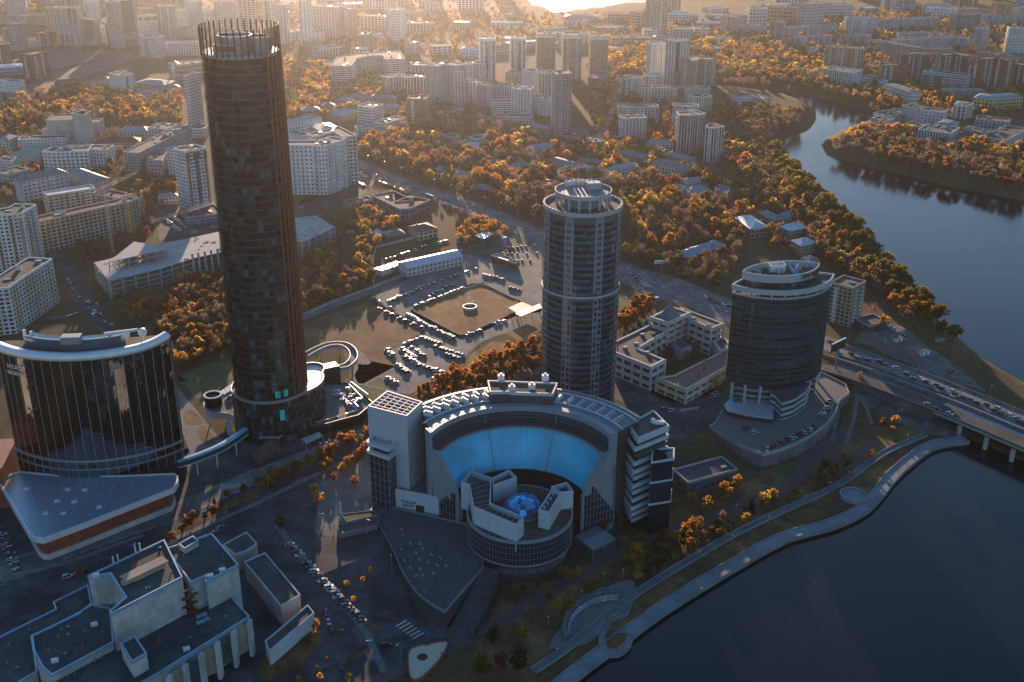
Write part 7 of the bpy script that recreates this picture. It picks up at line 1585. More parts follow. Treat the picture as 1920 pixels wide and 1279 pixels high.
# ---------------------------------------------------------------- river road on embankment and bridge
def bridge():
    r = empty('road_bridge', PG(1700, 740), 'river road bridge with two carriageways and concrete edges at the right', 'bridge'); up = [(1540, 646), (1600, 664), (1680, 692), (1780, 730), (1860, 762), (1960, 802), (2080, 850)]; lo = [(1535, 686), (1600, 705), (1680, 734), (1780, 772), (1860, 805), (1960, 848), (2060, 890)]
    def deck(nm, pts, w_, zt, z0, m_, th=None):
        q = [P(x, y, zt)[:2] for x, y in smooth_line(pts, 4)]; poly = strip(q, w_, world=True); n = len(q); l, g = poly[:n], poly[n:][::-1]; m = MB(); ROADS.append(poly)
        for i in range(n-1): m.hexa([(*g[i], z0), (*g[i+1], z0), (*l[i+1], z0), (*l[i], z0)], [(*g[i], zt), (*g[i+1], zt), (*l[i+1], zt), (*l[i], zt)])
        put(m, nm, m_, r); return q, l, g
    mid = [((a[0]+b[0])/2, (a[1]+b[1])/2) for a, b in zip(up, lo)]
    q, l, g = deck('embankment', [(x, y+2) for x, y in mid[:4]], 34, -.6, -12, 'gravel'); deck('bridge_girder', [(x, y+2) for x, y in mid[3:]], 33, -.6, -3.0, 'wall_concrete')
    a, al, ag = deck('upper_carriageway', up, 15, .1, -.7, 'asphalt_old'); b, bl, bg = deck('lower_carriageway', lo, 11, .05, -.7, 'asphalt'); deck('median_strip', [(x, y-1) for x, y in mid], 4.2, .4, -.7, 'gravel'); deck('median_wall', [(x, y-4) for x, y in mid], .8, 1.1, -.7, 'concrete_pale')
    for e, h in ((al, 1.2), (bg, .9)):
        m = MB()
        for i in range(len(e)-1): m.bar((*e[i], h/2), (*e[i+1], h/2), .35, 0, h)
        put(m, 'parapet', 'concrete_pale', r)
    m = MB()
    for k in (-2.2, 2.2):
        e = offset(a, k, False)
        for i in range(len(e)-1):
            for t in (.05, .55): m.bar((e[i][0]+(e[i+1][0]-e[i][0])*t, e[i][1]+(e[i+1][1]-e[i][1])*t, .115), (e[i][0]+(e[i+1][0]-e[i][0])*(t+.25), e[i][1]+(e[i+1][1]-e[i][1])*(t+.25), .115), .2, 0, .02)
    put(m, 'lane_markings', 'marking', r, 'stuff')
    for k, (x, y) in enumerate(((1800, 800), (1850, 822), (1900, 845), (1950, 868))):
        for d in (0, 1): p = P(x+d*30, y-d*45, -3); m = MB(); m.cyl((p[0], p[1], -13), 1.3, 1.3, 10.5, 12); put(m, 'pier', 'wall_concrete', r)
    return a, b
BR_UP, BR_LO = bridge()
area('construction_ground', 'bare construction ground beside the bridge', [(1600, 720), (1660, 740), (1760, 780), (1830, 815), (1800, 822), (1740, 815), (1650, 780), (1600, 742)], 'gravel', .06, True); area('riverside_yard', 'gravel yard with parked cars on the river side of the road', [(1600, 640), (1640, 600), (1690, 612), (1740, 650), (1800, 690), (1850, 735), (1780, 715), (1680, 672)], 'gravel', .05, True)
# markings
mk = []
def lines(pts, w_=.25, dash=None, z=.13):
    q = [PG(*p)[:2] for p in pts]
    for a, b in zip(q, q[1:]):
        L = hypot(b[0]-a[0], b[1]-a[1]); n = max(1, int(L/dash)) if dash else 1
        for k in range(n):
            t0 = k/n; t1 = t0+(.45/n if dash else 1/n); mk.append(strip([(a[0]+(b[0]-a[0])*t0, a[1]+(b[1]-a[1])*t0), (a[0]+(b[0]-a[0])*t1, a[1]+(b[1]-a[1])*t1)], w_, world=True))
aw = [PG(*p)[:2] for p in AVENUE]
for d in (-6, 0, 6):
    e = offset(aw, d, False)
    for a, b in zip(e, e[1:]):
        L = hypot(b[0]-a[0], b[1]-a[1]); n = int(L/9)
        for k in range(n): t = k/n; mk.append(strip([(a[0]+(b[0]-a[0])*t, a[1]+(b[1]-a[1])*t), (a[0]+(b[0]-a[0])*(t+.5/n), a[1]+(b[1]-a[1])*(t+.5/n))], .25, world=True))
for k in range(6): lines([(742+k*6.5, 1175-k*0+k*4.6), (762+k*6.5, 1164+k*4.6)], .6); 
for k in range(8): lines([(413+k*5, 908-k*.2), (419+k*5, 917-k*.2)], .4)
for k in range(7): lines([(1275+k*5, 772-k*.6), (1281+k*5, 766-k*.6)], .5)
for k in range(16): lines([(1160+k*5, 700+k*3), (1154+k*5, 708+k*3)], .15)
lines([(0, 1098), (150, 1038), (330, 975), (500, 898)], .2, 6); lines([(1446, 820), (1490, 812), (1520, 795), (1540, 770), (1545, 745)], .3, 4, .35)
sheet('road_marking', 'marking', mk, .14, world=True)['label'] = 'white painted lane lines and crossings'
# ---------------------------------------------------------------- cars
CARC = dict(white=(.52, .53, .54), silver=(.36, .37, .38), grey=(.13, .135, .14), black=(.018, .018, .02), red=(.22, .02, .018), blue=(.03, .07, .20), brown=(.10, .055, .03))
for k, c in CARC.items(): mat('car_'+k, c, 0.28, metal=0.25, var=0.04, coat=0.6)
mat('car_glass', (.012, .014, .018), 0.06, var=.1, spec=.8); mat('tyre', (.012, .012, .012), .9); mat('lamp_lens', (.7, .68, .6), .2)
def car_meshes(L=4.5, W=1.8, H=1.48, suv=False):
    def prof(p, w0, w1):
        b = MB(); n = len(p); v = [(x, -w0/2 if z < .75 else -w1/2, z) for x, z in p]+[(x, w0/2 if z < .75 else w1/2, z) for x, z in p]
        b.add(v, [tuple(range(n)), tuple(reversed(range(n, 2*n)))]+[(n+i, n+(i+1) % n, (i+1) % n, i) for i in range(n)]); return b
    r = .88 if suv else .80; h = H
    body = prof([(-L/2, .35), (-L/2+.05, r), (-L/2+.3, r+.08), (L/2-1.25, r+.06), (L/2-.15, r-.12), (L/2, .55), (L/2-.1, .3), (-L/2+.2, .28)], W, W-.12)
    roof = MB(); x0, x1 = (-L/2+.35, L/2-1.75) if suv else (-L/2+.95, L/2-1.95); roof.hexa([(x0, -W*.38, h-.07), (x1, -W*.38, h-.07), (x1, W*.38, h-.07), (x0, W*.38, h-.07)], [(x0+.1, -W*.36, h), (x1-.1, -W*.36, h), (x1-.1, W*.36, h), (x0+.1, W*.36, h)])
    o = len(body.v); body.v += roof.v; body.f += [tuple(i+o for i in f) for f in roof.f]; body.m += [0]*len(roof.f)
    g = MB(); b0, b1 = (-L/2+.15, L/2-1.15) if suv else (-L/2+.35, L/2-1.2); z = r+.05
    g.hexa([(b0, -W*.45, z), (b1, -W*.45, z), (b1, W*.45, z), (b0, W*.45, z)], [(x0, -W*.38, h-.06), (x1, -W*.38, h-.06), (x1, W*.38, h-.06), (x0, W*.38, h-.06)])
    w_ = MB(); w_.cyl((0, 0, -.11), .32, .32, .22, 8); wv = [(x, z, y) for x, y, z in w_.v]; w_.v = wv
    l = MB(); l.box((L/2-.04, W*.34, .66), (.1, .38, .16)); l2 = MB(); l2.box((L/2-.04, -W*.34, .66), (.1, .38, .16))
    return body, g.mesh('car_windows', 'car_glass'), w_.mesh('wheel', 'tyre'), l.mesh('headlight', 'lamp_lens'), l2.mesh('headlight', 'lamp_lens'), L, W
CM = {False: car_meshes(), True: car_meshes(4.7, 1.9, 1.75, True)}; CB = {}
ORD = 'first second third fourth fifth sixth seventh eighth ninth tenth eleventh twelfth thirteenth fourteenth fifteenth sixteenth seventeenth eighteenth nineteenth'.split()
CARS = []
def car(*a): CARS.append((a, random.random() < .4, random.choices(('white', 'silver', 'grey', 'black', 'red', 'blue', 'brown'), (17, 16, 25, 31, 6, 4, 3))[0]))
def build_car(x, y, z, az, label, group, colr=None, suv=None):
    suv = random.random() < .4 if suv is None else suv; colr = colr or random.choices(('white', 'silver', 'grey', 'black', 'red', 'blue', 'brown'), (32, 16, 18, 22, 5, 4, 3))[0]; b, g, w_, l1, l2, L, W = CM[suv]
    if (suv, colr) not in CB: CB[(suv, colr)] = b.mesh('car_body', 'car_'+colr)
    r = empty('car', (x, y, z), ('%s %s ' % (colr, 'tall car' if suv else 'low car'))+label, 'car', group, az); link('car_body', CB[(suv, colr)], r); link('car_windows', g, r)
    for sx in (-1, 1):
        for sy in (-1, 1): link('wheel', w_, r, None, (sx*L*.31, sy*(W/2-.1), .32))
    link('headlight', l1, r); link('headlight', l2, r); return r
BAY = []
def row(x1, y1, x2, y2, n, ang, label, group, z=None, miss=.08, jit=.15):
    a = PG(x1, y1) if z is None else P(x1, y1, z); b = PG(x2, y2) if z is None else P(x2, y2, z); d = atan2(b[1]-a[1], b[0]-a[0])
    c_ = 0
    if abs(ang) >= 60 and n >= 4 and z is None:
        nx, ny = cos(d+radians(ang))*2.6, sin(d+radians(ang))*2.6
        for k in range(n+1): x, y = a[0]+(b[0]-a[0])*k/n, a[1]+(b[1]-a[1])*k/n; BAY.append(strip([(x-nx, y-ny), (x+nx, y+ny)], .16, world=True))
    for k in range(n):
        if random.random() < miss: continue
        c_ += 1
        t = (k+.5)/n+random.uniform(-.1, .1)/n; x, y = a[0]+(b[0]-a[0])*t, a[1]+(b[1]-a[1])*t; zz = (GZ(x, y)+.06 if z is None else z)
        car(x+random.uniform(-jit, jit), y+random.uniform(-jit, jit), zz, d+radians(ang)+random.uniform(-.05, .05)+(pi if random.random() < .4 else 0), (ORD[c_-1]+' from left '+label) if n > 1 else label, group)
G1 = 'cars in the sunlit car park'
row(752, 655, 780, 672, 8, 90, 'in the first double row of the sunlit car park', G1); row(758, 668, 795, 690, 9, 90, 'in the second double row of the sunlit car park', G1); row(768, 652, 800, 672, 8, 90, 'in the upper double row of the sunlit car park', G1)
row(792, 634, 826, 646, 6, 90, 'in the far row of the sunlit car park', G1); row(815, 650, 868, 668, 10, 90, 'in the right row of the sunlit car park', G1); row(830, 662, 862, 674, 6, 90, 'in the lower right row of the sunlit car park', G1); row(800, 690, 830, 700, 6, 90, 'in the front row of the sunlit car park', G1, miss=.3)
row(744, 684, 766, 700, 6, 90, 'at the left end of the sunlit car park', G1); row(724, 655, 738, 670, 3, 90, 'along the left edge of the sunlit car park', G1); row(756, 648, 800, 630, 6, 0, 'along the upper edge of the sunlit car park', G1); row(813, 712, 832, 704, 4, 10, 'along the bottom edge of the sunlit car park', G1, miss=.3); row(724, 708, 745, 720, 3, 80, 'on the small lower bay of the car park', G1)
G2 = 'cars round the walled lawn'
row(764, 589, 800, 612, 9, 75, 'along the left wall of the dry lawn', G2); row(804, 612, 850, 636, 11, 75, 'along the lower wall of the dry lawn', G2); row(775, 577, 870, 541, 19, 0, 'in the glittering line along the upper wall', G2, .0); row(728, 566, 778, 548, 9, 90, 'in the far left row above the dry lawn', G2)
row(775, 546, 895, 504, 15, 90, 'in the middle row above the dry lawn', G2, miss=.35); row(800, 560, 850, 535, 6, 80, 'scattered above the dry lawn', G2); row(697, 559, 740, 582, 4, 20, 'at the field corner', G2, miss=.2); row(706, 578, 795, 618, 7, 60, 'nose out along the field fence', G2); row(870, 632, 905, 620, 5, 80, 'along the lower right wall of the dry lawn', G2); row(925, 610, 950, 602, 3, 90, 'near the cream tent', G2)
row(942, 468, 1005, 462, 8, 90, 'in the petrol station car park', G2); row(938, 478, 1010, 476, 8, 90, 'in the second petrol station row', G2, miss=.2); row(905, 516, 945, 526, 7, 90, 'behind the kiosk row', G2); row(955, 540, 975, 546, 3, 80, 'on the empty right part of the upper car park', G2); row(960, 490, 1012, 488, 7, 80, 'in the third petrol station row', G2, miss=.25)
row(722, 489, 800, 462, 12, 80, 'behind the white warehouse', 'cars behind the white warehouse', miss=.2); row(815, 460, 840, 452, 5, 80, 'at the right end of the white warehouse', 'cars behind the white warehouse')
G3 = 'cars on the avenue'
row(655, 311, 720, 338, 6, 0, 'driving far up the avenue', G3, jit=3, miss=.2); row(710, 342, 760, 360, 9, 0, 'queueing on the near lane of the avenue', G3); row(770, 352, 815, 366, 4, 0, 'in the middle of the avenue', G3, jit=2); row(830, 382, 870, 396, 7, 0, 'queueing behind the bus', G3, jit=1); row(1180, 513, 1225, 545, 8, 60, 'parked beside the crossroads', G3); row(1325, 562, 1375, 578, 4, 0, 'waiting at the crossroads', G3, jit=1); row(1270, 512, 1330, 535, 5, 5, 'on the far side of the crossroads', G3)
G4 = 'cars on the river road'
row(1560, 652, 1700, 700, 9, 0, 'on the left lanes of the river road', G4, .12, .1, 2.4); row(1700, 704, 1830, 752, 12, 0, 'on the middle lanes of the river road', G4, .12, .05, 2.8); row(1830, 755, 1930, 798, 9, 0, 'on the right end of the river road', G4, .12, .1, 2.6); row(1725, 755, 1790, 780, 3, 0, 'on the lower carriageway of the river road', G4, .12, 0, .5)
G5 = 'cars on the raised forecourt'
row(1398, 803, 1418, 814, 5, 80, 'in the short row on the raised forecourt', G5, .1); row(1462, 832, 1532, 800, 12, 70, 'along the curved wall of the raised forecourt', G5, .1, .05); row(1540, 782, 1560, 752, 6, 80, 'at the right curve of the raised forecourt', G5, .1, .1); row(1435, 846, 1455, 834, 3, 30, 'at the front tip of the raised forecourt', G5, .1)
G6 = 'cars on the dark street by the theatre'
row(540, 1018, 600, 1085, 9, 75, 'upper end of the long parking row by the plaza', G6, miss=.05); row(602, 1088, 682, 1170, 14, 75, 'lower end of the long parking row by the plaza', G6, miss=.03); row(-2, 990, 35, 1075, 9, 75, 'at the left edge beside the mirror hotel', G6); row(540, 876, 575, 862, 4, 60, 'on the street below the pergola', G6); row(590, 842, 660, 815, 9, 60, 'in the bay row below the restaurant', G6); row(480, 912, 520, 890, 3, 0, 'driving past the boulevard trees', G6); row(120, 1085, 165, 1072, 3, 0, 'parked behind the theatre', G6); row(608, 1140, 625, 1195, 3, 0, 'driving down by the theatre wall', G6); row(718, 1212, 728, 1210, 1, 0, 'alone near the timber stage', G6, miss=0); row(400, 998, 420, 990, 2, 0, 'behind the theatre side wing', G6)
G7 = 'cars beside the courtyard office'
row(1240, 767, 1262, 772, 4, 70, 'in front of the red roofed wing', G7); row(1170, 700, 1205, 722, 3, 30, 'on the marked bays by the crowned tower', G7, miss=.3); row(1320, 752, 1360, 728, 6, 60, 'beside the red roofed wing', G7); row(1180, 628, 1215, 602, 6, 80, 'behind the courtyard office', G7)
G8 = 'cars in the left side street'
row(118, 520, 180, 600, 7, 0, 'in the side street behind the mirror hotel', G8, jit=2); row(165, 560, 215, 618, 6, 10, 'near the lower end of the side street', G8, jit=3); row(88, 600, 150, 592, 6, 20, 'parked on the square by the curved apartments', G8, jit=1.5)
G9 = 'cars in the car park behind the concrete frame'
row(305, 408, 345, 440, 10, 80, 'in the left row behind the concrete frame', G9); row(318, 404, 368, 438, 11, 80, 'in the middle row behind the concrete frame', G9); row(350, 412, 405, 428, 6, 80, 'beside the shop with pyramid skylight', G9)
G10 = 'cars between stepped apartments and avenue'
row(658, 315, 690, 335, 8, 80, 'in the glittering lot by the stepped apartments', G10); row(660, 338, 684, 350, 7, 80, 'in the second row by the stepped apartments', G10); row(600, 365, 645, 355, 6, 20, 'in front of the stepped apartments', G10); row(560, 392, 600, 378, 4, 20, 'at the corner of the stepped apartments', G10)
row(1660, 605, 1700, 640, 10, 80, 'in the gravel yard above the river road', 'cars in the riverside yard'); row(1635, 600, 1650, 625, 3, 80, 'beside the dark riverside shed', 'cars in the riverside yard')
sheet('bay_marking', 'marking', BAY, .16, world=True)['label'] = 'white painted parking bay lines'
CARS.sort(key=lambda c: c[0][0]**2+c[0][1]**2+(c[0][2]-300)**2)
for a, sv, cl in CARS[:295]: build_car(*a, cl, sv)
fm = MB(); fk = list(CARC)
for a, sv, cl in CARS[295:]:
    b, L, W = CM[sv][0], CM[sv][5], CM[sv][6]; ca, sa = cos(a[3]), sin(a[3])
    fm.add([(a[0]+x*ca-y*sa, a[1]+x*sa+y*ca, a[2]+z) for x, y, z in b.v], b.f, fk.index(cl)); x0, x1, h = -L/2+.35, L/2-1.2, 1.42 if not sv else 1.69
    V = [(x0, -W*.45, .86), (x1, -W*.45, .86), (x1, W*.45, .86), (x0, W*.45, .86), (x0+.6, -W*.38, h), (x1-.75, -W*.38, h), (x1-.75, W*.38, h), (x0+.6, W*.38, h)]; V = [(a[0]+x*ca-y*sa, a[1]+x*sa+y*ca, a[2]+z) for x, y, z in V]; fm.hexa(V[:4], V[4:], len(fk))
fo = fm.build('distant_cars', ['car_'+k for k in fk]+['car_glass'], kind='stuff'); fo['label'] = 'cars parked in the far lots and streets'
def bus(x, y, x2, y2, label, c1, L=12, H=3):
    a, b = PG(x, y), PG(x2, y2); r = empty('bus' if L > 8 else 'truck', (a[0], a[1], a[2]+.1), label, 'bus' if L > 8 else 'truck', None, atan2(b[1]-a[1], b[0]-a[0])); m = MB(); m.box((0, 0, .8), (L, 2.5, .9)); m.box((0, 0, H-.2), (L-.2, 2.45, .4)); m.box((-L*.1, 0, H/2+.2), (L*.75 if L < 8 else .3, 2.4, H-1)); m.build('bus_body', c1, r); m = MB(); m.box((0, 0, 1.85), (L-.1, 2.42, 1.3)); m.build('bus_windows', 'car_glass', r)
    for sx in (-.33, .33):
        for sy in (-1.1, 1.1): w_ = MB(); w_.cyl((0, 0, -.15), .48, .48, .3, 10); w_.v = [(p[0], p[2], p[1]) for p in w_.v]; link('wheel', w_.mesh('wheel', 'tyre'), r, None, (sx*L, sy, .45))
bus(806, 371, 830, 380, 'dark long bus on the avenue', 'car_grey'); bus(1825, 746+31, 1850, 787, 'white box truck at the bridge works', 'car_white', 7.5, 3.2); bus(1228, 565, 1240, 560, 'white delivery van waiting at the crossroads', 'car_white', 6.5, 2.7); bus(862, 455, 868, 457, 'white van behind the white warehouse end', 'car_white', 6, 2.5)
# ---------------------------------------------------------------- trees
def leaf_mat():
    m = bpy.data.materials.new('autumn_leaves'); m.use_nodes = True; n = m.node_tree.nodes; l = m.node_tree.links; n.clear()
    at = n.new('ShaderNodeAttribute'); at.attribute_name = 'leafcol'; oi = n.new('ShaderNodeObjectInfo'); hs = n.new('ShaderNodeHueSaturation')
    mr = n.new('ShaderNodeMapRange'); mr.inputs[3].default_value = .78; mr.inputs[4].default_value = 1.22; l.new(oi.outputs['Random'], mr.inputs[0]); l.new(mr.outputs[0], hs.inputs['Value'])
    m2 = n.new('ShaderNodeMapRange'); m2.inputs[3].default_value = .485; m2.inputs[4].default_value = .515; l.new(oi.outputs['Random'], m2.inputs[0]); l.new(m2.outputs[0], hs.inputs['Hue']); l.new(at.outputs['Color'], hs.inputs['Color'])
    d = n.new('ShaderNodeBsdfDiffuse'); t = n.new('ShaderNodeBsdfTranslucent'); mx = n.new('ShaderNodeMixShader'); mx.inputs[0].default_value = .66; o = n.new('ShaderNodeOutputMaterial')
    l.new(hs.outputs[0], d.inputs[0]); l.new(hs.outputs[0], t.inputs[0]); l.new(d.outputs[0], mx.inputs[1]); l.new(t.outputs[0], mx.inputs[2]); l.new(mx.outputs[0], o.inputs[0]); MATS['leaves'] = m
leaf_mat(); mat('bark', (.085, .062, .048), .9, var=.25, vs_=1.0)
SP = dict(bare=((.175, .12, .085), 'bare brown twiggy tree'), orange=((.42, .18, .05), 'bright orange tree'), rust=((.24, .095, .042), 'rust red tree'), yellow=((.50, .28, .06), 'yellow tree'), olive=((.15, .11, .045), 'olive green tree'), green=((.155, .125, .022), 'yellow green willow tree'), pine=((.022, .034, .018), 'dark conifer tree'), larch=((.42, .165, .04), 'slim orange larch tree'))
def crown_np(sp, nleaf, size, rs):
    """unit tree of height 1: leaf quads (n,4,3) and per-leaf tint"""
    slim = sp in ('larch',); pine = sp == 'pine'; bare = sp == 'bare'; nb = 16 if not slim else 10
    if pine: cz = rs.uniform(.12, .95, nb*2); rad = .20*(1.02-cz); cz_ = cz
    w_ = .36 if not slim else .17; zc, zr = (.60, .38) if not slim else (.56, .42)
    if bare: w_, zc, zr = .33, .58, .40
    cs = []
    while len(cs) < (nb*2 if pine else nb):
        if pine: i = len(cs); a = rs.uniform(0, 6.28); cs.append((rad[i]*cos(a), rad[i]*sin(a), cz_[i], .08)); continue
        p = rs.uniform(-1, 1, 3); q = np.linalg.norm(p)
        if q > 1 or q < .35: continue
        taper = 1-.25*max(0, p[2]); cs.append((p[0]*w_*taper*.8, p[1]*w_*taper*.8, zc+p[2]*zr*.82, rs.uniform(.09, .17)*(1 if not slim else .7)))
    cs = np.array(cs); k = rs.randint(0, len(cs), nleaf); d = rs.normal(0, 1, (nleaf, 3)); d /= np.linalg.norm(d, axis=1)[:, None]
    c = cs[k, :3]+d*(cs[k, 3]*rs.uniform(.55, 1.05, nleaf))[:, None]
    u = rs.normal(0, 1, (nleaf, 3)); 
    if bare: u[:, 2] = np.abs(u[:, 2])*1.6+.6
    u /= np.linalg.norm(u, axis=1)[:, None]; v = np.cross(u, rs.normal(0, 1, (nleaf, 3))); v /= np.linalg.norm(v, axis=1)[:, None]
    s = size*rs.uniform(.6, 1.35, nleaf)[:, None]; asp = .16 if bare else .8
    q = np.stack([c-u*s-v*s*asp*.6, c-u*s*.2+v*s*asp, c+u*s+v*s*asp*.3, c+u*s*.2-v*s*asp], 1)
    return q, rs.uniform(.72, 1.28, nleaf)
def quads_mesh(name, Q, colr, extra=None):
    n = len(Q); me = bpy.data.meshes.new(name); co = Q.reshape(-1, 3); me.vertices.add(len(co)); me.vertices.foreach_set('co', co.astype(np.float32).ravel()); me.loops.add(n*4); me.loops.foreach_set('vertex_index', np.arange(n*4, dtype=np.int32)); me.polygons.add(n); me.polygons.foreach_set('loop_start', np.arange(0, n*4, 4, dtype=np.int32))
    at = me.attributes.new('leafcol', 'FLOAT_COLOR', 'POINT'); cc = np.concatenate([np.repeat(colr, 4, 0), np.ones((n*4, 1))], 1); at.data.foreach_set('color', cc.astype(np.float32).ravel()); me.update(calc_edges=True); me.materials.append(MATS['leaves']); return me
PROTO = {}
def proto(sp, v):
    if (sp, v) in PROTO: return PROTO[(sp, v)]
    rs = np.random.RandomState(hash((sp, v)) % 1000 if False else sum(map(ord, sp))*7+v); Q, t = crown_np(sp, 760 if sp != 'bare' else 1300, .042 if sp != 'bare' else .044, rs); me = quads_mesh('crown', Q, np.array(SP[sp][0])[None]*t[:, None])
    m = MB(); m.cyl((0, 0, -.02), .022, .012, .45, 7, cap=False); m.cyl((0, 0, .42), .012, .003, .42, 6, cap=False)
    for k in range(9 if sp != 'bare' else 20):
        a = rs.uniform(0, 6.28); z = rs.uniform(.28, .62); L = rs.uniform(.15, .34)*(.5 if sp in ('larch', 'pine') else 1); b = (L*cos(a)*.8, L*sin(a)*.8, z+L*rs.uniform(.5, 1.0)); m.bar((0, 0, z), b, .009)
        if sp == 'bare': m.bar(tuple(.6*x+(0 if i < 2 else .4*z) for i, x in enumerate(b)), (b[0]*1.15+.06, b[1]*1.1-.05, b[2]+.10), .005)
    PROTO[(sp, v)] = (me, m.mesh('trunk', 'bark')); return PROTO[(sp, v)]
TREES = []   # x, y, z, h, species, zone phrase
FB = [(min(p[0] for p in f)-1.5, max(p[0] for p in f)+1.5, min(p[1] for p in f)-17, max(p[1] for p in f)+1.5, f) for f in FOOT]; RBX = [(min(p[0] for p in f), max(p[0] for p in f), min(p[1] for p in f), max(p[1] for p in f), f) for f in ROADS]
def blocked(x, y, pad=2.2):
    for a, b, c, d, f in FB:
        if a < x < b and c < y < d and (inpoly(x, y, f) or any(inpoly(x+dx*pad, y+dy*pad, f) for dx, dy in ((1, 0), (-1, 0), (0, 1), (0, 2.6), (0, 5.2), (0, 7.5), (0, -1)))): return True
    for a, b, c, d, f in RBX:
        if a < x < b and c < y < d and inpoly(x, y, f): return True
    return False
def inwater(x, y):
    return inpoly(x, y, RIV) or inpoly(x, y, LAK)
TG = set()
def near_tree(x, y, s):
    k = (int(x//s), int(y//s)); return any((k[0]+i, k[1]+j, s) in TG for i in (0,) for j in (0,))
def zone(phrase, px, sp, mix, h0, h1, clear=True, maxn=900):
    W = [PG(*p)[:2] for p in px]; x0, x1 = min(p[0] for p in W), max(p[0] for p in W); y0, y1 = min(p[1] for p in W), max(p[1] for p in W); names = list(mix); wt = [mix[k] for k in names]; n = 0
    nx, ny = int((x1-x0)/sp)+1, int((y1-y0)/sp)+1
    for i in range(nx):
        for j in range(ny):
            x, y = x0+(i+random.random())*sp, y0+(j+random.random())*sp
            if not inpoly(x, y, W) or (clear and blocked(x, y)) or inwater(x, y): continue
            # species come in drifts
            s_ = names[0] if len(names) == 1 else random.choices(names, [w__*(.25+2.2*(.5+.5*sin(x*.045+k*2.1)*cos(y*.038+k*1.3))**2) for k, w__ in enumerate(wt)])[0]
            TREES.append((x, y, GZ(x, y), (h0+(h1-h0)*random.random()**1.3)*random.choice((.8, 1, 1, 1.12))*(1.15 if s_ == 'larch' else 1), s_, phrase)); n += 1
            if n > maxn: return
def tree(x, y, h, sp, phrase): p = PG(x, y); TREES.append((p[0], p[1], p[2], h, sp, phrase))
MX = dict(bare=64, yellow=9, orange=13, olive=12, rust=10)
zone('in the brown wood behind the mirror hotel', [(205, 560), (300, 540), (420, 505), (436, 560), (442, 668), (400, 676), (330, 700), (300, 650), (240, 610), (215, 590)], 5.2, dict(bare=60, rust=22, olive=12, yellow=5), 7, 12)
zone('in the scrub right of the round tower', [(558, 470), (640, 446), (690, 470), (698, 500), (700, 540), (620, 566), (562, 592)], 5.5, dict(bare=50, orange=18, yellow=12, rust=12, olive=12), 7, 12)
zone('in the garden wood below the showroom', [(640, 400), (700, 395), (745, 410), (760, 420), (720, 455), (700, 470), (640, 450), (632, 430)], 6, dict(bare=35, orange=28, yellow=20, olive=15), 7, 13)
zone('near the white warehouse', [(760, 505), (850, 475), (870, 470), (860, 482), (770, 518)], 5, dict(bare=50, rust=40, orange=20), 4, 8); zone('by the petrol station', [(865, 430), (890, 415), (930, 425), (955, 440), (900, 450), (880, 470), (862, 465)], 5.5, dict(orange=50, rust=40, bare=20), 6, 11, False)
zone('in the large wood beyond the avenue', [(655, 288), (700, 268), (770, 245), (830, 235), (925, 235), (1010, 270), (1100, 290), (1210, 275), (1290, 320), (1370, 350), (1400, 430), (1380, 520), (1340, 560), (1290, 545), (1200, 500), (1100, 462), (1010, 422), (920, 385), (830, 352), (740, 322)], 8.4, MX, 9, 18, maxn=2600)
zone('on the wooded river bank', [(1350, 290), (1435, 275), (1520, 352), (1600, 436), (1640, 478), (1680, 525), (1740, 592), (1700, 610), (1625, 545), (1555, 500), (1450, 470), (1400, 430)], 7.0, dict(bare=35, olive=30, orange=15, rust=15, yellow=8), 8, 14)
zone('in the willow belt along the river', [(1440, 286), (1462, 298), (1520, 352), (1600, 432), (1640, 476), (1682, 522), (1745, 592), (1800, 648), (1785, 652), (1725, 598), (1668, 545), (1625, 505), (1580, 455), (1520, 395), (1470, 340)], 7.5, dict(green=60, olive=40), 12, 19, False)
zone('on the green headland', [(1340, 186), (1440, 204), (1490, 210), (1514, 222), (1502, 246), (1440, 262), (1410, 300), (1362, 300), (1350, 240)], 8, dict(bare=45, olive=40, orange=10), 8, 13)
zone('on the far peninsula', [(1552, 280), (1580, 264), (1640, 246), (1720, 262), (1800, 268), (1925, 285), (1925, 362), (1830, 345), (1700, 318), (1600, 298), (1556, 288)], 7.5, dict(bare=70, rust=14, olive=12), 9, 14); zone('on the far peninsula point', [(1556, 277), (1584, 262), (1640, 240), (1700, 250), (1715, 262), (1660, 268), (1600, 272)], 8, dict(orange=60, yellow=25, bare=20), 9, 15); zone('on the far peninsula before the institute', [(1770, 268), (1925, 280), (1925, 310), (1780, 292)], 9, dict(orange=45, yellow=40, bare=20), 9, 15)
zone('on the far river bank', [(1335, 140), (1450, 128), (1545, 150), (1640, 165), (1720, 185), (1700, 205), (1640, 213), (1560, 188), (1450, 166), (1340, 158)], 9, dict(bare=60, orange=20, olive=25), 8, 14); zone('in the golden far wood above the river bend', [(1335, 85), (1440, 80), (1545, 110), (1545, 150), (1450, 130), (1335, 142)], 11, dict(yellow=35, bare=40, orange=35, olive=15), 9, 15); zone('in the golden far wood behind the five towers', [(1140, 82), (1225, 78), (1225, 145), (1165, 142), (1142, 150)], 11, dict(yellow=40, bare=35, orange=30), 10, 15); zone('in the golden far wood right of the white tower', [(1295, 68), (1345, 75), (1345, 160), (1335, 160), (1332, 110), (1296, 108)], 11, dict(yellow=35, bare=40, orange=30), 10, 15)
zone('in the left park', [(0, 205), (60, 182), (130, 165), (250, 182), (345, 178), (343, 236), (250, 238), (200, 232), (80, 240), (0, 255)], 9, dict(bare=50, orange=28, yellow=10, pine=6, rust=10), 9, 15); zone('in the sunlit orange wood', [(535, 118), (600, 128), (655, 150), (720, 150), (725, 180), (690, 195), (640, 220), (540, 230)], 9, dict(orange=62, yellow=25, bare=15), 9, 15)
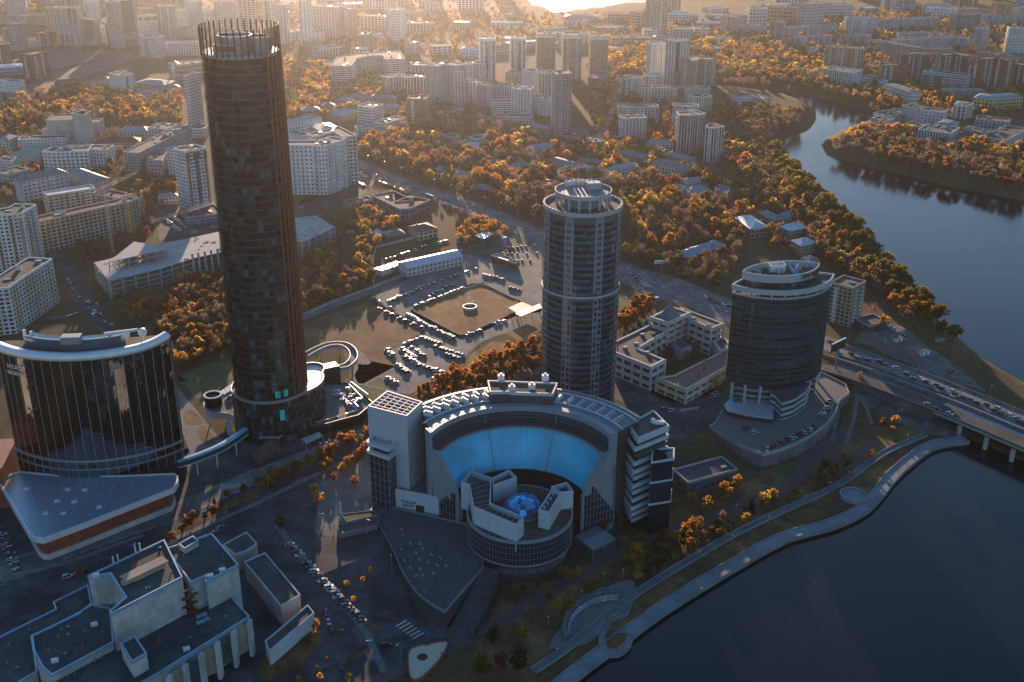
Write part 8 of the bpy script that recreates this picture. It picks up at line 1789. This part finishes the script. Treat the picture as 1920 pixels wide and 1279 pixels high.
zone('among far sheds', [(540, 30), (900, 25), (1250, 35), (1460, 60), (1460, 80), (1140, 78), (900, 118), (730, 120), (540, 115)], 17, dict(bare=60, yellow=30, orange=25, olive=20), 6, 12); zone('among far skyline blocks', [(-40, 10), (980, 5), (990, 30), (540, 30), (400, 60), (-40, 60)], 26, dict(bare=55, orange=25, yellow=20, olive=15), 7, 12); zone('among right bank blocks', [(1460, 20), (1925, 20), (1925, 190), (1830, 200), (1700, 180), (1640, 160), (1560, 140), (1470, 100)], 17, dict(orange=30, bare=35, yellow=25, olive=15), 8, 13); zone('on the right bank lawns', [(1600, 140), (1925, 165), (1925, 215), (1780, 225), (1700, 195)], 14, dict(orange=55, bare=25, yellow=30), 8, 13)
zone('between apartment blocks in the upper middle', [(1000, 215), (1050, 250), (1110, 265), (1160, 160), (1340, 200), (1360, 310), (1230, 290), (1150, 285), (1020, 280)], 11, dict(bare=50, olive=30, orange=22, rust=10), 8, 14); zone('right of the tall grey slab', [(1100, 130), (1160, 128), (1165, 180), (1150, 265), (1105, 262), (1108, 200)], 10, dict(bare=50, olive=40, yellow=15), 8, 13); zone('round the left offices', [(0, 250), (330, 250), (330, 420), (260, 440), (80, 480), (60, 400), (0, 360)], 12, dict(bare=55, orange=22, rust=22, olive=20), 7, 12); zone('below the beige curved apartments', [(95, 480), (250, 445), (300, 450), (260, 458), (195, 485), (120, 505)], 7, dict(rust=30, olive=35, bare=40), 7, 11); zone('by the brick red tower', [(230, 385), (325, 345), (335, 385), (290, 400), (262, 440)], 8, dict(rust=45, bare=40, orange=20), 7, 12); zone('beside the white stepped complex', [(740, 150), (830, 205), (930, 225), (930, 240), (830, 235), (760, 245), (730, 200)], 12, dict(orange=35, olive=35, bare=30), 7, 13)
zone('in the orange tree row behind the crescent centre', [(780, 752), (860, 706), (930, 678), (1014, 650), (1014, 696), (950, 720), (870, 742), (800, 765)], 4.6, dict(larch=75, orange=30, bare=10), 8, 12, False); zone('near the crowned tower', [(1160, 600), (1215, 572), (1222, 590), (1180, 622), (1160, 628)], 4.5, dict(larch=70, rust=20), 8, 13, False)
zone('in the courtyard of the white office', [(1235, 672), (1262, 655), (1300, 650), (1320, 660), (1270, 700), (1250, 700)], 6, dict(bare=100), 6, 9, False); zone('along the avenue verge', [(655, 305), (800, 368), (1000, 448), (1000, 455), (900, 420), (760, 370), (640, 312)], 14, dict(bare=50, orange=30), 6, 10)
for k in range(15): t = k/14; tree(487+t*205+random.uniform(-4, 4), 918-t*96+random.uniform(-6, 6), random.uniform(6, 9.5), random.choice(('rust', 'orange', 'rust', 'bare')), 'on the boulevard tree strip')
for x, y in ((625, 905), (642, 890), (655, 880), (668, 870), (680, 862), (690, 852), (618, 880), (605, 890), (590, 930), (598, 945), (665, 915)): tree(x, y, random.uniform(6, 9), random.choice(('rust', 'orange')), 'on the sunlit paved plaza')
for x, y in ((343, 1000), (352, 990), (385, 975), (400, 968), (318, 1020), (240, 1062), (150, 1085)): tree(x, y, random.uniform(5, 8), 'rust', 'along the street behind the theatre')
tree(528, 1000, 10, 'olive', 'alone on the dark street corner')
for x, y, s in ((542, 1215, 'orange'), (556, 1205, 'orange'), (572, 1195, 'orange'), (590, 1188, 'orange'), (530, 1225, 'bare'), (575, 1215, 'bare')): tree(x, y, random.uniform(6, 9), s, 'on the verge below the theatre wall')
for x, y in ((570, 1262), (595, 1258), (612, 1240), (640, 1262), (655, 1275), (560, 1278), (600, 1275), (650, 1100), (663, 1130), (680, 1090), (640, 1190), (725, 1160), (700, 1180), (710, 1110), (695, 1075)): tree(x, y, random.uniform(2.6, 4), random.choice(('yellow', 'green', 'orange')), 'as a small round bush on the dark forecourt')
for x, y, h, s in ((1303, 1006, 12, 'yellow'), (1298, 1036, 9, 'orange'), (1325, 962, 10, 'yellow'), (1356, 940, 11, 'yellow'), (1378, 930, 12, 'yellow'), (1300, 948, 8, 'orange'), (1186, 1062, 13, 'yellow'), (1244, 1025, 10, 'orange'), (1058, 1092, 9, 'orange'), (1080, 1085, 7, 'orange'), (1165, 990, 9, 'larch'), (1132, 1000, 9, 'larch'), (1428, 950, 9, 'yellow'), (1445, 942, 8, 'yellow'), (1490, 938, 8, 'green'), (1395, 985, 8, 'yellow'), (1045, 1150, 9, 'yellow'), (1066, 1148, 8, 'yellow'), (1105, 1118, 8, 'green'), (978, 1205, 9, 'yellow'), (925, 1215, 10, 'olive'), (905, 1272, 12, 'green'), (970, 1262, 12, 'olive'), (940, 1262, 10, 'rust'), (1235, 1075, 11, 'olive'), (1215, 1085, 9, 'olive'), (1678, 800, 8, 'orange'), (1655, 800, 6, 'rust'), (1672, 812, 5, 'orange'), (1545, 885, 9, 'olive'), (1560, 900, 9, 'olive'), (1590, 895, 8, 'bare'), (1610, 720, 9, 'bare'), (1030, 1130, 7, 'rust'), (1010, 1105, 6, 'rust'), (960, 1130, 7, 'bare'), (980, 1115, 6, 'rust'), (1700, 575, 15, 'green'), (1715, 598, 15, 'green'), (1735, 612, 13, 'green'), (1655, 615, 10, 'orange'), (1640, 588, 9, 'bare'), (1340, 728, 8, 'yellow')): tree(x, y, h, s, 'in the waterside park' if x < 1600 and y > 800 else 'near the river road')
zone('in the waterside park', [(920, 1170), (1000, 1105), (1090, 1075), (1110, 1060), (1010, 1130), (900, 1230)], 8, dict(bare=40, rust=40, olive=20), 3, 7); zone('in the dark shrubs of the waterside park', [(1190, 1010), (1290, 995), (1420, 950), (1480, 925), (1500, 935), (1400, 990), (1260, 1060), (1200, 1050)], 6.5, dict(bare=40, rust=25, olive=30, pine=10), 3.5, 8); zone('in the dark shrubs of the waterside park', [(1160, 975), (1270, 940), (1290, 960), (1180, 1010)], 8, dict(olive=50, bare=40), 3, 6); zone('in the dim park below the forecourt', [(1500, 900), (1590, 850), (1640, 860), (1590, 910), (1530, 930)], 9, dict(olive=50, bare=40, rust=10), 4, 8)
zone('beside the brick path', [(940, 1155), (1060, 1075), (1130, 1040), (1290, 975), (1430, 928), (1440, 945), (1300, 1005), (1150, 1068), (1000, 1150), (930, 1190)], 9, dict(yellow=40, orange=35, rust=20, olive=20), 5, 9.5); zone('beside the boulevard strip', [(330, 980), (480, 908), (640, 836), (780, 768), (790, 780), (650, 852), (490, 930), (340, 1003)], 8, dict(rust=45, larch=40, bare=20), 5, 8.5, False)
zone('in the shrub belt above the upper promenade', [(1180, 1060), (1300, 1003), (1480, 932), (1555, 905), (1480, 942), (1380, 988), (1290, 1036), (1195, 1095)], 6, dict(rust=35, bare=35, yellow=15, olive=20), 3.5, 7.5)
def dist(t): return math.sqrt(t[0]**2+t[1]**2+(CAM_H-t[2])**2)
TREES.sort(key=lambda t: -t[3]/dist(t)*(1.0 if -60 < PROJ(t[:3])[0] < 1980 and PROJ(t[:3])[1] < 1330 else .001))
NI = 300
def where(x, y, ph):
    X, Y = PROJ((x, y, 0)); lr = 'left' if X < 900 else 'middle' if X < 1190 else 'right'
    if ph.startswith('in the large wood'): ph = 'in the %s %s of the large wood beyond the avenue' % ('front' if Y > 400 else 'back' if Y < 330 else 'centre', lr)
    if ph.startswith('in the orange tree row'): ph = 'in the %s of the tree row behind the crescent centre' % ('left end' if X < 850 else 'middle' if X < 940 else 'right end')
    if ph.startswith('in the willow belt'): ph = 'in the %s stretch of the river willow belt' % ('upper' if Y < 420 else 'middle' if Y < 520 else 'lower')
    d, l_ = min((min(hypot(p[0]-x, p[1]-y) for p in f), l) for l, f in BLK)
    if d > 32 or len(ph.split()) > 11: return ph
    for c in CUT: l_ = l_.split(c)[0]
    return 'near the '+l_ if len(l_.split()) > 2 else ph
for k, (x, y, z, h, sp, ph) in enumerate(TREES[:NI]):
    me, tr = proto(sp, k % 3); r = empty('bush' if h < 4.2 else 'tree', (x, y, z), ('tall ' if h > 15 and len(where(x, y, ph).split()) < 11 else 'small ' if h < 7 else '')+SP[sp][1]+' '+where(x, y, ph), 'tree' if h > 4.2 else 'bush', 'trees '+where(x, y, ph), random.uniform(0, 6.28)); w_ = random.uniform(.85, 1.15); r.scale = (h*w_*(1.5 if h < 4.2 else 1), h*w_*(1.5 if h < 4.2 else 1), h); link('crown', me, r); link('trunk', tr, r)
rest = TREES[NI:]; LOD = {}
Qs = []; Cs = []; tm = MB()
rs = np.random.RandomState(5)
for x, y, z, h, sp, ph in rest:
    lod = 0 if y < 900 else 1 if y < 1400 else 2; v = rs.randint(0, 5); key = (sp, v, lod)
    if key not in LOD: LOD[key] = crown_np(sp, ((240, 135, 75) if sp != 'bare' else (420, 230, 110))[lod], ((.066, .085, .115) if sp != 'bare' else (.068, .088, .12))[lod], np.random.RandomState(v*31+lod+sum(map(ord, sp))))
    Q, t = LOD[key]; a = rs.uniform(0, 6.28); ca, sa = cos(a), sin(a); w_ = h*rs.uniform(.88, 1.2); q = np.empty_like(Q); q[..., 0] = x+(Q[..., 0]*ca-Q[..., 1]*sa)*w_; q[..., 1] = y+(Q[..., 0]*sa+Q[..., 1]*ca)*w_; q[..., 2] = z+Q[..., 2]*h; Qs.append(q)
    c = np.array(SP[sp][0])*rs.uniform(.75, 1.3)*np.array((rs.uniform(.9, 1.1), 1, rs.uniform(.9, 1.15))); Cs.append(c[None]*t[:, None]); 
    if lod < 2: tm.cyl((x, y, z-.3), .022*h, .008*h, .7*h, 4, cap=False)
wood = link('woodland', quads_mesh('woodland', np.concatenate(Qs), np.concatenate(Cs)), None, 'stuff'); wood['label'] = 'autumn woodland crowns filling the city beyond the nearest trees'
wt_ = tm.build('woodland_trunks', 'bark', wood, kind='stuff')
print('TREES', len(TREES), 'rest leaf quads', sum(len(q) for q in Qs))
# ---------------------------------------------------------------- lamps, people, small things
def lamp_mesh(h, arm):
    m = MB(); m.cyl((0, 0, -.2), .14, .08, h, 6); a = MB()
    if arm: a.bar((0, 0, h-.3), (arm, 0, h+.2), .1)
    l = MB(); l.box((arm, 0, h+.15), (.9, .35, .18)) if arm else l.cyl((0, 0, h-.3), .22, .28, .5, 8)
    return m.mesh('pole', 'metal_grey'), (a.mesh('arm', 'metal_grey') if arm else None), l.mesh('lamp_head', 'lamp_lens')
LT = lamp_mesh(11, 2.2); LS = lamp_mesh(5, 0)
def lamp(x, y, mesh, az, label, group, z=None):
    p = PG(x, y) if z is None else P(x, y, z); r = empty('street_lamp', p, label, 'street lamp', group, az); link('pole', mesh[0], r); link('lamp_head', mesh[2], r)
    if mesh[1]: link('arm', mesh[1], r)
for k in range(11):
    t = k/10
    lamp(690+t*310, 312+t*113+(0), LT, -1.2, 'tall street lamp on the far kerb of the avenue, %s from the left' % ORD[k], 'avenue lamps')
for k in range(8): t = k/7; lamp(1180+t*200, 530+t*75, LT, 1.9, 'tall street lamp by the crossroads, %s from the left' % ORD[k], 'crossroads lamps')
for k, (x, y) in enumerate(((1070, 1085), (1132, 1093), (1168, 1085), (1090, 1125), (1028, 1175), (1045, 1235), (1310, 1052), (1372, 1020), (1440, 985), (1510, 945), (1555, 920), (1590, 900), (1640, 880), (1700, 830), (1380, 962), (1270, 1012))): lamp(x, y, LS, 0, 'white lamp post in the waterside park, %s of that row' % ORD[k], 'park lamps')
for k, (x, y) in enumerate(((420, 998), (250, 1060), (330, 1012), (505, 935), (560, 1060), (640, 1145), (700, 1240), (752, 1245), (735, 1075), (690, 1010), (600, 1000), (575, 820), (525, 855), (620, 830))): lamp(x, y, LT, .6*k, 'tall street lamp on the dark forecourt streets, %s of fourteen' % ORD[k], 'forecourt lamps')
for k in range(6): t = k/5; lamp(1590+t*330, 640+t*140, LT, -2, 'tall street lamp along the river road, %s from the left' % ORD[k], 'river road lamps', .2)
def person_mesh():
    me = bpy.data.meshes.new('person'); V = [(0, 0, .95), (0, 0, 1.2), (0, 0, 1.45), (0, 0, 1.58), (0, .01, 1.72), (.11, 0, .9), (.12, .10, .48), (.12, .05, .04), (.12, .17, .03), (-.11, 0, .9), (-.12, -.08, .48), (-.12, -.16, .05), (-.12, -.04, .03), (.2, 0, 1.4), (.25, -.06, 1.12), (.24, .06, .88), (-.2, 0, 1.4), (-.25, .06, 1.12), (-.24, .12, .88)]
    E = [(0, 1), (1, 2), (2, 3), (3, 4), (0, 5), (5, 6), (6, 7), (7, 8), (0, 9), (9, 10), (10, 11), (11, 12), (2, 13), (13, 14), (14, 15), (2, 16), (16, 17), (17, 18)]; me.from_pydata(V, E, []); o = bpy.data.objects.new('tmp', me); COL.objects.link(o); o.modifiers.new('s', 'SKIN'); R = [.15, .14, .16, .06, .11, .1, .07, .05, .045, .1, .07, .05, .045, .07, .05, .04, .07, .05, .04]
    for i, d in enumerate(me.skin_vertices[0].data): d.radius = (R[i], R[i]*.8); d.use_root = i == 0
    o.modifiers.new('b', 'SUBSURF').levels = 1; r = bpy.data.meshes.new_from_object(o.evaluated_get(bpy.context.evaluated_depsgraph_get())); bpy.data.objects.remove(o); return r
PMS = {}
def person(x, y, c, label, z=None):
    if c not in PMS: q = PM.copy(); q.materials.clear(); q.materials.append(mat('cloth_'+c, dict(dark=(.02, .02, .025), yellow=(.5, .35, .03), grey=(.15, .15, .16), blue=(.04, .06, .12))[c], .9)); q.polygons.foreach_set('material_index', [0]*len(q.polygons)); PMS[c] = q
    p = PG(x, y) if z is None else P(x, y, z); o = tag(link('person', PMS[c], None, None, (p[0], p[1], p[2]+(.12 if z is None else 0))), label, 'person'); o.rotation_euler = (0, 0, random.uniform(0, 6))
PM = person_mesh()
for x, y, c, l_, z in ((757, 957, 'dark', 'person in dark clothes near the museum wall lettering', .2), (844, 978, 'yellow', 'person in a yellow jacket before the low white wall', .2), (795, 1018, 'dark', 'person walking among the plaza benches', .2), (751, 1053, 'dark', 'person at the curved parapet of the plaza', .2), (775, 1101, 'grey', 'person at the lower parapet of the plaza', .2), (607, 990, 'dark', 'left one of two walkers on the sunlit plaza', None), (626, 990, 'dark', 'right one of two walkers on the sunlit plaza', None), (842, 1212, 'blue', 'person standing beside the timber stage, right', None), (846, 1214, 'dark', 'second person beside the timber stage', None), (828, 1230, 'dark', 'person leaning on the timber stage edge', None), (986, 1172, 'dark', 'walker on the brick path in the waterside park', None), (1138, 1165, 'dark', 'person on the amphitheatre floor', -7.2), (1144, 1188, 'dark', 'person on the round pier walkway', -7.2), (1300, 1098, 'dark', 'walker far along the lower promenade', -7.5), (1302, 1062, 'dark', 'walker on the upper promenade', -7.1), (1466, 908, 'dark', 'walker on the brick path near its bend', None), (370, 935, 'dark', 'person crossing by the mirror hotel corner', None), (1570, 802, 'grey', 'person on the reddish brick plaza', None)): person(x, y, c, l_, z)
# stair terrace and white sculpture by the lattice tower
for k, (px, h) in enumerate((([(632, 985), (712, 965), (708, 985), (636, 1003)], 2.2), ([(640, 965), (700, 958), (708, 966), (650, 980)], 3.4))):
    q = ccw([P(x, y, h)[:2] for x, y in px]); r = empty('planted_terrace', (q[0][0], q[0][1], 0), ('lower' if not k else 'upper')+' stepped stone terrace bed beside the museum plaza', 'terrace'); m = MB(); m.prism(q, -1, h); put(m, 'stone_block', 'pavement', r); m = MB(); m.prism(offset(q, .6), h, h+.25); put(m, 'planting', 'lawn_green' if k else 'paving_dark', r); m = MB(); m.wall(q, h, h+.5, .3); put(m, 'kerb', 'concrete_pale', r)
p = PG(640, 975); r = empty('seated_monument', (p[0], p[1], p[2]), 'white slab monument with carved figure by the plaza', 'monument'); m = MB(); m.hexa([(-.9, -.8, 0), (.9, -.8, 0), (.9, .8, 0), (-.9, .8, 0)], [(-.7, .1, 10), (.5, .1, 9.2), (.5, .6, 9.2), (-.7, .6, 10)]); m.build('slab', 'white_gloss', r); m = MB(); m.cyl((1.2, -1.4, 0), 1.0, .8, 1.6, 8); m.cyl((1.2, -1.4, 1.6), .6, .25, 1.5, 8); m.build('figure', 'white_gloss', r)
q = [P(722, 905, 3), P(705, 930, 3)]; r = empty('ramp_wall', (q[0][0], q[0][1], 0), 'pale angled ramp wall at the foot of the lattice tower', 'wall'); m = MB(); m.bar((q[0][0], q[0][1], 1.2), (q[1][0], q[1][1], 1.2), 1.0, 0, 3.4); put(m, 'wall_slab', 'wall_cream', r)
for k, (x, y, c) in enumerate(((1683, 640, 'wall_lightgrey'), (1733, 665, 'wall_white'), (1762, 640, 'wall_tan'))): box_thing('site_cabin', '%s site cabin in the riverside yard' % ('grey', 'white', 'tan')[k], 'cabin', x, y, (6, 3, 3), c, .5, parts=[('roof', (0, 0, 3.1), (6.2, 3.2, .2), 'roof_bitumen'), ('door', (0, -1.53, 1.1), (1, .08, 2), 'metal_dark')])
for k, (x, y) in enumerate(((1690, 770), (1735, 795), (1640, 752), (1775, 812))):
    p = PG(x, y); r = empty('rubble_heap', p, '%s gravel heap on the construction ground by the bridge' % ('long', 'wide', 'small', 'far right')[k], 'heap'); m = MB(); n = 9; m.add([(4*cos(2*pi*i/n)*random.uniform(.7, 1.3), 3*sin(2*pi*i/n)*random.uniform(.7, 1.3), -.1) for i in range(n)]+[(1.8*cos(2*pi*i/n), 1.2*sin(2*pi*i/n), random.uniform(1, 1.8)) for i in range(n)]+[(0, 0, 2)], [(i, (i+1) % n, n+(i+1) % n, n+i) for i in range(n)]+[(n+i, n+(i+1) % n, 2*n) for i in range(n)]); m.build('heap_body', 'gravel', r, smooth=True)
# ---------------------------------------------------------------- pieces that sit on a part hang under that part
NEST = {'roof': 'rooftop_hut rooftop_vent chimney parapet roof_hatch chiller_unit flue_pipe steel_frame pump_unit plant_drum plant_screen plant_room roof_crane plant_box flue cleaning_crane satellite_dome screen_rail roof_unit pyramid_skylight roof_rail gutter_rail white_crown coping roof_edge', 'penthouse': 'penthouse_coping penthouse_roof vent_box', 'white_tower_wall': 'lattice_beam lattice_brace cladding_joints white_tower_roof', 'low_wing': 'wing_coping wing_terrace entrance_opening', 'drum_glass': 'drum_mullions drum_rim drum_sill', 'dome_kerb': 'dome_panel', 'slope_backing': 'slope_panel slope_rib slope_top_band', 'upper_glazing': 'upper_mullions', 'wall': 'balcony_stack wall_pier facade_panel', 'crown_roof': 'cooling_unit roof_room crown_ring lattice_mast', 'penthouse_roof': 'roof_fan', 'penthouse_band': 'sign_letter emblem', 'tower_core': 'mullions floor_rails', 'base_glass': 'base_band', 'entrance_block': 'entrance_band entrance_roof', 'car_body': 'headlight', 'stage_tower_roof': 'roof_lantern', 'slab_tower_core': 'balcony_slab slab_tower_coping', 'glass_annex': 'annex_ledge annex_mullions', 'parapet': 'parapet_block', 'drum_base': 'drum_base_fins', 'post': 'top_rail'}
UPN = {c: p for p, cs in NEST.items() for c in cs.split()}
for r in [o for o in COL.objects if o.parent is None and 'category' in o]:
    ch = list(r.children); by = {}
    for c in ch: by.setdefault(c.name.split('.')[0], c)
    for c in ch:
        p = by.get(UPN.get(c.name.split('.')[0]))
        if p is not None and p is not c and not c.children and p.parent is r and UPN.get(p.name.split('.')[0]) not in by: c.parent = p; c.location = c.location-p.location
# ---------------------------------------------------------------- haze
hz = MB(); hz.box((0, 2050, 145), (7800, 5400, 330))
hm = bpy.data.materials.new('haze'); hm.use_nodes = True
hn = hm.node_tree.nodes; hl = hm.node_tree.links; hn.clear()
pv = hn.new('ShaderNodeVolumePrincipled'); pv.inputs['Color'].default_value = (.90, .90, .97, 1)
pv.inputs['Density'].default_value = 0.000056; pv.inputs['Anisotropy'].default_value = 0.93
ho = hn.new('ShaderNodeOutputMaterial'); hl.new(pv.outputs[0], ho.inputs['Volume'])
MATS['haze'] = hm
h_ = hz.build('haze', 'haze'); h_['kind'] = 'stuff'; h_['label'] = 'pale sunlit haze over the city'
